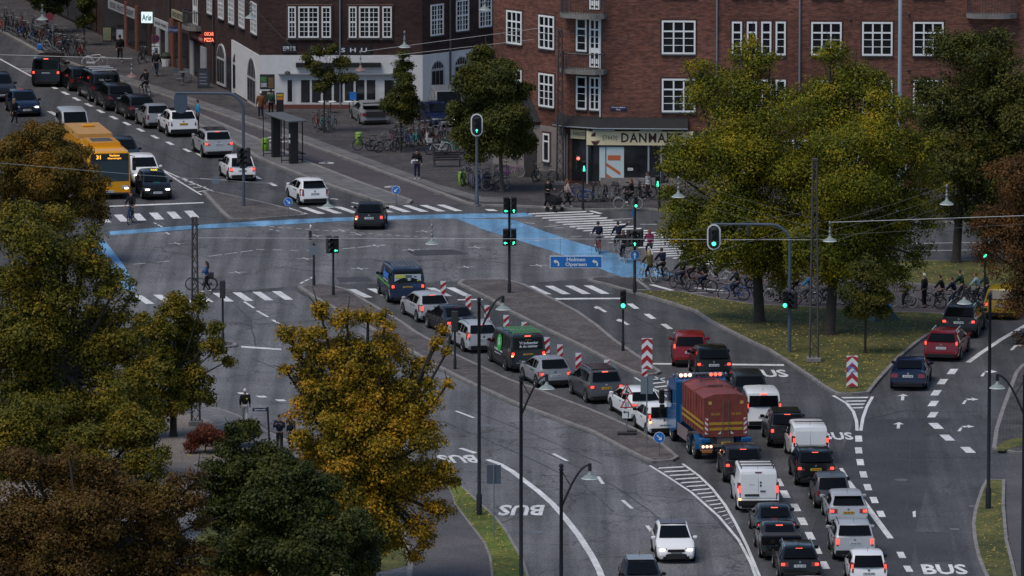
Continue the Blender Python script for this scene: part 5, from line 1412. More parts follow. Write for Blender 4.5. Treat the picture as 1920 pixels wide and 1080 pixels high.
car('wagon', CDGR, (268, 226), heading((268, 226), (205, 190)), "dark grey estate in the far line, ahead of the silver hatchback", "car", FAR, lamps='h', rails=2, brake=False, high=False, lit=False)
car('suv', CDGR, (228, 209), heading((228, 209), (170, 176)), "dark crossover with shiny roof behind the dark van with roof bars", "car", FAR, lamps='h', rails=2, brake=False, high=False, lit=False)
r, K, h = car('van', paint("ink", (.014, .018, .024)), (201, 193), heading((201, 193), (140, 160)), "dark van with white roof bars and small lettering on its rear glass", "van", FAR, lamps='s', brake=False, high=False, lit=False)
for x in (-1.7, -.7, .2): kidbox(r, "roof_bar", (x, 0, 2.05), (.08, 1.6, .05), VWH)
q = MB(); q.text("TaTs", (0, 0), .12, 0, 0, None, .03); q.text("kontakt os", (-.1 + .55, 0), .06, 0, 0); q.build("lettering", VWH, r, loc=(-h + .03, .35, 1.5), rz=R(-90))
car('hatch', CDGR, (157, 172), heading((157, 172), (100, 140)), "dark car squeezed between the two far vans, mostly hidden", "car", FAR, lamps='s', brake=False, high=False, lit=False)
car('van', CK, (86, 164), heading((86, 160), (128, 118)), "black van with lit brake lights turned toward the bicycle racks", "van", FAR, lamps='s')
car('sedan', CNAVY, (51, 220), heading((20, 190), (51, 222)), "dark blue car with one lit headlight coming down the far street", "car", "oncoming cars", front=True, head=1)
car('suv', CDGR, (6, 192), heading((-30, 160), (6, 192)), "grey car cut by the frame's edge, behind the dark blue oncoming car", "car", "oncoming cars", front=True)
car('caddy', CPALE, (146, 268), heading((90, 215), (150, 275)), "pale car behind the yellow bus, roof and windscreen showing", "car", "oncoming cars", front=True)
car('suv', CDGR, (238, 318), heading((180, 262), (240, 320)), "dark car hidden between the yellow bus and the white sports utility", "car", "oncoming cars", front=True)
car('suv', CW, (276, 352), heading((230, 305), (278, 354)), "white sports utility car with lit headlight beside the yellow bus", "car", "oncoming cars", front=True, head=2, scale=1.05)
r, K, h = car('hatch', CK, (296, 376), heading((260, 336), (297, 378)), "black taxi with a lit yellow roof sign waiting at the stop line", "taxi", "oncoming cars", front=True, head=2, scale=1.08)
sg_ = kidbox(r, "roof_sign", (.1, 0, 1.56), (.14, .46, .13), mat("taxi_sign", (.03, .03, .02), .5), .02)
q = MB(); q.text("TAXI", (0, 0), .10, 0, 0, None, .03, .4); q.build("lettering", mat("taxi_letters", (.5, .42, .05), .5, emit=(1, .8, .1), estr=.8), sg_, loc=(.175, 0, 1.56), rz=R(90))
q = MB(); q.text("TAXA", (0, 0), .1, 0, 0, None, .02); q.build("lettering", mat("taxi_green", (.02, .28, .22), .5), r, loc=(h - .6, 0, .99), rz=R(90))
PK = "cars parked on the plaza"
r, K, h = car('sedan', CSIL, (704, 238), heading((704, 238), (640, 190)), "silver saloon parked on the plaza with its boot lid open", "car", PK, lamps='h', brake=False, high=False, lit=False)
q = MB(); q.box((-h + .42, 0, 1.36), (.75, 1.42, .05), 0, Matrix.Translation((0, 0, 0)), bev=.015); q.build("boot_lid", CSIL, r, 40)
kidbox(r, "boot_opening", (-h + .02, 0, .80), (.16, 1.22, .36), BLACKM)
car('hatch', CNAVY, (835, 243), heading((770, 210), (840, 244)), "dark navy car parked behind the bicycles, nose toward the round-topped tree", "car", PK, front=True, head=1, lit=False, scale=1.08)
car('van', paint("van_grey", (.16, .17, .19), .2, .4), (845, 232), heading((815, 190), (848, 236)), "grey van parked by the arched windows, behind the leafy plaza tree", "van", PK, front=True)
# ------------------------------------------------------------------ the container lorry
def lorry():
 p = P(1361, 869); a = heading((1361, 869), (1299, 821))
 d = Vector((math.cos(a), math.sin(a), 0)); c = p + d * 3.9
 r = thing("container_lorry", (c.x, c.y, 0), a, "blue hook-lift lorry carrying a dark red ribbed container with yellow stripes", "lorry")
 BLU = paint("lorry_blue", (.012, .085, .22)); DRED = mat("container_red", (.165, .030, .020), .55, var=.45, vscale=1.5); YST = mat("stripe_yellow", (.36, .20, .015), .6, var=.2)
 STEEL = mat("chassis_steel", (.10, .095, .09), .6, var=.4); RW = mat("marker_white", (.55, .55, .54), .5); RR = mat("marker_red", (.32, .015, .02), .5)
 h = 3.9
 q = MB(); q.box((0, 0, .95), (7.0, .9, .28)); q.box((-h + .1, 0, .86), (.16, 2.5, .14)); q.box((-h + .35, 0, 1.12), (.5, .8, .34)); q.build("chassis", STEEL, r)
 q = MB()
 prof = [(1.75, .75), (1.75, 3.05), (1.95, 3.22), (3.35, 3.02), (3.86, 2.2), (3.9, .55), (2.6, .5)]
 vs = [(x, y, z) for y in (1.22, -1.22) for x, z in prof]; n = len(prof)
 q.add(vs, [tuple(range(n))[::-1], tuple(range(n, 2 * n))] + [(i, (i + 1) % n, n + (i + 1) % n, n + i) for i in range(n)])
 cab = q.build("cab", BLU, r, 20)
 q = MB(); 
 for y in (-.55, .55): q.box((1.72, y, 2.1), (.05, .7, 1.2), bev=.02)
 q.tube([(1.68, .95, 1.1), (1.66, .95, 1.9), (1.66, .6, 2.25), (1.66, .2, 2.0), (1.66, .1, 1.4)], .09, 8); q.tube([(1.66, .75, 1.1), (1.64, .75, 1.75), (1.64, .5, 1.95)], .06, 8)
 q.build("back_panel", BLU, cab, 40)
 q = MB(); q.add([(3.37, 1.05, 2.95), (3.37, -1.05, 2.95), (3.84, -1.1, 2.2), (3.84, 1.1, 2.2)], [(0, 3, 2, 1)]); ws = q.build("windscreen", CGLASS, cab, loc=(.02, 0, .02))
 for s in (1, -1):
  q = MB(); q.box((3.0, s * 1.225, 2.2), (.85, .02, .75)); q.build("side_window", CGLASS, cab)
  q = MB(); q.box((3.65, s * 1.52, 2.05), (.16, .26, .68), bev=.04); q.box((3.65, s * 1.5, 1.55), (.14, .24, .26), bev=.04); q.tube([(3.6, s * 1.2, 2.3), (3.65, s * 1.5, 2.35)], .03, 5); q.build("wing_mirror", PLAST, cab, 40)
 q = MB(); q.box((2.0, 0, 3.36), (.30, 2.3, .16), 0, bev=.03); q.box((2.0, .6, 3.28), (.06, .06, .16), 0); q.box((2.0, -.6, 3.28), (.06, .06, .16)); bar_ = q.build("light_bar", CHROME, cab, 40)
 for i in range(3):
  for s in (1, -1):
   q = MB(); q.lathe([(.001, 0), (.085, 0), (.085, .02), (.001, .02)], 12, M=Matrix.Translation((1.845, s * (.5 + .22 * i + .02), 3.36)) @ Matrix.Rotation(R(-90), 4, 'Y'), caps=False); q.build("marker_lamp", BRAKEON if s < 0 else mat("lamp_warm_lit", (.6, .3, .2), .3, emit=(1, .42, .25), estr=2.4), bar_)
 for i in range(4):
  q = MB(); q.lathe([(.08, 0), (.09, .03), (.07, .03)], 10, M=Matrix.Translation((1.84, -.27 + .18 * i, 3.36)) @ Matrix.Rotation(R(-90), 4, 'Y'), caps=False); q.build("horn", PLAST, bar_)
 for s in (1, -1):
  q = MB(); q.lathe([(.07, 0), (.08, .12), (.03, .2)], 8, (2.0, s * 1.28, 3.24)); q.build("beacon", mat("beacon", (.05, .08, .15), .3), bar_)
 hw = 1.03; z0, z1, zr = 1.28, 3.12, 3.30; x0, x1 = -h + .05, 1.05
 q = MB()
 prof = [(hw, z0), (hw, z1), (.55, zr), (-.55, zr), (-hw, z1), (-hw, z0)]
 q.loft([[(x, y, z) for y, z in prof] for x in (x0, x1)][::-1], 0)
 for x in (x0 + .04, (x0 + x1) / 2, x1 - .04):
  q.loft([[(xx, y * 1.03, z + (.03 if z > 2 else 0)) for y, z in prof] for xx in (x - .05, x + .05)][::-1], 0)
 for i in range(1, 8):
  x = x0 + (x1 - x0) * i / 8
  for s in (1, -1): q.box((x, s * (hw + .02), (z0 + z1) / 2), (.07, .05, z1 - z0 - .1))
 cont = q.build("container", DRED, r)
 for s in (1, -1):
  for zz in (1.66, 1.92): kidbox(r, "stripe", ((x0 + x1) / 2, s * (hw + .047), zz), (x1 - x0 - .12, .012, .13), YST, 0, cont)
 for zz in (1.66, 1.92): kidbox(r, "stripe", (x0 - .018, 0, zz), (.012, 1.62, .13), YST, 0, cont)
 for s in (1, -1):
  q = MB(); zb = 1.42; n = 6
  q.box((x0 - .02, s * (hw - .09), zb + .38), (.012, .15, .76), 0)
  for i in range(3): q.add([(x0 - .03, s * (hw - .165), zb + .02 + i * .25), (x0 - .03, s * (hw - .015), zb + .14 + i * .25), (x0 - .03, s * (hw - .015), zb + .26 + i * .25), (x0 - .03, s * (hw - .165), zb + .14 + i * .25)], [(0, 1, 2, 3)], 1)
  q.build("marker_board", [RW, RR], cont)
  q = MB(); q.text("18-384", (0, 0), .13, 0, 0, None, .03, .44); q.build("lettering", YST, cont, loc=(x0 - .02, s * .5, 2.38), rz=R(-90))
  kidbox(r, "sticker", (x0 - .02, s * (hw - .26), 2.92), (.012, .16, .15), mat("sticker_orange", (.45, .28, .08), .6), 0, cont)
  kidbox(r, "latch", (x0 - .03, s * .14, 2.2), (.03, .03, 1.7), STEEL, 0, cont)
  q = MB(); q.add([(x0 - .022, s * .32 - .08, 1.42), (x0 - .022, s * .32 + .08, 1.42), (x0 - .022, s * (.32 - .08), 1.56)], [(0, 1, 2)]); q.build("marker_board", RW, cont)
 for x in (-1.5, .2):
  q = MB(); q.tube([(x, -.35, 3.31), (x, -.35, 3.38), (x, .35, 3.38), (x, .35, 3.31)], .025, 5); q.build("lid_bar", BLACKM, cont)
 for s in (1, -1):
  q = MB(); q.box((-h + .06, s * .92, .78), (.14, .62, .34), 0, bev=.02); t = q.build("lamp_box", STEEL, r, 40)
  for i in range(3):
   q = MB(); q.lathe([(.001, 0), (.062, 0), (.062, .03), (.001, .03)], 12, M=Matrix.Translation((-h - .012, s * .92 + (i - 1) * .19, .84)) @ Matrix.Rotation(R(-90), 4, 'Y'), caps=False); q.build("tail_lamp", mat("lamp_warm_lit", (.6, .3, .2), .3) if s > 0 else BRAKEON, t)
  q = MB()
  for k in range(7):
   a_ = PI * k / 6
  ring = [(math.cos(PI * k / 8) * .62, math.sin(PI * k / 8) * .62) for k in range(9)]
  rows = [[(-2.2 + x * rr_, y, .55 + z * rr_) for x, z in ring for rr_ in (1,)] for y in (s * 1.25, s * .72)]
  q.loft(rows, 0, closed=False, caps=False); q.build("mudguard", BLU, r)
  kidbox(r, "side_guard", (.4, s * 1.18, .85), (2.3, .05, .62), mat("guard_pink", (.20, .15, .15), .6, var=.3), .02)
  kidbox(r, "reflector", (-h - .03, s * .92, .60), (.03, .5, .13), mat("reflector_orange", (.35, .12, .03), .5), .01)
  for x in (-2.2, -.95, 2.9):
   a_, b_ = wheel_mesh(.5); o = link("wheel", a_, r, (x, s * 1.05, .5), 0 if s > 0 else PI); o.scale = (1, 1.6, 1); link("rim", b_, o)
 number_plate(r, -h - .0, .98, -1, True, 0, .46)
 for s in (1, -1): kidbox(r, "mudguard_flap", (-h + .25, s * 1.0, 1.12), (.6, .5, .22), BLU, .04)
 return r
lorry()
# ------------------------------------------------------------------ the yellow bus
def bus():
 p = P(206, 375); a = heading((151, 328), (206, 375)); d = Vector((math.cos(a), math.sin(a), 0)); h = 5.5
 c = p - d * h
 r = thing("city_bus", (c.x, c.y, 0), a, "yellow city bus with destination display 31, half behind the orange tree", "bus")
 YB = paint("bus_yellow", (.66, .29, .010)); YR = mat("bus_roof", (.42, .22, .06), .6, var=.15)
 W, H = 2.55, 2.92; q = MB()
 def ring_(x, wf, z0, z1, inset=0.0):
  w = W / 2 * wf
  return [(x, w * .96, z0), (x, w, z0 + .15), (x, w, 1.1), (x, w - .03, z1 - .25), (x, w - .14, z1 - .05), (x, w - .4, z1), (x, -w + .4, z1), (x, -w + .14, z1 - .05), (x, -w + .03, z1 - .25), (x, -w, 1.1), (x, -w, z0 + .15), (x, -w * .96, z0)]
 q.loft([ring_(-h, .95, .35, H - .08), ring_(-h + .15, 1, .30, H), ring_(h - .35, 1, .30, H), ring_(h - .08, .985, .30, H - .05), ring_(h, .95, .33, H - .14)], 0)
 body = q.build("body", YB, r, 35)
 q = MB(); q.box((-1.3, 0, H + .02), (7.4, 1.95, .06), 0, bev=.02); q.build("roof_panel", YR, r)
 q = MB()
 q.loft([[(x, y * k, z) for y, z in ((1.1, H), (1.02, H + .32), (-1.02, H + .32), (-1.1, H))] for x, k in ((-5.2, 1), (-.3, 1), (.1, .98))][::-1], 0); q.build("roof_pod", YR, r, 30)
 q = MB(); q.loft([[(x, y, z) for y, z in ((.98, H), (.9, H + .25), (-.9, H + .25), (-.98, H))] for x in (1.3, 3.5, 3.75)][::-1], 0); q.box((2.4, 0, H + .262), (1.3, 1.2, .02), 1)
 for i in range(6): q.box((1.85 + i * .22, 0, H + .28), (.05, 1.1, .02), 2)
 q.build("cooling_unit", [YB, BLACKM, CHROME], r, 30)
 kidbox(r, "roof_hatch", (-3.3, .1, H + .40), (.5, .7, .14), YB, .03)
 q = MB(); q.box((h - .01, 0, 1.80), (.06, 2.30, 1.42), 0, bev=.03); ws = q.build("windscreen", mat("bus_glass", (.03, .05, .06), .08), r)
 q = MB(); q.box((h + .015, 0, 2.55), (.04, 2.24, .40), 0, bev=.02); ds = q.build("destination_display", BLACK, r)
 LED = mat("led_amber", (.5, .25, .03), .5, emit=(1.0, .42, .04), estr=1.1)
 for a in (("31", (-.66, 0), .24, .03, .26), ("Vanløse", (.28, .09), .13, .015, .62), ("Glasvænget", (.28, -.09), .13, .015, .82)):
  q = MB(); q.text(a[0], a[1], a[2], 0, 0, None, a[3], a[4]); q.build("lettering", LED, ds, loc=(h + .042, 0, 2.55), rz=R(90))
 for s in (1, -1):
  q = MB(); q.box((h - .02, s * .93, .74), (.10, .42, .24), 0, bev=.04); o = q.build("headlight", HEADOFF, r, 40)
  q = MB(); q.box((h + .035, s * .98, .68), (.03, .22, .09), bev=.01); q.build("bulb", HEADON, o)
  q = MB(); q.box((h + .25, s * 1.42, 2.0), (.14, .22, .5), bev=.03); q.tube([(h - .1, s * 1.2, 2.6), (h + .25, s * 1.42, 2.6), (h + .25, s * 1.42, 2.2)], .025, 5); q.build("wing_mirror", PLAST, r, 40)
  q = MB(); q.box((-.3, s * (W / 2 + .002), 1.75), (9.4, .02, 1.05)); q.build("side_window", CGLASS, r)
  for x in (h - 2.7, -h + 3.4):
   a_, b_ = wheel_mesh(.48); o = link("wheel", a_, r, (x, s * 1.15, .48), 0 if s > 0 else PI); o.scale = (1, 1.5, 1); link("rim", b_, o)
 q = MB(); q.lathe([(.09, 0), (.11, .02), (.11, .03), (.001, .03)], 14, M=Matrix.Translation((h - .005, 0, .92)) @ Matrix.Rotation(R(90), 4, 'Y')); q.build("emblem", CHROME, r)
 q = MB(); q.text("Movia", (0, 0), .1, 0, 0, None, .02); q.build("lettering", BLACKM, r, loc=(h + .006, -.05, 1.10), rz=R(90))
 number_plate(r, h + .02, .5, 1)
 kidbox(r, "bumper", (h - .02, 0, .38), (.08, 2.3, .14), BLACKM, .03)
 return r
bus()
# ------------------------------------------------------------------ street furniture
POLE = mat("pole_dark", (0.012, 0.014, 0.019), 0.6, spec=.3); POLEB = mat("pole_blue_grey", (0.055, 0.075, 0.105), 0.5); GALV = mat("galvanised", (0.20, 0.22, 0.24), 0.5, .5, var=.15)
LAMPM = mat("lamp_enamel", (0.20, 0.24, 0.23), 0.4); LAMPU = mat("lamp_rim", (0.50, 0.54, 0.54), 0.4)
LATT = mat("lattice_rust", (0.055, 0.048, 0.050), 0.8, var=.35, vscale=2)
SIGB = mat("sign_blue", (0.012, 0.14, 0.46), 0.4); SIGW = mat("sign_white", (0.66, 0.68, 0.69), 0.45); SIGR = mat("sign_red", (0.36, 0.018, 0.025), 0.45); SIGG = mat("sign_back", (0.13, 0.165, 0.20), 0.5)
GREENL = mat("green_lit", (0.05, .5, .35), 0.3, emit=(0.05, 1.0, 0.48), estr=1.9); REDL = mat("red_lit", (.5, .05, .04), .3, emit=(1.0, .12, .08), estr=1.9); LENS = mat("dark_lens", (0.012, 0.010, 0.010), 0.3)
MILK = mat("milk_white", (.6, .62, .62), .4)
def post_h(bx, by, ty, z0=0.0):
 """ground point of a post and its height from the picture rows of its foot and head"""
 p = P(bx, by, z0); q = PY(bx, ty, p.y)
 return p, q.z - z0
def lamp_shade(m, c, s=1.0):
 """flat enamelled dome with a neck, hung at c (its cap)"""
 m.lathe([(.05 * s, .02), (.07 * s, -.12 * s), (.11 * s, -.16 * s), (.12 * s, -.20 * s), (.24 * s, -.255 * s), (.335 * s, -.34 * s)], 18, c, 0, caps=True)
 m.lathe([(.335 * s, -.34 * s), (.36 * s, -.365 * s), (.33 * s, -.39 * s)], 18, c, 1, caps=False)
 m.lathe([(.001, -.40 * s), (.30 * s, -.375 * s)], 18, c, 2, caps=False)
def arm_lamp(bx, by, ty, lx, ly, label, z0=0.0):
 p, h = post_h(bx, by, ty, z0)
 r = thing("street_lamp", (p.x, p.y, z0), 0, label, "street lamp", "street lamps with a curved arm")
 m = MB(); m.lathe([(.13, 0), (.13, .9), (.085, 1.0), (.07, h - .1), (.10, h - .06), (.10, h - .02), (.02, h)], 12); m.lathe([(.02, h - .02), (.09, h + .05), (.10, h + .1), (.07, h + .17), (.001, h + .2)], 10); m.build("pole", POLE, r, 40)
 q = PY(lx, ly, p.y); dx = q.x - p.x; zt = q.z - z0
 m = MB(); pts = [(0, 0, zt - 1.45)]
 for i in range(1, 9):
  t = i / 8; pts.append((dx * t, 0, zt - 1.45 + (1.75) * math.sin(t * PI / 2)))
 m.tube(pts, .05, 6); m.tube([(0, 0, zt + .1), (dx * .35, 0, zt - .62)], .02, 5); m.box((dx, 0, zt + .2), (.14, .12, .30)); m.build("arm", POLE, r, 40)
 m = MB(); lamp_shade(m, (dx, 0, zt + .08), .95); m.build("lamp_shade", [LAMPM, LAMPU, MILK], r, 40)
 return r
arm_lamp(898.5, 965, 565, 943, 569, "dark street lamp on the grass verge, its arm reaching over the paved traffic island", .12)
arm_lamp(977, 1133, 712, 1025, 717, "street lamp whose shade hangs in front of the traffic island below the silver hatchback")
arm_lamp(1052, 1316, 878, 1106, 885, "street lamp with its whole curved arm over the empty lower road")
arm_lamp(1853, 953, 557, 1808, 558, "street lamp on the narrow verge, its shade in front of the claw-lit dark sports utility", .12)
arm_lamp(1917, 1129, 709, 1870, 716, "street lamp at the very edge of the frame with its arm over the turn lane")
WIRES = MB()
WIREM = mat("wire", (0.32, 0.34, 0.35), 0.5)
WIRED = mat("wire_dark", (0.07, 0.08, 0.08), 0.6)
def cable(name, pts, label, rad=.016, sag=0.0):
 m = MB(); path = []
 for a, b in zip(pts, pts[1:]):
  n = 10
  for i in range(n + (1 if b is pts[-1] else 0)):
   t = i / n; q = a.lerp(b, t); q.z -= sag * 4 * t * (1 - t) * (b - a).length; path.append(q)
 m.tube(path, rad, 4)
 return tag(m.build(name, WIREM if rad > .0115 else WIRED), label, "wire", "span wires over the junction")
def hanging_lamp(px_, ptop, plamp, Y, label, copper=False):
 """lamp hung from a span wire: wire node at ptop, shade rim at plamp"""
 a = PY(px_, ptop, Y); b = PY(px_, plamp, Y)
 r = thing("hanging_lamp", (b.x, b.y, b.z), 0, label, "street lamp", "lamps hung from span wires")
 L = a.z - b.z
 m = MB(); m.tube([(0, 0, L), (0, 0, .42)], .022, 5); m.lathe([(.02, L - .12), (.07, L - .07), (.07, L + .02), (.02, L + .07)], 8); m.lathe([(.02, L * .6), (.06, L * .6 + .05), (.06, L * .6 + .12), (.02, L * .6 + .16)], 8); m.lathe([(.03, .40), (.08, .46), (.08, .56), (.02, .62)], 8); m.build("hanger", GALV, r)
 m = MB(); lamp_shade(m, (0, 0, .42), 1.0); m.build("lamp_shade", [mat("lamp_copper", (.20, .12, .11), .4) if copper else LAMPM, mat("lamp_copper", (.20, .12, .11), .4) if copper else LAMPU, MILK], r, 40)
 return a
def Yat(py, z=0): return P(960, py, z).y
n1 = hanging_lamp(1556, 417, 454, Yat(685), "lamp hung in front of the broad tree above the lattice mast's foot")
n2 = hanging_lamp(810, 423, 459, Yat(560), "lamp hung alone over the middle of the open crossing")
n3 = hanging_lamp(615, 354, 390, Yat(500), "lamp hung beside the white sporty hatchback's rear bumper")
n4 = hanging_lamp(1272, 333, 371, Yat(655), "lamp hung beside the green crown's outer leaves, below the shop sign")
n5 = hanging_lamp(1775, 348, 385, Yat(685), "lamp hung between the broad green tree and the dark tree")
n6 = hanging_lamp(79.5, 10, 38, Yat(210), "lamp hung above the far bicycle racks")
n7 = hanging_lamp(247, 110, 146, Yat(260), "copper coloured lamp hung over the far pavement", True)
n8 = hanging_lamp(676, 97, 134, Yat(330), "copper coloured lamp hung before the restaurant's awning", True)
n9 = hanging_lamp(909, -20, 20, Yat(330), "lamp hung high before the windows of the receding dark brick face")
n10 = hanging_lamp(758.5, 60, 90, Yat(330), "flat lamp hung above the slim plaza tree")
n11 = hanging_lamp(470, 5, 35, Yat(300), "lamp hung before the restaurant building's corner windows")
def lattice_mast(bx, by, ty, w0, w1, label, z0=0.0):
 p, h = post_h(bx, by, ty, z0)
 r = thing("lattice_mast", (p.x, p.y, z0), 0, label, "mast", "lattice masts carrying the span wires")
 m = MB(); c = [(-1, -1), (1, -1), (1, 1), (-1, 1)]
 for a, b in c:
  m.tube([(a * w0, b * w0, 0), (a * w1, b * w1, h)], .045, 4)
 n = int(h / .55)
 for k in range(4):
  (a, b), (d, e) = c[k], c[(k + 1) % 4]
  for i in range(n):
   t0, t1 = i / n, (i + 1) / n; q0, q1 = w0 + (w1 - w0) * t0, w0 + (w1 - w0) * t1
   s, f = ((a, b), (d, e)) if i % 2 else ((d, e), (a, b))
   m.tube([(s[0] * q0, s[1] * q0, h * t0), (f[0] * q1, f[1] * q1, h * t1)], .02, 4)
 m.build("lattice", LATT, r)
 m = MB(); m.box((0, 0, .12), (w0 * 3.4, w0 * 3.4, .24), bev=.03); m.build("base", CONC, r)
 m = MB(); m.box((0, 0, h + .03), (w1 * 2.4 + .06, w1 * 2.4 + .06, .1)); m.tube([(-.22, 0, h - .3), (.22, 0, h - .3)], .03, 5); m.build("cap", LATT, r)
 return Vector((p.x, p.y, z0 + h))
t1 = lattice_mast(1526, 678, 300, .22, .10, "lattice mast on the lawn in front of the broad tree", .14)
t2 = lattice_mast(367, 797, 410, .20, .10, "lattice mast among the roadside trees beside the woman with the bicycle", .12)
t3 = lattice_mast(1050, 347, 57, .20, .10, "lattice mast before the corner house, beside the shop canopy", .12)
W_ = lambda x, y, Y: PY(x, y, Y)
cable("span_wire", [W_(360, 446, Yat(560)), n1 - Vector((0, 0, .9))], "long bright wire across the crossing to the lamp in front of the broad tree", .014)
cable("span_wire", [n1, W_(1990, 402, Yat(685))], "bright wire from the lamp before the broad tree toward the brown leaves", .02)
for i, (a, b) in enumerate((((0, 0, 0), (0, 0, 0)), ((0, 0, -.5), (0, 0, -.45)), ((0, 0, -1.0), (0, 0, -1.0)))):
 cable("span_wire", [n4 + Vector(a), n1 + Vector(b), n5 + Vector(a)], ("upper", "middle", "lowest")[i] + " of three slack wires joining the lamps before the broad tree's crown", .0065, .012)
cable("span_wire", [t1 - Vector((0, 0, 3.2)), W_(1180, 520, Yat(690))], "low thin wire from the lawn mast over the cyclists", .009)
cable("span_wire", [W_(1200, 462, Yat(690)), W_(1920, 420, Yat(690))], "thin wire crossing before the gantry and the broad tree", .008)
cable("span_wire", [W_(1210, 448, Yat(690)), t1 - Vector((0, 0, 2.6))], "thin wire sloping up to the lawn mast", .008)
cable("span_wire", [n7, W_(-60, 101, Yat(240))], "bright wire to the copper lamp over the far pavement", .022)
cable("span_wire", [W_(-20, 304, Yat(560)), W_(250, 327, Yat(520)), W_(520, 345, Yat(480))], "thin wire before the bus and its orange tree", .012)
cable("span_wire", [n8, W_(1010, 53, Yat(340))], "upper wire from the copper restaurant lamp to the corner house", .012)
cable("span_wire", [n8 - Vector((0, 0, .45)), W_(1000, 74, Yat(340))], "lower wire from the copper restaurant lamp to the corner house", .012)
cable("span_wire", [t3 - Vector((0, 0, .1)), W_(1345, 94, Yat(352))], "wire from the corner mast along the red facade", .010)
cable("span_wire", [t3 - Vector((0, 0, .1)), W_(925, 70, Yat(328))], "wire from the corner mast to the canted facade", .010)
cable("span_wire", [W_(440, -20, Yat(240)), W_(560, 100, Yat(300))], "wires slanting before the restaurant's upper floor", .008)
cable("span_wire", [n3, n3 - Vector((-2.5, 4, 3.3))], "short stay wire below the lamp by the sporty hatchback", .008)
_SIG = {}
def signal_head(root, x, z, y=-.12, lit='g', arrow=None, n=3, rz=0.0, s=1.0, parent_name="signal_head", back=False):
 """three-lamp head facing the camera (local -Y)"""
 m = MB(); H = .31 * n * s
 m.box((0, 0, 0), (.30 * s, .20 * s, H), 0, bev=.03)
 for i in range(n):
  zz = H / 2 - .155 * s - .31 * s * i
  if not back:
   m.lathe([(.125 * s, 0), (.13 * s, .20 * s)], 10, M=Matrix.Translation((0, -.10 * s, zz)) @ Matrix.Rotation(R(90), 4, 'X'), caps=False)
   m.disc((0, zz), .11 * s, -.112 * s, -.10 * s, 12, 1)
  else:
   m.lathe([(.12 * s, 0), (.13 * s, .22 * s)], 8, M=Matrix.Translation((0, .10 * s, zz)) @ Matrix.Rotation(R(-90), 4, 'X'))
 o = m.build(parent_name, [BLACKM, LENS], root, 40, loc=(x, y, z), rz=rz)
 if lit and not back:
  i = {'g': n - 1, 'r': 0}[lit]; zz = H / 2 - .155 * s - .31 * s * i; M_ = GREENL if lit == 'g' else REDL
  q = MB()
  if arrow is None: q.disc((0, zz), .105 * s, -.13 * s, -.115 * s, 14)
  else:
   a = {'l': PI / 2, 'u': 0, 'r': -PI / 2, 'ur': -.5}[arrow]; k = .10 * s
   pts = [(-.025, -.9), (-.025 - .12, -.9)]
   sh = [(-.2, -.9), (.2, -.9), (.2, .1), (.75, .1), (0, 1.0), (-.75, .1), (-.2, .1)]
   q.plate([(k * (u * math.cos(a) - v * math.sin(a)), zz + k * (u * math.sin(a) + v * math.cos(a))) for u, v in sh], -.13 * s, -.115 * s)
  q.build("lit_lamp", M_, o)
 return o
def stadium(w, h, n=10):
 r = w / 2; c = h / 2 - r
 return [(r * math.cos(PI * i / n), c + r * math.sin(PI * i / n)) for i in range(n + 1)] + [(r * math.cos(PI + PI * i / n), -c + r * math.sin(PI + PI * i / n)) for i in range(n + 1)]
def oval_board(root, x, z, lit=None, y=-.1, back=False, arrow=None):
 m = MB()
 w, h = .56, 1.20
 m.plate(stadium(w + .14, h + .14), y + .0, y + .03, 1 if not back else 0); m.plate(stadium(w, h), y - .012, y - .002, 0)
 o = m.build("backboard", [BLACK if not back else POLEB, SIGW], root, loc=(x, 0, z))
 if not back:
  h_ = signal_head(root, 0, 0, y - .12, 'g', arrow, 3, s=1.0); h_.location = (x, y - .10, z)
 return o
def pole_part(root, h, r=.06, m_=POLE, foot=True):
 m = MB(); m.lathe([(r * 1.35, 0), (r * 1.35, .5), (r, .55), (r * .9, h)], 10); return m.build("pole", m_, root, 40)
SG = "traffic signals of the junction"
def signal_post(bx, by, ty, label, z0=0.0, r=.06, m_=POLE):
 p, h = post_h(bx, by, ty, z0)
 t = thing("traffic_signal", (p.x, p.y, z0), 0, label, "traffic signal", SG); pole_part(t, h, r, m_)
 zat = lambda y: PY(bx, y, p.y).z - z0
 xat = lambda x, y=0: PY(x, by, p.y).x - p.x
 return t, zat, xat
t, z, x = signal_post(625, 553, 445, "signal post on the paved island with two heads side by side, green left arrow", .13)
signal_head(t, x(617), z(458), lit=None, rz=R(35)); signal_head(t, x(630.5), z(458), lit='g', arrow='l')
m = MB(); m.box((0, -.06, z(470)), (.5, .06, .06)); m.box((x(622), -.12, z(458)), (.03, .03, .9)); m.build("bracket", GALV, t)
t, z, x = signal_post(588.5, 535, 456, "post with a round sign seen from behind and a slim signal back above", .13)
m = MB(); m.disc((0, z(469)), .26, -.10, -.08, 18); m.build("round_sign", SIGG, t)
signal_head(t, x(582), z(441), 0, None, n=3, s=.55, back=True); m = MB(); m.lathe([(.05, 0), (.06, .1), (.02, .16)], 8, (x(583), 0, z(427))); m.build("lamp", MILK, t)
t, z, x = signal_post(955, 549, 372, "tall signal post on the long island with pairs of heads at two heights", .13, .075)
for xx, yy, a, l in ((949, 384, 'l', 'g'), (963.5, 384, 'u', 'g'), (948, 444, 'l', 'g'), (963, 444, 'ur', 'g')):
 signal_head(t, x(xx), z(yy), lit=l, arrow=a)
for yy in (384, 444):
 m = MB(); m.box((0, -.05, z(yy + 15)), (.5, .06, .06)); m.build("bracket", POLE, t)
t, z, x = signal_post(894, 383, 250, "blue-grey signal post on the plaza with a white-edged oval board and green up arrow", .12, .09, POLEB)
oval_board(t, 0, z(234), arrow='u')
t, z, x = signal_post(1190, 548, 366, "signal post at the cycle crossing with three stacked devices and a blue arrow disc", .11, .08)
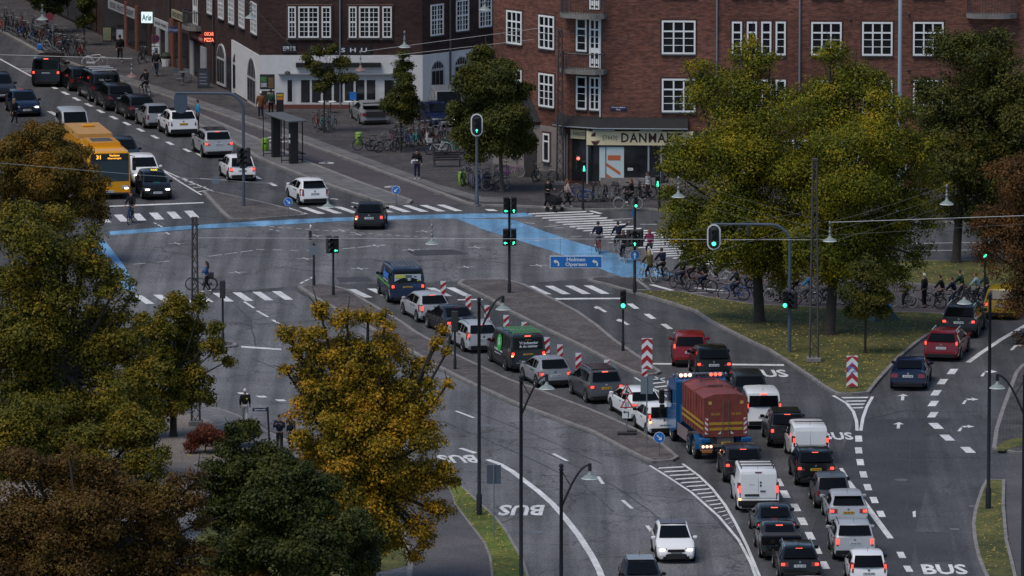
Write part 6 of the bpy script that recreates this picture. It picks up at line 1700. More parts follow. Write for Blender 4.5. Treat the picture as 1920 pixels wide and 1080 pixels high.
signal_head(t, x(1192), z(378), lit='g', s=.66); signal_head(t, 0, z(446), lit='g', arrow='u'); signal_head(t, x(1179), z(446), lit=None, rz=R(60)); signal_head(t, x(1201), z(446), lit=None, rz=R(-60))
m = MB(); m.disc((0, z(478)), .27, -.12, -.10, 20, 1); m.disc((0, z(478)), .25, -.128, -.12, 20, 0)
k = .2; m.plate([(k * u, z(478) + k * v) for u, v in ((-.14, -.95), (.14, -.95), (.14, .1), (.5, -.05), (0, .98), (-.5, -.05), (-.14, .1))], -.136, -.128, 1); m.build("arrow_disc", [SIGB, SIGW], t)
m = MB(); m.disc((x(1186.5), z(399)), .26, -.02, 0, 18, 0, Matrix.Rotation(R(0), 4, 'Z')); m.build("round_sign", [SIGB], t).scale = (.45, 1, 1)
t, z, x = signal_post(1168, 658, 580, "green-lit signal post at the end of the middle island, beside the lane arrows", .13)
signal_head(t, 0, z(560), lit='g', s=1.05)
t, z, x = signal_post(418, 644, 556, "signal post on the small round island, dark head seen from behind", .12)
signal_head(t, 0, z(542), lit=None, back=True, s=1.0)
t, z, x = signal_post(853, 692, 620, "signal post on the long island beside the silver estate, dark box head", .13)
signal_head(t, 0, z(602), lit=None, back=True, s=1.15)
t, z, x = signal_post(1093, 391, 330, "pedestrian signal at the shop corner showing a red lamp and a green man", .12)
signal_head(t, x(1084), z(305), lit='r', s=.9)
o = signal_head(t, x(1095), z(310), lit=None, n=2, s=.9)
m = MB(); zz = z(314.5)
for c, d in (((0, .10), (.07, .07)), ((0, .0), (.08, .13)), ((-.04, -.11), (.035, .13)), ((.04, -.11), (.035, .13))): m.box((c[0], -.13, c[1] + zz - z(310)), (d[0], .02, d[1]))
m.build("lit_lamp", GREENL, o)
t, z, x = signal_post(1236, 392, 310, "pedestrian signal with green man at the edge of the broad tree's leaves", .12)
o = signal_head(t, x(1233), z(338), lit=None, n=2); signal_head(t, x(1243), z(328), lit=None, rz=R(70)); m = MB(); zz = z(343) - z(338)
for c, d in (((0, .10), (.07, .07)), ((0, .0), (.08, .13)), ((-.04, -.11), (.035, .13)), ((.04, -.11), (.035, .13))): m.box((c[0], -.13, c[1] + zz), (d[0], .02, d[1]))
m.build("lit_lamp", GREENL, o)
t, z, x = signal_post(1846, 585, 450, "green signal half veiled by brown leaves near the yellow people carrier", .12)
signal_head(t, 0, z(468), lit='g', s=1.0)
def gantry(bx, by, top, ex, label, z0, side=-1, m_=POLEB, board=None, back=False):
 p, h = post_h(bx, by, top, z0); t = thing("signal_gantry", (p.x, p.y, z0), 0, label, "traffic signal", "signals on curved mast arms")
 dx = PY(ex, top, p.y).x - p.x; r = 1.0
 m = MB(); pts = [(0, 0, 0), (0, 0, h - r)] + [(side * r * (1 - math.cos(a)), 0, h - r + r * math.sin(a)) for a in (R(15), R(30), R(45), R(60), R(75), R(90))] + [(dx, 0, h + .02)]
 m.tube(pts, [.10] + [.085] * (len(pts) - 2) + [.06], 10); m.build("mast", m_, t, 40)
 return t, (lambda y: PY(bx, y, p.y).z - z0), (lambda xx: PY(xx, by, p.y).x - p.x), h
t, z, x, h = gantry(1480, 660, 421, 1333, "blue-grey gantry on the lawn holding an oval board with green lamp over the cyclists", .14)
oval_board(t, x(1337.5), z(444)); signal_head(t, x(1471), z(560), lit='g', s=1.0); signal_head(t, x(1489), z(562), lit=None, rz=R(-50)); signal_head(t, x(1402), z(432), lit=None, back=True, s=.6)
t, z, x, h = gantry(457, 386, 175, 329, "blue-grey gantry on the cobbled island, oval board seen from behind", .13)
m = MB(); 
m.plate(stadium(.78, 1.3), -.03, .03, 0, Matrix.Translation((x(340), 0, z(192)))); m.box((x(340), .05, z(192)), (.08, .05, 1.2))
m.build("backboard", mat("board_back", (.05, .07, .105), .6), t)
signal_head(t, x(450), z(291), lit=None, rz=R(25)); signal_head(t, x(466), z(291), lit=None, rz=R(-70)); signal_head(t, x(454), z(305), lit=None, rz=R(80), n=2)
def sign_post(bx, by, ty, z0=0.0, r=.032):
 p, h = post_h(bx, by, ty, z0); m = MB(); m.tube([(0, 0, 0), (0, 0, h)], r, 8); return p, h, m
def round_arrow(bx, by, cy, ang, label, z0, d=.35, lean=0):
 p, h, m = sign_post(bx, by, cy, z0); r = thing("road_sign", (p.x, p.y, z0), 0, label, "road sign", "round blue keep-to-side arrows"); m.build("post", GALV, r)
 q = MB(); q.disc((0, h), d, -.06, -.04, 24, 1); q.disc((0, h), d * .93, -.068, -.06, 24, 0); k = d * .62; a = ang
 q.plate([(k * (u * math.cos(a) - v * math.sin(a)), h + k * (u * math.sin(a) + v * math.cos(a))) for u, v in ((-.13, 1), (.13, 1), (.13, -.35), (.5, -.15), (.5, -.45), (0, -1), (-.5, -.45), (-.5, -.15), (-.13, -.35))], -.076, -.068, 1)
 q.build("disc", [SIGB, SIGW], r)
round_arrow(540.5, 405, 378, R(45), "blue arrow disc pointing down toward the zebra, beside the white sporty hatchback", .13, .25)
round_arrow(742.5, 380, 356, R(-45), "blue arrow disc on the tip of the bus platform, arrow down to the road", .13, .25)
round_arrow(1236, 854, 820, R(45), "blue arrow disc at the foot of the long island, beside the lorry wheels", .13, .27)
p, h, m = sign_post(404, 361, 338, .13); r = thing("road_sign", (p.x, p.y, .13), 0, "round sign seen from behind at the cobbled island's tip", "road sign"); m.build("post", GALV, r); q = MB(); q.disc((0, h), .25, -.05, -.03, 20); q.build("disc", SIGG, r)
def chevrons(name, bx, by, x0, y0, x1, y1, label, z0=.14, graffiti=False, group=None):
 p = P(bx, by, z0); w = PY(x1, y0, p.y).x - PY(x0, y0, p.y).x; zt = PY(bx, y0, p.y).z - z0; zb = PY(bx, y1, p.y).z - z0
 r = thing(name, (p.x, p.y, z0), 0, label, "road sign", group); m = MB(); m.tube([(0, .03, 0), (0, .03, zt - .1)], .035, 6); m.build("post", GALV, r)
 m = MB(); m.box((0, -.02, (zt + zb) / 2), (w, .03, zt - zb), 0); H = zt - zb; n = 3; st = H / n
 def clip(v): return min(zt, max(zb, v))
 for i in range(n + 1):
  zc = zb + st * i - st * .12
  a, b = zc, zc + st * .5; d = w * .5
  for s in (-1, 1):
   pts = [(0, clip(a)), (s * w / 2, clip(a - d)), (s * w / 2, clip(b - d)), (0, clip(b))]
   pts = [(u, v) for u, v in pts]
   if abs(pts[0][1] - pts[3][1]) + abs(pts[1][1] - pts[2][1]) > .02: m.plate(pts, -.045, -.036, 1)
 o = m.build("panel", [SIGW, SIGR], r)
 if graffiti:
  g = MB()
  for cx, cz, rr, s0, s1 in ((-.02, .05, .17, 0, 5), (.08, -.12, .14, 1, 6), (-.1, .2, .1, 2, 5), (.02, .3, .08, 0, 4)):
   g.tube([(cx + rr * math.cos(t * .9), -.05, (zt + zb) / 2 + cz + rr * math.sin(t * .9)) for t in range(s0, s1)], .02, 4)
  g.build("graffiti", VB, o)
 return r
chevrons("chevron_sign", 1213, 716, 1203.5, 634, 1223.5, 692, "red and white chevron panel before the red people carrier, at the island's end", .0)
chevrons("chevron_sign", 1597.5, 728, 1587, 667, 1608, 724.5, "red and white chevron panel on the lawn's tip, scrawled with blue graffiti", .14, True)
def beacon():
 r = thing("striped_beacon", (0, 0, 0), 0, "", "beacon", "striped beacons along the closed lane")
 w, z0, z1 = .29, .12, 1.02
 m = MB(); m.box((0, 0, (z0 + z1) / 2), (w, .04, z1 - z0), 0)
 for i in range(-1, 3):
  a = z0 + .04 + i * .42; pts = []
  q = [(-w / 2, a), (w / 2, a + .27), (w / 2, a + .48), (-w / 2, a + .21)]
  pts = [(u, min(z1 - .02, max(z0 + .02, v))) for u, v in q]
  if max(v for _, v in pts) - min(v for _, v in pts) > .05: m.plate(pts, -.028, -.021, 1)
 m.build("panel", [SIGW, SIGR], r); m = MB(); m.tube([(0, .02, 0), (0, .02, 1.12)], .025, 6); m.build("post", GALV, r); m = MB(); m.box((0, 0, .05), (.42, .7, .10), bev=.03); m.build("base", BLACKM, r)
 return r
bc = beacon()
for i, (bx, ty, by, lab) in enumerate(((831, 529, 562, "striped beacon standing in the zebra beside the navy tradesman's van"), (878, 552, 588, "striped beacon beside the silver hatchback, second from the zebra"), (913.5, 572, 608, "striped beacon beside the dark saloon's roof"), (949, 592, 627, "striped beacon beyond the silver estate"), (983, 606, 640, "striped beacon whose top shows above the charity van's nose"), (1001, 620, 655, "striped beacon almost hidden by the charity van's roof"), (1025.5, 631, 669, "striped beacon at the charity van's rear corner"), (1050, 645, 683, "striped beacon between charity van and grey people carrier, clear against asphalt"), (1084.5, 662, 699, "striped beacon just beyond the silver hatchback's rear"), (1138, 676, 712, "striped beacon top showing over the grey people carrier's roof"), (1208.5, 694, 730, "striped beacon under the chevron panel, behind the grey sign back"), (1256, 716, 752, "striped beacon against the hatched road beside the lorry cab"))):
 o = bc if i == 0 else copy_tree(bc)
 p = P(bx, by); o.location = (p.x, p.y, 0); o.rotation_euler = (0, 0, R(rng.uniform(-8, 8))); o["label"] = lab
p, h, m = sign_post(1175, 815, 722, .13); r = thing("roadworks_sign", (p.x, p.y, .13), 0, "post with two red warning triangles and a white turn-arrow square", "road sign"); m.build("post", GALV, r)
zat = lambda y: PY(1175, y, p.y).z - .13
for yy, kind in ((728, 0), (753, 1)):
 zc = zat(yy) - .02; s = .33; q = MB()
 q.plate([(-s, zc - s * .86), (s, zc - s * .86), (0, zc + s * .86)], -.05, -.035, 1); q.plate([(-s * .68, zc - s * .68), (s * .68, zc - s * .68), (0, zc + s * .5)], -.056, -.05, 0)
 if kind == 0: q.box((.0, -.06, zc - .06), (.05, .006, .2), 2); q.box((.06, -.06, zc - .17), (.12, .006, .06), 2); q.box((-.05, -.06, zc - .14), (.05, .006, .12), 2); q.box((0.01, -.06, zc + .06), (.06, .006, .06), 2)
 else:
  for dx in (-.06, .0, .07): q.box((dx, -.06, zc - .1), (.025, .006, .22), 2)
 q.build("warning_triangle", [SIGW, SIGR, BLACK], r)
zc = zat(775); q = MB(); q.box((0, -.05, zc), (.44, .03, .46), 0); q.box((.08, -.067, zc - .06), (.05, .006, .24), 1); q.box((-.03, -.067, zc + .07), (.26, .006, .05), 1); q.plate([(-.18, zc + .07), (-.08, zc + .15), (-.08, zc - .01)], -.07, -.064, 1); q.build("arrow_board", [SIGW, BLACK], r)
q = MB(); q.box((0, 0, .07), (.9, .35, .14), bev=.03); q.box((.25, .1, .17), (.5, .3, .1), bev=.03); q.build("weight", BLACKM, r)
p, h, m = sign_post(1212.5, 841, 705, .13); r = thing("road_sign", (p.x, p.y, .13), 0, "plain grey sign back on a thin post above the white boxy hatchback", "road sign"); m.build("post", GALV, r); q = MB(); q.box((0, .03, h - .45), (.60, .03, .84)); q.build("panel", SIGG, r)
p, h, m = sign_post(926, 1006, 872, .12); r = thing("road_sign", (p.x, p.y, .12), 0, "dark grey sign back on a thin post on the lower verge", "road sign"); m.build("post", GALV, r); q = MB(); q.box((0, .035, h - .43), (.64, .03, .86)); q.build("panel", mat("sign_back_dark", (.06, .08, .11), .5), r)
p, h, m = sign_post(286, 143, 64, .12); r = thing("road_sign", (p.x, p.y, .12), 0, "round red no-stopping sign with three white plates by the kebab shop", "road sign"); m.build("post", GALV, r)
zat = lambda y: PY(286, y, p.y).z - .12; q = MB(); q.disc((.22, zat(72.5)), .27, -.05, -.03, 20, 0); q.disc((.22, zat(72.5)), .21, -.057, -.05, 20, 1); q.build("disc", [mat("sign_red_dim", (.20, .02, .04), .5), mat("sign_blue_dim", (.05, .02, .06), .5)], r)
for yy, hh in ((84, .14), (91, .22), (99, .24)):
 q = MB(); q.box((.22, -.05, zat(yy)), (.5, .02, hh), 0); q.box((.12 if yy != 91 else .25, -.064, zat(yy)), (.1 if yy == 84 else .22, .006, hh * .5), 1); q.build("plate", [SIGW, mat("plate_blue_grey", (.08, .14, .25), .5)], r)
p = P(99, 100, .12); r = thing("road_sign", (p.x, p.y, .12), 0, "dim round no-stopping sign at the far bicycle racks", "road sign"); m = MB(); m.tube([(0, 0, 0), (0, 0, 2.6)], .03, 6); m.build("post", GALV, r); q = MB(); q.disc((-.2, 2.5), .27, -.05, -.03, 18); q.box((0, -.05, 1.75), (.14, .02, .5), 1); q.build("disc", [mat("sign_red_dim", (.20, .02, .04), .5), SIGG], r)
p, h = post_h(506, 851, 763, .12); r = thing("street_name_sign", (p.x, p.y, .12), 0, "dark street-name sign on a slim post between the two walkers", "street sign"); m = MB(); m.tube([(0, 0, 0), (-.10, 0, h)], .045, 8); m.build("post", POLE, r)
q = MB(); q.box((-.46, 0, h - .13), (.72, .05, .16), 0, Matrix.Translation((0, 0, 0))); q.text("Sydmyraab", (-.46, h - .13), .09, -.03, 1, None, .01, .54); q.build("name_plate", [mat("name_blue", (.008, .015, .045), .5), SIGW], r)
Ys = Yat(560); p = PY(1080, 491, Ys); w = PY(1129, 491, Ys).x - PY(1031, 491, Ys).x
r = thing("direction_sign", (p.x, p.y, p.z), 0, "overhead blue sign reading Holmen Operaen with two bent white arrows", "direction sign")
hh = .66; q = MB(); q.box((0, 0, 0), (w, .06, hh), 1); q.box((0, -.034, 0), (w - .07, .012, hh - .07), 0)
q.text("Holmen", (0, .14), .21, -.043, 1, None, .022, 1.0); q.text("Operaen", (.0, -.15), .26, -.043, 1, None, .022, 1.15)
for s in (-1, 1):
 cx = s * w * .37
 q.plate([(cx + .06, -.22), (cx + .14, -.22), (cx + .14, -.06), (cx + .06, .06), (cx - .04, .075), (cx - .04, .15), (cx - .18, .03), (cx - .04, -.09), (cx - .04, -.02), (cx + .06, -.06)], -.05, -.042, 1)
q.build("panel", [SIGB, SIGW], r); m = MB()
for s in (-1, 1): m.tube([(s * w * .3, .03, hh / 2), (s * w * .3, .03, PY(1080, 445, Ys).z - p.z)], .010, 4)
m.build("hanger", GALV, r)
p = P(1685, 420, .12); r = MB(); r.lathe([(.14, 0), (.14, 1), (.12, 4), (.10, 14.5), (.02, 14.6)], 12); tag(r.build("flag_pole", mat("pole_light_blue", (.22, .30, .36), .5), None, 40, (p.x, p.y, .12)), "tall pale blue flag pole rising in front of the red brick facade", "flag pole")
def box_px(root, bx, by, w, d, h, m_, name, z0=.13):
 pass
p = P(533, 300, .13); a = heading((508, 287), (557, 305)); r = thing("bus_shelter", (p.x, p.y, .13), a, "black bus shelter with flat roof and glazed back on the platform", "bus shelter")
a0 = P(508, 290, .13); a1 = P(556, 303, .13); L = (a1 - a0).length
q = MB(); q.box((L / 2 - .12, 0, 1.28), (.34, .5, 2.56), 0); q.build("info_pillar", BLACK, r); q = MB(); q.box((L / 2 - .45 * 0 - .12, -.255, 1.7), (.26, .01, .22)); q.box((L / 2 - .12, -.255, 1.35), (.26, .01, .2)); 
im = q.build("notice", mat("notice_pale", (.45, .5, .6), .5), r)
q = MB(); q.box((-L / 2 + .30, 0, 1.25), (.34, .5, 2.5), 0); q.build("info_pillar", BLACK, r)
q = MB(); q.box((0, .1, 2.62), (L + .7, 1.2, .12), bev=.03); q.build("roof", mat("shelter_roof", (.10, .11, .12), .5), r)
q = MB()
for x in (-L / 2 - .3, L / 2 - .6): q.tube([(x, .75, 0), (x, .75, 2.6)], .04, 6); q.tube([(x, -.6, 0), (x, -.6, 2.6)], .03, 6); q.box((x, .08, .15), (.04, 1.4, .05))
q.box((0, .75, .5), (L * .7, .35, .05)); q.build("frame", BLACK, r)
def small(name, pix, z0, rz, label, cat, group=None):
 p = P(*pix, z0); return thing(name, (p.x, p.y, z0), rz, label, cat, group)
r = small("ticket_machine", (525, 214), .12, 0, "black ticket machine with orange screen before the restaurant", "machine"); q = MB(); q.box((0, 0, .68), (.46, .36, 1.36), bev=.02); q.build("cabinet", BLACK, r)
q = MB(); q.box((0, -.19, 1.24), (.38, .02, .13), 0); q.box((0, -.19, 1.04), (.38, .02, .2), 1); q.build("screen", [mat("machine_yellow", (.55, .38, .02), .5), mat("machine_orange", (.55, .20, .02), .5)], r)
for bx, by, lab in ((497.5, 283, "lime green litter bin beside the bus shelter"), (673, 272, "lime green litter bin at the end of the plaza bicycles"), (866, 347, "lime green litter bin half behind bicycles at the oval-board signal post")):
 r = small("litter_bin", (bx, by), .12, 0, lab, "bin", "green litter bins"); q = MB(); q.lathe([(.17, 0), (.21, .05), (.24, .66), (.22, .70)], 14); q.build("body", mat("bin_green", (.20, .36, .04), .5), r, 40); q = MB(); q.lathe([(.23, .70), (.25, .73), (.2, .80), (.08, .82)], 14); q.build("lid", mat("bin_lid", (.16, .28, .05), .5), r, 40); q = MB(); q.box((0, -.235, .5), (.16, .02, .1)); q.build("slot", BLACKM, r)
r = small("bench", (839, 313), .12, R(8), "black wooden bench facing away on the cobbled plaza", "bench"); q = MB()
for i in range(4): q.box((0, -.15 + i * .13, .44), (1.7, .1, .04))
q.build("seat", BLACK, r); q = MB()
for i in range(3): q.box((0, .30 + i * .03, .56 + i * .13), (1.7, .035, .1))
q.build("backrest", BLACK, r)
for s in (-.78, .78): q = MB(); q.tube([(s, -.22, 0), (s, -.2, .64), (s, .3, .62)], .03, 5); q.tube([(s, .34, 0), (s, .26, .45), (s, .36, .86)], .03, 5); q.build("leg", IRON, r)
def aboard(pix, w, h, label, face, frame=BLACK, txt=None, z0=.12, rz=0):
 r = small("sandwich_board", pix, z0, rz, label, "sign board", "boards on the pavement"); q = MB(); q.add([(-w / 2, -.22, 0), (w / 2, -.22, 0), (w / 2, -.02, h), (-w / 2, -.02, h), (-w / 2, .22, 0), (w / 2, .22, 0), (w / 2, .02, h), (-w / 2, .02, h)], [(0, 1, 2, 3), (5, 4, 7, 6), (3, 2, 6, 7), (1, 5, 6, 2), (4, 0, 3, 7)]); q.build("board", frame, r)
 q = MB(); f = lambda u, v: (u * w / 2, -.225 + .2 * v - .01, v * h); q.add([f(-.85, .1), f(.85, .1), f(.85, .88), f(-.85, .88)], [(0, 1, 2, 3)], 0)
 if txt:
  for i in range(4): q.add([f(-.7, .2 + i * .16), f(.6 - .2 * (i % 2), .2 + i * .16), f(.6 - .2 * (i % 2), .26 + i * .16), f(-.7, .26 + i * .16)], [(0, 1, 2, 3)], 1)
  for v in range(len(q.v) - 16, len(q.v)): q.v[v] = (q.v[v][0], q.v[v][1] - .008, q.v[v][2])
 q.build("face", [face, txt or face], r)
aboard((382, 165), .78, 1.30, "tall black menu board on the pavement before the arched window", mat("chalk_dark", (.02, .025, .04), .6), BLACK, mat("chalk_line", (.12, .14, .18), .6))
aboard((201, 78), .62, 1.1, "yellow poster board by the far shop front", mat("poster_ochre", (.26, .22, .10), .6, var=.4, vscale=5), BLACK, mat("poster_teal", (.10, .22, .20), .6))
aboard((228, 84), .8, 1.2, "white advertising stand behind the dark walker", mat("poster_dim_white", (.30, .34, .40), .5), BLACK)
r = small("planter", (311, 124), .12, 0, "white tub with dark plant outside the greengrocer's", "planter"); q = MB(); q.lathe([(.28, 0), (.36, .5), (.32, .5)], 12); q.build("tub", SIGW, r); q = MB(); q.lathe([(.3, .48), (.36, .7), (.2, .9), (.02, .95)], 9); q.build("plant", mat("plant_dark", (.02, .03, .02), .8, var=.5, vscale=9), r)
def cafe_chair(pix, rz, lab):
 r = small("cafe_chair", pix, .12, rz, lab, "chair", "pavement cafe furniture"); q = MB(); q.box((0, 0, .45), (.42, .42, .03)); q.build("seat", GALV, r); q = MB(); q.box((0, .2, .7), (.42, .03, .3)); q.build("backrest", GALV, r)
 for a in (-.18, .18):
  for b in (-.18, .18): q = MB(); q.tube([(a, b, 0), (a, b, .45 if b < 0 else .86)], .015, 4); q.build("leg", GALV, r)
def cafe_table(pix, lab, z0=.12, m_=None):
 r = small("cafe_table", pix, z0, 0, lab, "table", "pavement cafe furniture"); q = MB(); q.lathe([(.001, .72), (.36, .72), (.36, .745), (.001, .745)], 16); q.build("table_top", m_ or GALV, r); q = MB(); q.lathe([(.03, .02), (.03, .72)], 6); q.lathe([(.22, 0), (.2, .03), (.03, .05)], 10); q.build("leg", IRON, r)
cafe_chair((332, 152), R(20), "metal cafe chair nearest the kebab shop's doorway"); cafe_chair((338, 160), R(-120), "metal cafe chair nearest the kerb by the black menu board"); cafe_chair((352, 152), R(160), "metal cafe chair between the small table and the shop window"); cafe_table((344, 156), "small metal table among the pavement cafe chairs")
for bx, lab in ((607, "white round cafe table before the restaurant doors, behind the tripod of bicycles"), (620, "white round cafe table close to the leafy young tree"), (655, "white round cafe table nearest the silver saloon"), (676, "white round cafe table behind the silver saloon's roof")):
 cafe_table((bx, 212), lab, .12, SIGW)
r = small("menu_stand", (662, 212), .12, 0, "blue menu stand before the restaurant's glass doors", "sign board"); q = MB(); q.box((0, 0, 1.1), (.42, .05, .5)); q.build("panel", SIGB, r); q = MB(); q.tube([(0, .03, 0), (0, .03, 1.1)], .03, 5); q.box((0, 0, .03), (.4, .3, .06)); q.build("stand", BLACK, r)
r = small("tent", (1657, 600), .14, R(20), "small green tent pitched on the lawn beside the young tree", "tent"); q = MB(); q.add([(-.75, -.5, 0), (.75, -.5, 0), (.75, .5, 0), (-.75, .5, 0), (-.2, -.1, .85), (.25, 0, .8)], [(0, 1, 5, 4), (1, 2, 5), (2, 3, 4, 5), (3, 0, 4)]); q.build("fabric", mat("tent_green", (.03, .06, .05), .6, var=.5, vscale=3), r); q = MB(); q.tube([(.1, -.5, 0), (.0, -.07, .86)], .015, 4); q.build("pole", GALV, r)
r = small("wheelie_bin", (1665, 585), .0, 0, "small blue box on the cycle track edge near the tent", "box"); q = MB(); q.box((0, 0, .25), (.35, .25, .3), bev=.03); q.build("body", SIGB, r)
def rack(p0, p1, lab, n=5, h=.5):
 a, b = P(*p0, .12), P(*p1, .12); rz = math.atan2((b - a).y, (b - a).x); L = (b - a).length
 r = thing("bicycle_rack", (a.x, a.y, .12), rz, lab, "bicycle rack", "bicycle racks"); q = MB()
 for z_ in (.22, h): q.tube([(0, 0, z_), (L, 0, z_)], .025, 5)
 q.build("rail", GALV, r)
 for i in range(n):
  q = MB(); x_ = L * i / (n - 1); q.tube([(x_, 0, 0), (x_, 0, h)], .025, 5); q.build("post", GALV, r)
rack((1094, 380), (1160, 377), "galvanised bicycle rail in front of the travel shop"); rack((12, 62), (30, 70), "galvanised bicycle rail in the far row, furthest up the street", 3); rack((52, 79), (70, 88), "galvanised bicycle rail in the far row, above the blue bag", 3); rack((88, 95), (105, 103), "galvanised bicycle rail in the far row, nearest the black van", 3)
r = small("carrier_bag", (75, 93), .12, 0, "blue carrier bag left by the far bicycle rack", "bag"); q = MB(); q.box((0, 0, .2), (.4, .25, .4), bev=.06); q.build("sack", SIGB, r)
# ------------------------------------------------------------------ bicycles
STEELB = mat("cycle_dark", (.018, .018, .02), .4); SPOKE = mat("spoke", (.16, .17, .18), .4, .6); SADDLE = mat("saddle", (.02, .018, .016), .7)
WALL_W = mat("tyre_pale", (.30, .30, .29), .7); BASKET = mat("basket", (.10, .075, .05), .8); BWH = mat("basket_white", (.45, .47, .48), .6)
BIKEC = {'black': STEELB, 'red': mat("cycle_red", (.22, .02, .02), .4), 'blue': mat("cycle_blue", (.02, .06, .22), .4), 'green': mat("cycle_green", (.03, .22, .14), .4), 'white': mat("cycle_white", (.52, .54, .56), .4), 'grey': mat("cycle_grey", (.14, .15, .16), .4, .3), 'purple': mat("cycle_purple", (.18, .04, .20), .4), 'silver': mat("cycle_silver", (.30, .32, .34), .35, .5), 'brown': mat("cycle_brown", (.10, .04, .02), .5), 'turquoise': mat("cycle_turquoise", (.05, .30, .28), .4), 'orange': mat("cycle_orange", (.35, .09, .02), .4)}
WR = .34
def _ring(m, r, t, n=20, mi=0, seg=4):
 vs = []
 for i in range(n):
  a = 2 * PI * i / n
  for j in range(seg):
   b = 2 * PI * j / seg; q = r + t * math.cos(b); vs.append((q * math.cos(a), t * math.sin(b), q * math.sin(a)))
 fs = [(i * seg + j, i * seg + (j + 1) % seg, ((i + 1) % n) * seg + (j + 1) % seg, ((i + 1) % n) * seg + j) for i in range(n) for j in range(seg)]
 m.add(vs, fs, mi)
def _wheel(pale):
 m = MB(); _ring(m, WR - .02, .022, 22, 0); _ring(m, WR - .05, .011, 22, 1, 3)
 for k in range(8):
  a = PI * k / 8; m.tube([((WR - .05) * math.cos(a), 0, (WR - .05) * math.sin(a)), (-(WR - .05) * math.cos(a), 0, -(WR - .05) * math.sin(a))], .0035, 3, 1, caps=False)
 m.tube([(0, -.05, 0), (0, .05, 0)], .025, 6, 1)
 return m.mesh("wheel", [WALL_W if pale else TYRE, SPOKE])
_BW = {0: _wheel(0), 1: _wheel(1)}
def _frame(step):
 m = MB(); bb = (-.05, 0, .29); st = (-.22, 0, .80); hd = (.38, 0, .86); hd2 = (.42, 0, .66); ra = (-.52, 0, WR); fa = (.56, 0, WR)
 m.tube([bb, st], .02, 5); m.tube([bb, hd2], .022, 5); m.tube([hd, hd2], .024, 5)
 m.tube([(-.16, 0, .62) if step else st, hd2 if step else hd], .02, 5)
 for s in (-.05, .05):
  m.tube([bb, (ra[0], s, ra[2])], .012, 4); m.tube([(st[0], 0, .74), (ra[0], s, ra[2])], .011, 4); m.tube([hd2, (fa[0], s, fa[2])], .014, 4)
 m.tube([(st[0], 0, .7), (-.24, 0, .93)], .015, 5)
 for c, a0, a1 in ((ra, 20, 200), (fa, 60, 170)):
  pts = [(c[0] + (WR + .03) * math.cos(R(a0 + (a1 - a0) * i / 8)), 0, c[2] + (WR + .03) * math.sin(R(a0 + (a1 - a0) * i / 8))) for i in range(9)]
  m.tube(pts, .018, 4)
 m.box((-.28, -.06, .32), (.56, .02, .12)); m.tube([(-.6, 0, .72), (-.2, 0, .74)], .03, 4); m.tube([(-.6, .0, .72), (-.52, 0, WR)], .01, 4)
 m.tube([(-.05, -.14, .19), (-.05, -.05, .28), (-.05, .05, .30), (-.05, .14, .40)], .014, 4)
 return m.mesh("frame", STEELB)
_BF = {0: _frame(0), 1: _frame(1)}
m = MB(); m.tube([(.37, 0, .84), (.36, 0, 1.02)], .015, 5); m.tube([(.18, .29, 1.02), (.30, .26, 1.06), (.38, .08, 1.04), (.38, -.08, 1.04), (.30, -.26, 1.06), (.18, -.29, 1.02)], .015, 5); m.lathe([(.03, -.02), (.04, .02), (.02, .05)], 6, (.43, 0, .88)); _BH = m.mesh("handlebar", SPOKE)
m = MB(); m.loft([[(-.40, -.09, .93), (-.40, .09, .93), (-.40, .07, .985), (-.40, -.07, .985)], [(-.25, -.07, .94), (-.25, .07, .94), (-.25, .05, .985), (-.25, -.05, .985)], [(-.10, -.025, .945), (-.10, .025, .945), (-.10, .02, .975), (-.10, -.02, .975)]]); _BS = m.mesh("saddle", SADDLE)
def _bask(m_):
 m = MB()
 for k in range(5):
  z = .80 + k * .055; t = 1 + k * .06
  m.tube([(.46, -.14 * t, z), (.46 + .27 * t, -.14 * t, z), (.46 + .27 * t, .14 * t, z), (.46, .14 * t, z), (.46, -.14 * t, z)], .012, 4)
 for i in range(8):
  x = .46 + .27 * (i % 4) / 3; y = -.14 if i < 4 else .14; m.tube([(x, y, .79), (x + .02, y * 1.22, 1.03)], .008, 3)
 m.box((.59, 0, .80), (.27, .27, .015)); return m.mesh("basket", m_)
_BB = {'b': _bask(BASKET), 'w': _bask(BWH), 'k': _bask(BLACKM)}
def bicycle(p, rz, label, col='black', step=0, pale=0, basket=None, lean=0.0, group=None, steer=0.0, crate=False):
 r = thing("bicycle", p, rz, label, "bicycle", group)
 r.rotation_euler = (lean, 0, rz)
 f = link("frame", _BF[step], r)
 f.material_slots[0].link = 'OBJECT'; f.material_slots[0].material = BIKEC[col]
 link("wheel", _BW[pale], r, (-.52, 0, WR)); w = link("wheel", _BW[pale], r, (.56, 0, WR), steer)
 link("handlebar", _BH, r); link("saddle", _BS, r)
 if basket: link("basket", _BB[basket], r)
 if crate:
  q = MB(); q.box((-.45, 0, .86), (.42, .32, .26), bev=.03); q.build("rear_box", BLACKM, r)
 return r
COLS = ['black', 'black', 'grey', 'blue', 'red', 'silver', 'black', 'brown', 'green', 'white']
ORD = ["first", "second", "third", "fourth", "fifth", "sixth", "seventh", "eighth", "ninth", "tenth", "eleventh", "twelfth", "thirteenth", "fourteenth", "fifteenth", "sixteenth", "seventeenth", "eighteenth", "nineteenth", "twentieth", "twenty-first", "twenty-second", "twenty-third", "twenty-fourth", "twenty-fifth", "twenty-sixth"]
br = random.Random(11)
def bike_at(x, y, rz, label, z=.12, **k):
 p = P(x, y, z); return bicycle((p.x, p.y, z), rz, label, **k)
PB = "bicycles parked round the plaza trees"
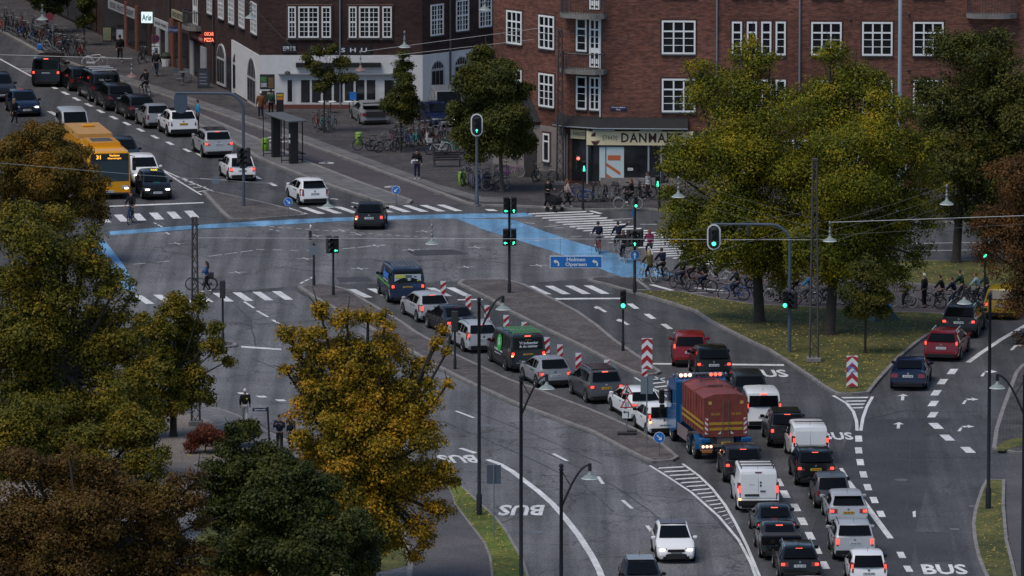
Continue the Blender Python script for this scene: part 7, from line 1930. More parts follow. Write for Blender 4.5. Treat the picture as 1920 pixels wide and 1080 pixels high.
row = [(687, 283, R(165), 'black', 0), (711, 283, R(10), 'black', 1), (724, 285, R(25), 'grey', 0), (736, 276, R(95), 'red', 0), (748, 277, R(80), 'black', 1), (757, 276, R(70), 'silver', 0), (766, 274, R(100), 'blue', 0), (779, 273, R(75), 'turquoise', 1), (789, 272, R(80), 'black', 0), (799, 271, R(95), 'white', 1), (808, 271, R(85), 'black', 0), (817, 268, R(60), 'red', 0), (828, 266, R(75), 'grey', 0), (837, 266, R(100), 'black', 1)]
for i, (x, y, a, c, s) in enumerate(row):
 bike_at(x, y, a, ORD[i] + " bicycle along the plaza row, counted from the lime green bin" + (", turquoise step-through" if c == 'turquoise' else ", %s frame" % c), col=c, step=s, basket='k' if i in (3, 9) else None, lean=R(br.uniform(-6, 6)), group=PB)
row2 = [(742, 262, R(100), 'black'), (755, 261, R(85), 'blue'), (770, 260, R(80), 'brown'), (784, 259, R(95), 'black'), (797, 258, R(75), 'red'), (811, 257, R(88), 'black'), (826, 256, R(80), 'silver')]
for i, (x, y, a, c) in enumerate(row2):
 bike_at(x, y, a, ORD[i] + " bicycle of the hidden back row behind the plaza row, %s frame" % c, col=c, lean=R(br.uniform(-6, 6)), group=PB)
bike_at(822, 290, R(200), "white bicycle with a white wire basket between the plaza row and the bench", col='white', step=1, basket='w', group=PB)
bike_at(848, 287, R(165), "green bicycle with a rear box beside the white basket bicycle", col='green', step=1, crate=True, group=PB); bike_at(862, 288, R(95), "silver bicycle against the leafy plaza tree's guard", col='silver', group=PB)
for i, (x, y, a, c) in enumerate(((596, 242, R(110), 'red'), (606, 243, R(75), 'turquoise'), (618, 245, R(65), 'silver'))):
 bike_at(x, y, a, ("red", "turquoise", "silver")[i] + " bicycle leaning on the young tree before the restaurant", col=c, lean=R((-8, 4, 9)[i]), group=PB)
for i, (x, y, a, c) in enumerate(((870, 347, R(80), 'black'), (880, 349, R(95), 'grey'), (889, 352, R(85), 'silver'), (903, 350, R(70), 'blue'), (914, 351, R(100), 'black'), (928, 356, R(15), 'black'), (921, 345, R(60), 'silver'))):
 bike_at(x, y, a, ORD[i] + " bicycle in the cluster at the oval-board signal post, %s frame" % c, col=c, lean=R(br.uniform(-7, 7)), basket='k' if i == 1 else None, pale=int(i == 5), group=PB)
bike_at(957, 333, R(8), "purple bicycle with pale tyres by the canted facade", col='purple', step=1, pale=1, group=PB); bike_at(1004, 340, R(78), "black bicycle propped in the corner house doorway", col='black', group=PB); bike_at(1022, 341, R(160), "dark bicycle beside the lattice mast by the door", col='grey', group=PB)
SB = "bicycles in the rack before the travel shop"
for i, (x, a, c) in enumerate(((1112, R(85), 'black'), (1124, R(95), 'grey'), (1135, R(80), 'black'), (1147, R(90), 'silver'), (1158, R(100), 'black'), (1086, R(165), 'blue'), (1075, R(15), 'black'))):
 bike_at(x, 376 - (0 if i < 5 else -3), a, (ORD[i] + " bicycle in the shop rack from the pedestrian signal, %s" % c) if i < 5 else ("blue bicycle behind the woman in pale pink top" if i == 5 else "black bicycle lying behind the pram couple"), col=c, basket='k' if i in (0, 4) else None, group=SB)
bike_at(1186, 372, R(20), "dark bicycle standing behind the long-haired woman cyclist", col='black', group=SB); bike_at(1200, 370, R(95), "dark bicycle by the striped-jacket woman", col='black', group=SB)
FB = "bicycles in the far row up the street"
n = 0
for j in range(22):
 t = j / 21; x = 2 + 150 * t; y = 61 + 54 * t - 3
 bike_at(x + br.uniform(-2, 2), y + br.uniform(-6, 0), R(100 + br.uniform(-25, 25)), ORD[j] + " bicycle of the far row, counting down from the frame's edge to the black van", col=br.choice(COLS[:8]), lean=R(br.uniform(-9, 9)), pale=int(j % 7 == 3), basket='k' if j % 5 == 1 else None, group=FB)
for j in range(14):
 t = j / 13; x = 14 + 140 * t; y = 46 + 52 * t
 bike_at(x + br.uniform(-3, 3), y + br.uniform(-4, 2), R(95 + br.uniform(-30, 30)), ORD[j] + " bicycle of the far back row, behind the kerbside bicycles", col=br.choice(COLS[:8]), lean=R(br.uniform(-9, 9)), group=FB)
bike_at(178, 126, R(-6), "white bicycle with pale tyres standing alone before the dark van", col='white', pale=1, group=FB); bike_at(100, 95, R(150), "bicycle with pale front wheel turned to the street in the far row", col='black', pale=1, group=FB); bike_at(268, 118, R(70), "dark bicycle leaning by the greengrocer's door", group=FB)
# ------------------------------------------------------------------ people
SKIN = mat("skin", (.36, .20, .145), .6); SKIN2 = mat("skin_dark", (.20, .10, .07), .6)
FEAT = mat("face_features", (.03, .018, .015), .6)
CL = {}
def cloth(n, c): 
 CL[n] = mat("cloth_" + n, c, .85, var=.12, vscale=12, spec=.2); return CL[n]
for n_, c_ in (('black', (.012, .012, .014)), ('navy', (.009, .014, .032)), ('blue', (.02, .07, .20)), ('bright_blue', (.03, .22, .42)), ('jeans', (.018, .026, .05)), ('magenta', (.16, .015, .06)), ('olive', (.075, .062, .028)), ('brown', (.14, .055, .022)), ('white', (.55, .56, .57)), ('grey', (.12, .125, .13)), ('pink', (.42, .30, .28)), ('green', (.025, .055, .035)), ('pale_blue', (.22, .30, .36)), ('cream', (.42, .37, .30)), ('pale_trousers', (.38, .38, .37))): cloth(n_, c_)
HAIR = {'dark': mat("hair_dark", (.018, .013, .011), .6), 'brown': mat("hair_brown", (.07, .032, .016), .6), 'blond': mat("hair_blond", (.36, .25, .11), .6), 'grey': mat("hair_white", (.50, .47, .42), .6), 'red': mat("hair_auburn", (.14, .04, .018), .6)}
SHOE = {'white': mat("shoe_white", (.55, .56, .57), .6), 'black': mat("shoe_black", (.015, .015, .016), .6), 'brown': mat("shoe_brown", (.10, .05, .03), .6)}
def skin_mesh(name, chains, mats, sub=1):
 """grow one continuous surface round connected joints: chains are lists of (key, position, radius)"""
 keys = {}; vs = []; rad = []; es = []
 for ch in chains:
  prev = None
  for k, p, r in ch:
   if k not in keys: keys[k] = len(vs); vs.append(p); rad.append(r)
   if prev is not None: es.append((keys[prev], keys[k]))
   prev = k
 me = bpy.data.meshes.new("joints"); me.from_pydata(vs, es, []); ob = bpy.data.objects.new("joints", me); COL.objects.link(ob)
 sk = ob.modifiers.new("skin", 'SKIN'); sk.use_smooth_shade = True
 for i, d in enumerate(me.skin_vertices[0].data):
  d.radius = rad[i] if isinstance(rad[i], tuple) else (rad[i], rad[i]); d.use_root = (i == 0)
 if sub: sb = ob.modifiers.new("sub", 'SUBSURF'); sb.levels = sub; sb.render_levels = sub
 dg = bpy.context.evaluated_depsgraph_get(); dg.update()
 out = bpy.data.meshes.new_from_object(ob.evaluated_get(dg)); out.name = name
 out.materials.clear()
 for m_ in mats: out.materials.append(m_)
 COL.objects.unlink(ob); bpy.data.objects.remove(ob); bpy.data.meshes.remove(me)
 return out
def pose_joints(pose):
 """x forward, y left, z up; returns joints for a 1.75 m adult, feet on z=0 (riders: on a bicycle)"""
 V = Vector; J = {}
 if pose.startswith('ride'):
  hip = V((-.25, 0, 1.02)); up = V((.30, 0, .95)).normalized() if pose != 'ride_up' else V((.14, 0, .99)).normalized()
  J['hip'] = hip; J['belly'] = hip + up * .20; J['chest'] = hip + up * .40; J['neck'] = hip + up * .53; 
  J['head'] = J['neck'] + V((.05, 0, .08)); J['crown'] = J['neck'] + V((.06, 0, .24))
  for s, n in ((1, 'l'), (-1, 'r')):
   J['sh' + n] = J['neck'] + V((-.02, s * .17, -.06)); J['el' + n] = J['sh' + n] + V((.20, s * .07, -.24)); J['wr' + n] = V((.22, s * .27, 1.09))
   J['hp' + n] = hip + V((.02, s * .09, -.03))
   k = 1 if (s > 0) == (pose != 'ride_b') else -1
   if pose == 'ride_stop' and s > 0:
    J['hp' + n] = hip + V((.05, .12, -.06)); J['kn' + n] = V((-.08, .26, .52)); J['an' + n] = V((-.10, .34, .09))
   elif k > 0: J['kn' + n] = V((.20, s * .11, .78)); J['an' + n] = V((.03, s * .13, .45))
   else: J['kn' + n] = V((.08, s * .10, .58)); J['an' + n] = V((-.07, s * .13, .24))
  if pose == 'ride_wave': J['elr'] = J['shr'] + V((.05, -.25, .04)); J['wrr'] = J['elr'] + V((.08, -.20, .17))
 else:
  lift = 0.0; hip = V((0, 0, .93)); lean = .02
  J['hip'] = hip; J['belly'] = hip + V((lean, 0, .20)); J['chest'] = hip + V((lean, 0, .40)); J['neck'] = hip + V((lean * 1.2, 0, .545)); J['head'] = J['neck'] + V((.025, 0, .09)); J['crown'] = J['neck'] + V((.02, 0, .25))
  for s, n in ((1, 'l'), (-1, 'r')):
   J['hp' + n] = hip + V((0, s * .09, -.03)); J['sh' + n] = J['neck'] + V((-.01, s * .18, -.06))
   J['kn' + n] = V((.02, s * .10, .50)); J['an' + n] = V((-.01, s * .11, .08)); J['el' + n] = J['sh' + n] + V((-.03, s * .06, -.28)); J['wr' + n] = J['el' + n] + V((.06, s * .02, -.24))
   if pose == 'walk':
    f = s; J['kn' + n] = V((.12 if f > 0 else .02, s * .09, .50 if f > 0 else .49)); J['an' + n] = V((.26 if f > 0 else -.30, s * .09, .085 if f > 0 else .15))
    J['el' + n] = J['sh' + n] + V((-.10 * f, s * .05, -.27)); J['wr' + n] = J['el' + n] + V((-.04 * f + .08, s * .01, -.24))
   if pose == 'push': J['el' + n] = J['sh' + n] + V((.06, s * .08, -.26)); J['wr' + n] = J['el' + n] + V((.24, -s * .04, .02)); J['kn' + n] = V((.10 if s > 0 else 0, s * .09, .5)); J['an' + n] = V((.20 if s > 0 else -.22, s * .09, .085 if s > 0 else .12))
   if pose == 'hold' and s < 0: J['el' + n] = J['sh' + n] + V((.02, s * .08, -.27)); J['wr' + n] = J['el' + n] + V((.24, .10, .05))
   if pose == 'phone': J['el' + n] = J['sh' + n] + V((.08, s * .07, -.26)); J['wr' + n] = J['el' + n] + V((.16, -s * .12, .16))
 return J
_POSE = {}
def person_meshes(pose, long_hair, coat, fem):
 key = (pose, long_hair, coat, fem)
 if key in _POSE: return _POSE[key]
 J = pose_joints(pose); V = Vector; k = .9 if fem else 1.0
 def hand(n, s):
  w = J['wr' + n]; d = (w - J['el' + n]).normalized(); sd = V((0, 1, 0)) if abs(d.y) < .8 else V((1, 0, 0)); sd = (sd - d * sd.dot(d)).normalized(); bnd = d.cross(sd)
  if bnd.z > 0 or (abs(bnd.z) < .2 and bnd.x < 0): bnd = -bnd
  palm = w + d * .075; out = [[('wr' + n, w, .026 * k), ('pa' + n, palm, (.036, .02))]]
  for i, (o, L) in enumerate(((-.028, .055), (-.010, .068), (.010, .062), (.027, .048))):
   a = palm + d * .025 + sd * o; b = a + d * L * .55 + bnd * .012; c = b + d * L * .35 + bnd * .03
   out.append([('pa' + n, palm, .02), ('f%d' % i + n, a, .0095), ('g%d' % i + n, b, .0085), ('h%d' % i + n, c, .007)])
  a = w + d * .04 + sd * (.03 * s); out.append([('pa' + n, palm, .02), ('t0' + n, a + sd * .012 * s, .011), ('t1' + n, a + d * .035 + sd * .03 * s, .0085)])
  return out
 ch = [[('hip', J['hip'], (.10 * k, .08 * k)), ('belly', J['belly'], (.10 * k, .08 * k)), ('chest', J['chest'], (.125 * k, .09 * k)), ('neck', J['neck'], .055 * k), ('head', J['head'], (.075, .085)), ('crown', J['crown'] - V((0, 0, .05)), (.082, .095))]]
 nose = J['head'] + V((.105, 0, .045)); ch.append([('head', J['head'], .08), ('nose', nose, .014)])
 for n, s in (('l', 1), ('r', -1)):
  ch.append([('chest', J['chest'], .15), ('sh' + n, J['sh' + n], .048 * k), ('el' + n, J['el' + n], .038 * k), ('wr' + n, J['wr' + n], .028 * k)]); ch += hand(n, s)
  ch.append([('hip', J['hip'], .14), ('hp' + n, J['hp' + n], .06 * k), ('kn' + n, J['kn' + n], .045 * k), ('an' + n, J['an' + n], .034 * k), ('to' + n, J['an' + n] + V((.13, 0, -.055)), .034)])
  ch.append([('crown', J['crown'] - V((0, 0, .05)), .08), ('ear' + n, J['head'] + V((-.005, s * .088, .055)), .016)])
 body = skin_mesh("body", ch, [SKIN, FEAT], 1)
 hd = J['head']
 q = MB()
 for s in (1, -1): q.box((hd.x + .088, s * .032, hd.z + .075), (.014, .022, .012))
 q.box((hd.x + .087, 0, hd.z - .015), (.012, .045, .010))
 face = q.mesh("face_features", FEAT)
 fat = .024; up = [[('belly', J['belly'] - (J['belly'] - J['hip']) * (.9 if not coat else 1.2), (.155 * k + fat, .125 * k + fat)), ('b2', J['belly'], (.145 * k + fat, .115 * k + fat)), ('chest', J['chest'], (.165 * k + fat, .12 * k + fat)), ('nk', J['neck'] - (J['neck'] - J['chest']) * .18, .075 * k + fat * .5)]]
 if coat: up[0].insert(0, ('hem', J['hip'] + (V((.02, 0, -.28)) if not pose.startswith('ride') else V((.06, 0, -.22))), (.19 * k, .17 * k)))
 for n in 'lr':
  w = J['el' + n] + (J['wr' + n] - J['el' + n]) * .94
  up.append([('chest', J['chest'], .16), ('sh' + n, J['sh' + n], .07 * k + fat), ('el' + n, J['el' + n], .052 * k + fat * .8), ('wr' + n, w, .036 * k + fat * .6)])
 jacket = skin_mesh("jacket", up, [CL['black']], 1)
 lo = [[('hip', J['hip'] + (J['belly'] - J['hip']) * .25, (.15 * k + .018, .12 * k + .018)), ('hip2', J['hip'] - V((0, 0, .02)), (.15 * k + .02, .125 * k + .02))]]
 for n in 'lr':
  a = J['an' + n] + (J['kn' + n] - J['an' + n]) * .12
  lo.append([('hip2', J['hip'] - V((0, 0, .02)), .15), ('hp' + n, J['hp' + n] - V((0, 0, .06)), .098 * k), ('kn' + n, J['kn' + n], .072 * k), ('an' + n, a, .056 * k)])
 trousers = skin_mesh("trousers", lo, [CL['black']], 1)
 shoes = []
 for n in 'lr':
  a = J['an' + n]; flat = V((a.x, a.y, a.z))
  shoes.append(skin_mesh("shoe", [[('a', flat + V((-.055, 0, -.035)), (.042, .042)), ('b', flat + V((.03, 0, -.035)), (.046, .042)), ('c', flat + V((.14, 0, -.048)), (.042, .03))]], [SHOE['black']], 1))
 c = J['crown'] - V((.012, 0, .06)); q = MB()
 rows = []
 for i in range(8):
  t = i / 7; ph = R(88 - 128 * t)
  rows.append([(c.x + (-.020 if t > .5 else 0) + .106 * math.cos(ph) * math.cos(a_) * (1 if math.cos(a_) < .35 or t < .42 else .55), c.y + .092 * math.cos(ph) * math.sin(a_), c.z + .115 * math.sin(ph)) for a_ in [2 * PI * j / 12 for j in range(12)]])
 q.loft(rows[::-1])
 if long_hair: q.tube([(c.x - .06, 0, c.z + .02), (c.x - .085, 0, c.z - .10), (c.x - .10, 0, c.z - .24), (c.x - .12, 0, c.z - .36)], [.075, .085, .08, .03], 8)
 hair = q.mesh("hair", HAIR['dark'], 60)
 _POSE[key] = (body, face, jacket, trousers, shoes, hair)
 return _POSE[key]
def override(o, m_):
 o.material_slots[0].link = 'OBJECT'; o.material_slots[0].material = m_
def person(loc, rz, label, pose='stand', top='black', legs='black', hair='dark', long_hair=False, coat=False, shoe='black', fem=False, h=1.75, skin=None, group=None, pack=None):
 r = thing("person", loc, rz, label, "person", group)
 k = h / 1.75 if not pose.startswith('ride') else 1.0
 r.scale = (k, k, k)
 b, f, j, t, sh, ha = person_meshes(pose, long_hair, coat, fem)
 bo = link("body", b, r)
 if skin: override(bo, skin)
 link("face_features", f, bo)
 o = link("coat" if coat else "jacket", j, r); override(o, CL[top])
 o = link("trousers", t, r); override(o, CL[legs])
 for s in sh: o = link("shoe", s, r); override(o, SHOE[shoe])
 o = link("hair", ha, r); override(o, HAIR[hair])
 return r
PED = "people on foot"
def person_at(x, y, rz, label, z=.12, **k):
 p = P(x, y, z); k.setdefault('group', PED); return person((p.x, p.y, z), rz, label, **k)
TO_CAM = R(-90); AWAY = R(90); LEFT = R(180); RIGHT = 0.0
r = person_at(782, 336, TO_CAM, "man in black with white shoes holding white paper on the plaza", pose='hold', top='black', legs='jeans', shoe='white', h=1.84)
q = MB(); q.box((.33, -.12, 1.17), (.12, .40, .14), bev=.05); q.box((.30, -.30, 1.08), (.08, .1, .22), bev=.03); tag(q.build("paper_bundle", SIGW, None, 40, r.location, TO_CAM), "white paper bundle held on the forearm of the man in black", "paper")
person_at(1027, 392, R(-60), "man in black pushing the dark pram at the crossing", pose='push', top='black', legs='black', h=1.80, shoe='white')
p = P(1040, 397, 0); r = thing("pram", (p.x, p.y, 0), R(-50), "dark pram with canvas body on small wheels", "pram"); 
q = MB(); q.loft([[(x, y, z) for x, y, z in ((-.45, -.24, .95), (.35, -.24, .85), (.35, .24, .85), (-.45, .24, .95))], [(-.40, -.27, .65), (.42, -.27, .65), (.42, .27, .65), (-.40, .27, .65)], [(-.25, -.2, .42), (.3, -.2, .42), (.3, .2, .42), (-.25, .2, .42)]]); q.build("carrycot", CL['black'], r)
q = MB(); q.tube([(-.72, -.24, 1.05), (-.4, -.24, .8), (.3, -.24, .22)], .015, 5); q.tube([(-.72, .24, 1.05), (-.4, .24, .8), (.3, .24, .22)], .015, 5); q.tube([(-.72, -.24, 1.05), (-.72, .24, 1.05)], .018, 5); q.build("frame", POLE, r)
for a in (-.35, .35):
 for b in (-.27, .27): q = MB(); q.lathe([(.06, -.02), (.15, -.025), (.15, .025), (.06, .02)], 12, M=Matrix.Translation((a, b, .15)) @ Matrix.Rotation(R(90), 4, 'X')); q.build("wheel", TYRE, r)
person_at(1063, 389, R(10), "woman in pale pink top walking past the pram", pose='walk', top='pink', legs='black', hair='red', long_hair=True, shoe='white', fem=True, h=1.68)
person_at(1215, 375, R(-150), "woman in black and white patterned jacket by the shop window", pose='walk', top='grey', legs='black', hair='brown', long_hair=True, fem=True, h=1.7)
q = MB(); pz = P(1215, 375, .12)
for i in range(5):
 q.lathe([(.205 - .012 * abs(i - 1), -.025), (.207 - .012 * abs(i - 1), .025)], 12, (0, 0, 1.02 + i * .10), caps=False)
q.build("stripes", SIGW, bpy.data.objects[[o.name for o in bpy.data.objects if o.get("label", "").startswith("woman in black and white")][0]], 40).scale = (.8, 1, 1)
bike_at(1208, 372, R(-150), "dark bicycle pushed by the woman in patterned jacket", col='black', group=SB)
person_at(459.5, 793, AWAY, "white-haired walker in dark jacket with yellow patch and pale trousers", pose='walk', top='black', legs='pale_trousers', hair='grey', shoe='white', h=1.68)
q = MB(); q.box((-.155, -.10, 1.28), (.02, .1, .05)); q.box((-.155, -.10, 1.24), (.02, .04, .06)); q.build("patch", mat("patch_yellow", (.5, .5, .04), .5), bpy.data.objects[[o.name for o in bpy.data.objects if o.get("label", "").startswith("white-haired walker")][0]])
person_at(524.5, 847, R(-100), "man in dark jacket raising a hand to his face by the street-name post", pose='phone', top='navy', legs='black', h=1.80)
person_at(546, 846, R(-140), "dark-clothed walker half behind the golden tree", pose='stand', top='navy', legs='black', h=1.78)
p = P(388, 548); person((p.x, p.y, 0), R(178), "woman in blue denim jacket pushing her bicycle across the zebra", pose='push', top='blue', legs='black', hair='dark', long_hair=True, fem=True, h=1.70, shoe='white', group=PED)
p = P(381, 546.5); bicycle((p.x - .1, p.y + .45, 0), R(180), "black bicycle with rear box pushed across the zebra by the woman", col='black', step=1, crate=True, basket=None)
person_at(27, 236, R(-60), "blond long-haired person in black crossing the far street", z=0, pose='walk', top='black', legs='black', hair='blond', long_hair=True, fem=True, h=1.72)
person_at(225, 117, R(-80), "dark figure walking down the far pavement", pose='walk', top='black', legs='black', h=1.85)
person_at(293, 144, R(60), "dark walker behind the plates of the no-stopping sign", pose='walk', top='black', legs='jeans', h=1.8)
person_at(371, 240, R(195), "person in bright blue jacket standing at the platform kerb", pose='stand', top='bright_blue', legs='black', h=1.78)
person_at(489, 223, R(90), "person in long brown coat before the food posters", pose='stand', top='brown', legs='jeans', hair='grey', coat=True, h=1.76)
person_at(508, 218, R(80), "person in dark green beside the ticket machine", pose='stand', top='green', legs='black', h=1.7)
CYC = "cyclists at the crossing"
def rider(x, y, rz, label, blabel, z=0.0, pose='ride', bk=None, **k):
 p = P(x, y, z); bicycle((p.x, p.y, z), rz, blabel, **(bk or {}), group="bicycles being ridden"); k.setdefault('group', CYC)
 return person((p.x, p.y, z), rz, label, pose=pose, **k)
hcy = heading((1240, 528), (1121, 470))
rider(1121, 474, AWAY + .15, "man in dark jacket riding away along the blue lane, furthest ahead", "bicycle with red parts under the man furthest along the blue lane", top='navy', legs='grey', h=1.8, shoe='white', bk=dict(col='red'))
rider(1158, 474, AWAY + .25, "cyclist in navy jacket stretching one arm out to the side", "bicycle of the cyclist stretching an arm", pose='ride_wave', top='navy', legs='black', bk=dict(col='silver', pale=1))
rider(1168, 491, AWAY + .25, "woman with long brown hair and dark jacket cycling behind the arm-stretching rider", "dark bicycle of the long-haired woman on the blue lane", pose='ride_b', top='black', legs='black', hair='brown', long_hair=True, fem=True, shoe='white', bk=dict(col='black', step=1, pale=1))
rider(1217, 489, AWAY + .2, "woman in magenta jacket riding away beside the signal post", "white bicycle with lit red rear lamp under the magenta-jacketed woman", top='magenta', legs='black', hair='red', long_hair=True, fem=True, bk=dict(col='white', step=1, pale=1))
rider(1215, 529, AWAY + .55, "woman in olive coat riding with pale-tyred bicycle", "pale-tyred bicycle under the woman in the olive coat", pose='ride_b', top='olive', legs='black', hair='blond', long_hair=True, coat=True, fem=True, bk=dict(col='silver', step=1, pale=1))
rider(1239, 525, AWAY + .6, "man in navy blue jacket riding close behind the olive coat", "dark bicycle under the man in navy blue", top='navy', legs='black', bk=dict(col='black'))
rider(1275, 542, AWAY + .7, "cyclist in dark jacket and jeans at the edge of the tree's leaves", "dark bicycle under the jeans-wearing cyclist", pose='ride_up', top='black', legs='jeans', bk=dict(col='black'))
tr_ = [(1294, 534, 'navy', 'red', 'ride_b', "cyclist hidden behind the jeans-wearing rider"), (1316, 549, 'black', 'black', 'ride', "cyclist whose head is lost in the crown, first under the tree"), (1345, 533, 'grey', 'white', 'ride_up', "cyclist further back under the tree, pale wheel showing"), (1376, 563, 'navy', 'blue', 'ride', "cyclist left of the tree trunk, whole bicycle showing on the track"), (1401, 551, 'black', 'black', 'ride_b', "cyclist just behind the trunk's left side"), (1442, 564, 'grey', 'black', 'ride_up', "cyclist right of the first trunk, light wheel"), (1462, 566, 'black', 'silver', 'ride_stop', "cyclist waiting behind the green lower signal head"), (1488, 560, 'brown', 'black', 'ride', "cyclist behind the gantry mast"), (1511, 573, 'bright_blue', 'silver', 'ride_up', "cyclist in light blue jacket beside the lattice mast"), (1543, 571, 'black', 'black', 'ride', "cyclist between lattice mast and second trunk"), (1578, 570, 'pale_blue', 'black', 'ride_stop', "cyclist just right of the second trunk"), (1606, 568, 'black', 'turquoise', 'ride', "cyclist behind the young staked tree"), (1640, 574, 'navy', 'black', 'ride_b', "cyclist behind the green tent")]
for x, y, c, bc_, ps, lab in tr_:
 rider(x, y, R(168) + br.uniform(-.15, .2), lab, "%s bicycle of the %s" % (bc_, lab), z=0.006, pose=ps, top=c, legs=br.choice(['black', 'jeans', 'grey']), hair=br.choice(['dark', 'brown', 'blond']), bk=dict(col=bc_, pale=int(bc_ in ('white', 'silver', 'black') and br.random() < .6)))
rider(1693, 576, R(160), "cyclist at the head of the waiting group, pale hood, facing the trees", "pale-tyred bicycle at the head of the waiting group", z=.006, pose='ride_stop', top='cream', legs='black', hair='dark', bk=dict(col='grey', pale=1))
person_at(1733, 577, R(150), "dark-clothed person standing astride the track with a bicycle", z=.006, pose='stand', top='black', legs='black', h=1.86, hair='grey')
p = P(1727, 577); bicycle((p.x, p.y + .5, .006), R(172), "black bicycle held by the dark-clothed standing person", col='black', pale=0)
rider(1782, 581, R(165), "man in navy jacket with fair face waiting on his bicycle", "black bicycle of the waiting man in navy", z=.006, pose='ride_stop', top='navy', legs='jeans', hair='brown', bk=dict(col='black'))
rider(1797, 568, R(160), "cyclist with dark green backpack jacket behind the man in navy", "dark bicycle behind the man in navy", z=.006, pose='ride_stop', top='green', legs='black', bk=dict(col='grey', crate=True))
rider(1826, 573, R(170), "cyclist in pale blue top near the green veiled signal", "dark bicycle under the pale blue top", z=.006, pose='ride_stop', top='pale_blue', legs='black', hair='red', bk=dict(col='black'))
rider(1843, 570, R(170), "last cyclist of the waiting group in green jacket", "dark bicycle of the last waiting cyclist", z=.006, pose='ride_stop', top='green', legs='black', bk=dict(col='black'))
rider(1760, 577, R(170), "cyclist in grey in the middle of the waiting group", "pale-tyred bicycle in the middle of the waiting group", z=.006, pose='ride_b', top='black', legs='black', bk=dict(col='silver', pale=1))
rider(245, 419, R(-100), "man in black riding toward the viewer before the yellow bus", "dark bicycle of the man before the yellow bus", pose='ride_up', top='black', legs='jeans', hair='brown', bk=dict(col='blue'))
rider(1178, 392, R(175), "long-haired woman in black riding past the travel shop", "pale-tyred bicycle of the long-haired woman by the shop", z=.12, pose='ride_up', top='black', legs='black', hair='red', long_hair=True, fem=True, shoe='white', bk=dict(col='grey', step=1, pale=1))
rider(272, 180, AWAY + .5, "dark hunched rider on the far cycle track", "dark bicycle of the hunched rider on the far track", z=.006, top='black', legs='black', bk=dict(col='grey'))
# ------------------------------------------------------------------ trees and shrubs
BARK = mat("bark", (.035, .028, .023), .95, var=.4, vscale=5); BARKP = mat("bark_pale", (.085, .070, .058), .95, var=.4, vscale=5)
L_LIME = leaf_mat("leaves_lime", [(.018, .030, .006), (.044, .062, .009), (.095, .108, .010), (.185, .165, .011), (.33, .215, .014)])
L_GOLD = leaf_mat("leaves_gold", [(.030, .032, .006), (.085, .075, .009), (.19, .135, .012), (.33, .18, .015), (.42, .19, .02)])
L_OLIVE = leaf_mat("leaves_olive", [(.014, .022, .006), (.038, .047, .009), (.080, .080, .011), (.145, .112, .014), (.23, .14, .018)])
L_RUST = leaf_mat("leaves_rust", [(.018, .014, .008), (.042, .027, .011), (.078, .042, .015), (.085, .065, .016), (.17, .115, .022)])
L_BROWN = leaf_mat("leaves_brown", [(.020, .013, .010), (.045, .027, .014), (.085, .044, .020), (.12, .055, .022), (.17, .11, .025)])
L_DARK = leaf_mat("leaves_dark", [(.009, .014, .007), (.018, .028, .010), (.032, .044, .013), (.055, .060, .016), (.10, .085, .022)])
L_GREEN = leaf_mat("leaves_green", [(.012, .018, .009), (.026, .036, .012), (.05, .06, .016), (.08, .075, .018), (.14, .10, .02)])
L_RED = leaf_mat("leaves_red", [(.03, .012, .014), (.07, .02, .02), (.12, .035, .025), (.10, .06, .02)])
NR = np.random.default_rng(5)
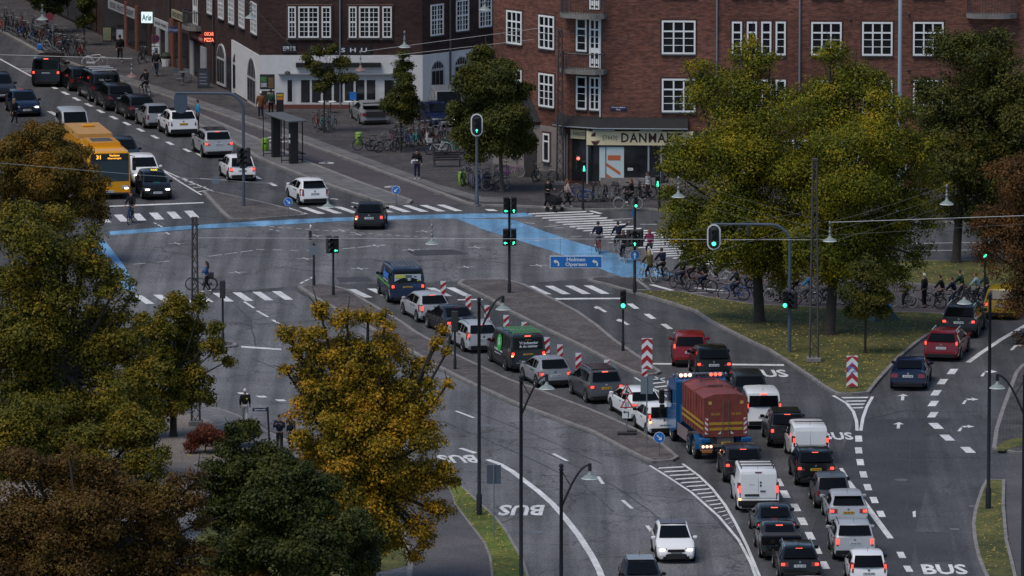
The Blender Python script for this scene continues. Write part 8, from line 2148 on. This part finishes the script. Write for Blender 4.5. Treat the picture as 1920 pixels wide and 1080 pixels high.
def leaf_mesh(name, lobes, n, size, m_, clump=.32, per=34, shell=.5):
 """lobes: rows of x, y, z, r. Every lobe carries boughs on its outside, every bough its own pad of leaves."""
 L = np.array(lobes, float); B = []
 for c in L:
  nb = int(max(3, min(30, 12 * (c[3] / 1.4) ** 1.5)))
  for _ in range(nb):
   d = NR.normal(size=3); d[2] += .25; d /= np.linalg.norm(d)
   rb = c[3] * NR.uniform(.27, .45) + .13
   B.append([*(c[:3] + d * (c[3] - rb * .55) * NR.uniform(.62, 1.0)), rb, *c[:3]])
 B = np.array(B); w = B[:, 3] ** 1.9; k = NR.choice(len(B), n, p=w / w.sum())
 d = NR.normal(size=(n, 3)); d[:, 2] += .35; d /= np.linalg.norm(d, axis=1)[:, None]
 u = (.25 + .85 * NR.random(n) ** .55)
 tw = NR.normal(size=(len(B), 9, 3)); tw[:, :, 2] = tw[:, :, 2] * .6 + .2; tw /= np.linalg.norm(tw, axis=2)[:, :, None]
 t = tw[k, NR.integers(0, 9, n)]
 d = d * .62 + t * .75; d /= np.linalg.norm(d, axis=1)[:, None]
 Pn = B[k, :3] + d * (B[k, 3] * u)[:, None] * np.array([1, 1, .68]) + NR.normal(size=(n, 3)) * .07
 nf = int(n * .12); i = NR.choice(len(L), nf, p=L[:, 3] ** 2 / (L[:, 3] ** 2).sum())
 df = NR.normal(size=(nf, 3)); df /= np.linalg.norm(df, axis=1)[:, None]
 Pn[:nf] = L[i, :3] + df * (L[i, 3] * .72 * NR.random(nf) ** .4)[:, None]
 out = Pn - B[k, 4:7]; out /= np.linalg.norm(out, axis=1)[:, None] + 1e-6
 nrm = NR.normal(size=(n, 3)) * .52 + d * .5 + out * .35 + np.array([0, 0, .4]); nrm /= np.linalg.norm(nrm, axis=1)[:, None]
 a = np.cross(nrm, NR.normal(size=(n, 3))); a /= np.linalg.norm(a, axis=1)[:, None] + 1e-6
 b = np.cross(nrm, a); s = size * NR.uniform(.6, 1.35, n)[:, None]
 V = np.stack([Pn - a * s, Pn - b * s * .58 + nrm * s * .15, Pn + a * s, Pn + b * s * .58 + nrm * s * .15], 1).reshape(-1, 3).astype(np.float32)
 me = bpy.data.meshes.new(name); me.vertices.add(n * 4); me.vertices.foreach_set("co", V.ravel())
 me.loops.add(n * 4); me.loops.foreach_set("vertex_index", np.arange(n * 4, dtype=np.int32))
 me.polygons.add(n); me.polygons.foreach_set("loop_start", np.arange(0, n * 4, 4, dtype=np.int32))
 me.update(calc_edges=True); me.validate(); me.materials.append(m_)
 return me, B[NR.permutation(len(B))][:, :3]
def tree(name, label, base, lobes, m_, n, size=.105, tr=.22, z0=.12, bark=None, group=None, cat="tree", per=34, clump=.32, shell=.5, limbs=True, fork=.45, guard=False):
 p = P(*base, z0); r = thing(name, (p.x, p.y, z0), 0, label, cat, group); s = scale_at(base[1]); W = []
 for lb in lobes:
  dy = lb[3] if len(lb) > 3 else NR.uniform(-.6, .6) * lb[2] / s
  q = PY(lb[0], lb[1], p.y + dy); W.append((q.x - p.x, q.y - p.y, q.z - z0, lb[2] / s))
 me, C = leaf_mesh("crown" if cat == "tree" else "foliage", W, int(n * 1.9), size * .70, m_, clump=clump, per=per, shell=shell)
 link("crown" if cat == "tree" else "foliage", me, r)
 A = np.array(W); ctr = (A[:, :3] * A[:, 3:4]).sum(0) / A[:, 3].sum(); top = A[:, 2].max()
 m = MB(); low = (A[:, 2] - A[:, 3]).min(); hf = max(.8, min(ctr[2] * .8, low + (top - low) * fork)) if limbs else ctr[2]
 tx, ty = ctr[0] * .35, ctr[1] * .35
 m.tube([(0, 0, -.1), (0, 0, .25), (tx * .3, ty * .3, hf * .5), (tx, ty, hf)], [tr * 1.45, tr, tr * .85, tr * .7], 9)
 m.tube([(tx, ty, hf), (ctr[0] * .6, ctr[1] * .6, hf + (top - hf) * .45), (ctr[0] * .8, ctr[1] * .8, top - .4)], [tr * .7, tr * .4, tr * .08], 7)
 if limbs:
  for w in W:
   t = NR.uniform(.55, 1.0); o = np.array([tx * t, ty * t, hf * (.8 + .2 * t)]); e = np.array(w[:3]); d = e - o; q = o + d * .5 + np.array([0, 0, -.08 * np.linalg.norm(d)])
   m.tube([tuple(o), tuple(q), tuple(e), tuple(e + d * .12 + NR.normal(size=3) * .25)], [tr * .42, tr * .26, tr * .12, .012], 5)
  for c in C[:min(len(C), 130)]:
   i = np.argmin(np.linalg.norm(A[:, :3] - c, axis=1)); m.tube([tuple(A[i, :3]), tuple((A[i, :3] + c) / 2 + NR.normal(size=3) * .12), tuple(c)], [.04, .026, .010], 3, caps=False)
 m.build("trunk" if cat == "tree" else "stem", bark or BARK, r, 60)
 if guard:
  m = MB()
  for k in range(8): a = k * PI / 4; m.tube([(.45 * math.cos(a), .45 * math.sin(a), 0), (.40 * math.cos(a), .40 * math.sin(a), 1.5)], .016, 4)
  for zz in (.1, 1.0, 1.5): m.tube([(.45 * math.cos(k * PI / 6), .45 * math.sin(k * PI / 6), zz) for k in range(13)], .016, 4)
  m.build("guard", IRON, r)
 return r
TG = "trees round the junction"
tree("lime_tree", "tall yellow-green tree with its trunk among the cyclists, nearer the shop sign", (1424, 603), [(1410, 118, 52), (1350, 190, 78), (1432, 205, 72), (1302, 300, 68), (1390, 310, 105), (1470, 320, 80), (1312, 420, 78), (1400, 430, 95), (1478, 440, 78), (1262, 375, 38), (1325, 480, 52), (1400, 488, 58), (1468, 500, 52), (1290, 470, 36), (1315, 140, 34), (1268, 440, 36), (1288, 130, 18), (1412, 78, 20), (1445, 118, 28), (1260, 320, 26)], L_LIME, 60000, .10, .29, .14, group=TG)
tree("lime_tree", "broad yellow-green tree with a pointed top, trunk beside the lattice mast", (1556, 627), [(1562, 116, 42), (1592, 185, 82), (1522, 220, 76), (1655, 220, 68), (1600, 300, 108), (1690, 310, 80), (1735, 290, 36), (1520, 340, 88), (1612, 420, 108), (1700, 415, 76), (1540, 470, 78), (1640, 490, 68), (1580, 505, 52), (1722, 478, 34), (1690, 525, 34), (1500, 500, 38), (1555, 84, 16), (1650, 150, 30), (1762, 262, 20), (1755, 345, 30)], L_LIME, 68000, .10, .29, .14, group=TG)
tree("dark_tree", "large dark green tree beyond the road, before the red brick facade", (1793, 492), [(1800, 110, 66), (1850, 125, 70), (1762, 200, 62), (1850, 220, 90), (1920, 200, 85), (1780, 290, 78), (1870, 320, 90), (1736, 170, 36), (1800, 385, 56), (1965, 300, 95), (1880, 80, 35), (1725, 265, 30), (1850, 410, 50)], L_GREEN, 52000, .12, .26, .12, group=TG)
tree("brown_tree", "thin brown-leaved tree reaching in over the yellow people carrier", (2010, 640), [(1905, 335, 62), (1872, 425, 52), (1925, 470, 78), (1850, 470, 36), (1905, 565, 46), (1940, 640, 40), (1965, 380, 95), (1895, 660, 18), (1840, 425, 26), (1985, 540, 90)], L_BROWN, 30000, .10, .30, .12, group=TG, per=26, clump=.36, shell=.3)
tree("young_tree", "young slender tree with a thin trunk standing on the lawn", (1622, 662), [(1626, 512, 32), (1602, 550, 30), (1646, 555, 32), (1625, 572, 36), (1652, 588, 20), (1600, 582, 22), (1632, 488, 16), (1612, 522, 22), (1660, 560, 16)], L_GREEN, 9000, .09, .07, .14, group=TG, per=22, clump=.26)
tree("orange_tree", "orange-brown tree in front of the yellow bus", (70, 490), [(90, 258, 42), (38, 292, 45), (140, 290, 36), (100, 330, 62), (168, 342, 40), (30, 360, 58), (160, 388, 42), (110, 400, 48), (190, 368, 20), (62, 240, 18), (10, 300, 40), (188, 410, 20)], leaf_mat("leaves_orange", [(.020, .022, .007), (.050, .044, .010), (.095, .068, .014), (.16, .088, .018), (.26, .14, .025)]), 34000, .105, .26, group=TG)
tree("olive_tree", "huge olive-green tree filling the lower corner beside the crossing", (110, 905), [(40, 402, 42), (108, 415, 42), (165, 448, 38), (60, 480, 75), (150, 492, 58), (200, 520, 45), (100, 560, 80), (200, 592, 52), (243, 562, 20), (50, 640, 90), (160, 660, 80), (225, 650, 50), (90, 740, 90), (200, 750, 70), (20, 540, 60), (250, 722, 46), (10, 440, 50), (262, 600, 20), (258, 660, 40), (262, 780, 48), (150, 800, 70), (60, 800, 80), (275, 700, 36), (0, 680, 80), (215, 545, 36), (40, 770, 72), (125, 800, 80), (220, 810, 48)], L_OLIVE, 62000, .115, .40, group=TG)
tree("lime_tree", "small spreading yellow-green tree beside the lattice mast at the zebra", (325, 818), [(332, 588, 40), (376, 574, 24), (290, 620, 42), (350, 650, 50), (402, 658, 30), (428, 676, 15), (300, 690, 52), (370, 720, 38), (330, 742, 46), (402, 618, 20), (393, 742, 22), (280, 752, 40), (268, 690, 40), (300, 785, 34), (265, 620, 30), (350, 610, 34)], L_OLIVE, 24000, .105, .18, group=TG, shell=.35)
tree("olive_tree", "olive tree below the huge tree, before the gravel path", (160, 1010), [(250, 828, 52), (180, 850, 70), (275, 880, 40), (100, 860, 60), (230, 905, 50), (292, 925, 34), (30, 830, 60), (230, 790, 45), (300, 870, 36), (150, 920, 60), (270, 800, 40), (40, 800, 70), (0, 860, 60)], L_OLIVE, 26000, .11, .25, group=TG)
tree("brown_tree", "reddish brown tree filling the lower corner, its leaves turning", (150, 1280), [(60, 885, 55), (110, 905, 56), (40, 980, 90), (150, 985, 88), (250, 965, 66), (330, 935, 52), (368, 902, 26), (300, 1020, 78), (376, 980, 26), (200, 1060, 90), (80, 1070, 90), (350, 1060, 55), (388, 1036, 18), (130, 848, 22), (20, 862, 40), (360, 950, 30), (200, 930, 70), (0, 1040, 80), (140, 1040, 80), (280, 1080, 70), (180, 900, 46)], L_RUST, 60000, .10, .35, group=TG, per=26, clump=.34)
tree("brown_tree", "small brown tree top at the frame's foot before the dark tree", (470, 1220), [(470, 1085, 34), (510, 1095, 30), (440, 1090, 30)], L_RUST, 5000, .10, .12, group=TG)
tree("ivy_tree", "narrow ivy-green tree between brown and dark crowns", (412, 1190), [(412, 985, 22), (408, 1030, 26), (420, 1060, 26), (400, 1085, 30)], L_GREEN, 8000, .10, .14, group=TG)
tree("dark_tree", "dense blue-green tree in front of the golden tree", (560, 1220), [(402, 878, 30), (440, 862, 44), (498, 870, 48), (440, 930, 62), (520, 940, 78), (598, 930, 56), (470, 1010, 80), (570, 1030, 90), (648, 1000, 56), (680, 1055, 46), (440, 818, 26), (468, 800, 18), (700, 1010, 22), (388, 905, 26), (398, 955, 32), (430, 1050, 50), (520, 885, 50), (560, 900, 40)], L_DARK, 56000, .115, .32, group=TG)
tree("golden_tree", "big golden-orange tree on the paved corner, bare twigs showing", (690, 1105), [(600, 585, 20), (545, 632, 26), (580, 642, 40), (650, 606, 36), (690, 588, 22), (722, 602, 30), (640, 680, 72), (720, 672, 58), (776, 690, 34), (815, 642, 16), (830, 618, 12), (590, 730, 48), (690, 760, 88), (780, 742, 52), (620, 820, 78), (730, 850, 90), (800, 828, 46), (832, 885, 24), (660, 920, 80), (760, 930, 66), (800, 900, 42), (605, 880, 46), (720, 1000, 56), (788, 985, 32), (770, 1040, 26), (541, 692, 8), (850, 905, 13), (556, 662, 18), (840, 720, 10), (838, 660, 8), (630, 760, 60), (680, 830, 80), (750, 790, 60), (700, 960, 70), (640, 870, 60), (570, 770, 40), (838, 900, 28), (822, 960, 34), (800, 1015, 26), (532, 690, 14), (538, 625, 20), (565, 830, 36), (600, 585, 26), (560, 700, 30)], L_GOLD, 68000, .105, .38, group=TG, shell=.45)
tree("young_tree", "sparse young tree with spread twigs before the restaurant sign", (607, 249), [(598, 98, 16), (622, 92, 10), (588, 128, 20), (642, 124, 20), (612, 150, 24), (660, 145, 14), (598, 165, 10), (640, 150, 12), (580, 112, 12)], L_GREEN, 5200, .10, .07, group=TG, per=18, clump=.24, guard=True)
tree("young_tree", "slim cone-shaped young tree between silver and navy parked cars", (751, 285), [(755, 104, 10), (755, 130, 20), (752, 160, 27), (765, 186, 27), (738, 190, 27), (754, 205, 32), (776, 202, 18), (730, 205, 16)], L_GREEN, 14000, .10, .08, group=TG, per=22, clump=.22, guard=True)
tree("plaza_tree", "full dark green tree with a straight trunk at the shop corner bicycles", (941, 359), [(902, 112, 28), (888, 160, 44), (932, 155, 50), (880, 220, 46), (950, 210, 52), (985, 175, 22), (920, 250, 54), (960, 268, 42), (868, 262, 30), (985, 228, 26), (900, 285, 30), (912, 92, 18), (995, 262, 18), (860, 205, 20)], L_GREEN, 40000, .11, .13, group=TG, guard=True, bark=BARKP)
tree("young_tree", "dim narrow street tree before the far shop front", (158, 86), [(156, 8, 20), (166, 32, 18), (150, 45, 15), (160, -20, 24)], L_DARK, 4500, .10, .07, group=TG)
tree("dark_tree", "black-looking street tree at the top edge beyond the racks", (88, 62), [(70, 0, 26), (112, 6, 26), (95, 20, 16), (90, -30, 40)], L_DARK, 7000, .11, .12, group=TG)
tree("shrub", "wine-red shrub on the gravel beside the walkers' kerb", (385, 848), [(385, 812, 30), (362, 828, 18), (408, 826, 22)], L_RED, 5000, .08, .03, cat="shrub", limbs=False, clump=.22)
tree("shrub", "green shrub at the kerb beside the white-haired walker", (446, 838), [(448, 800, 22), (436, 818, 22), (466, 815, 20)], L_GREEN, 4500, .085, .03, cat="shrub", limbs=False, clump=.22)
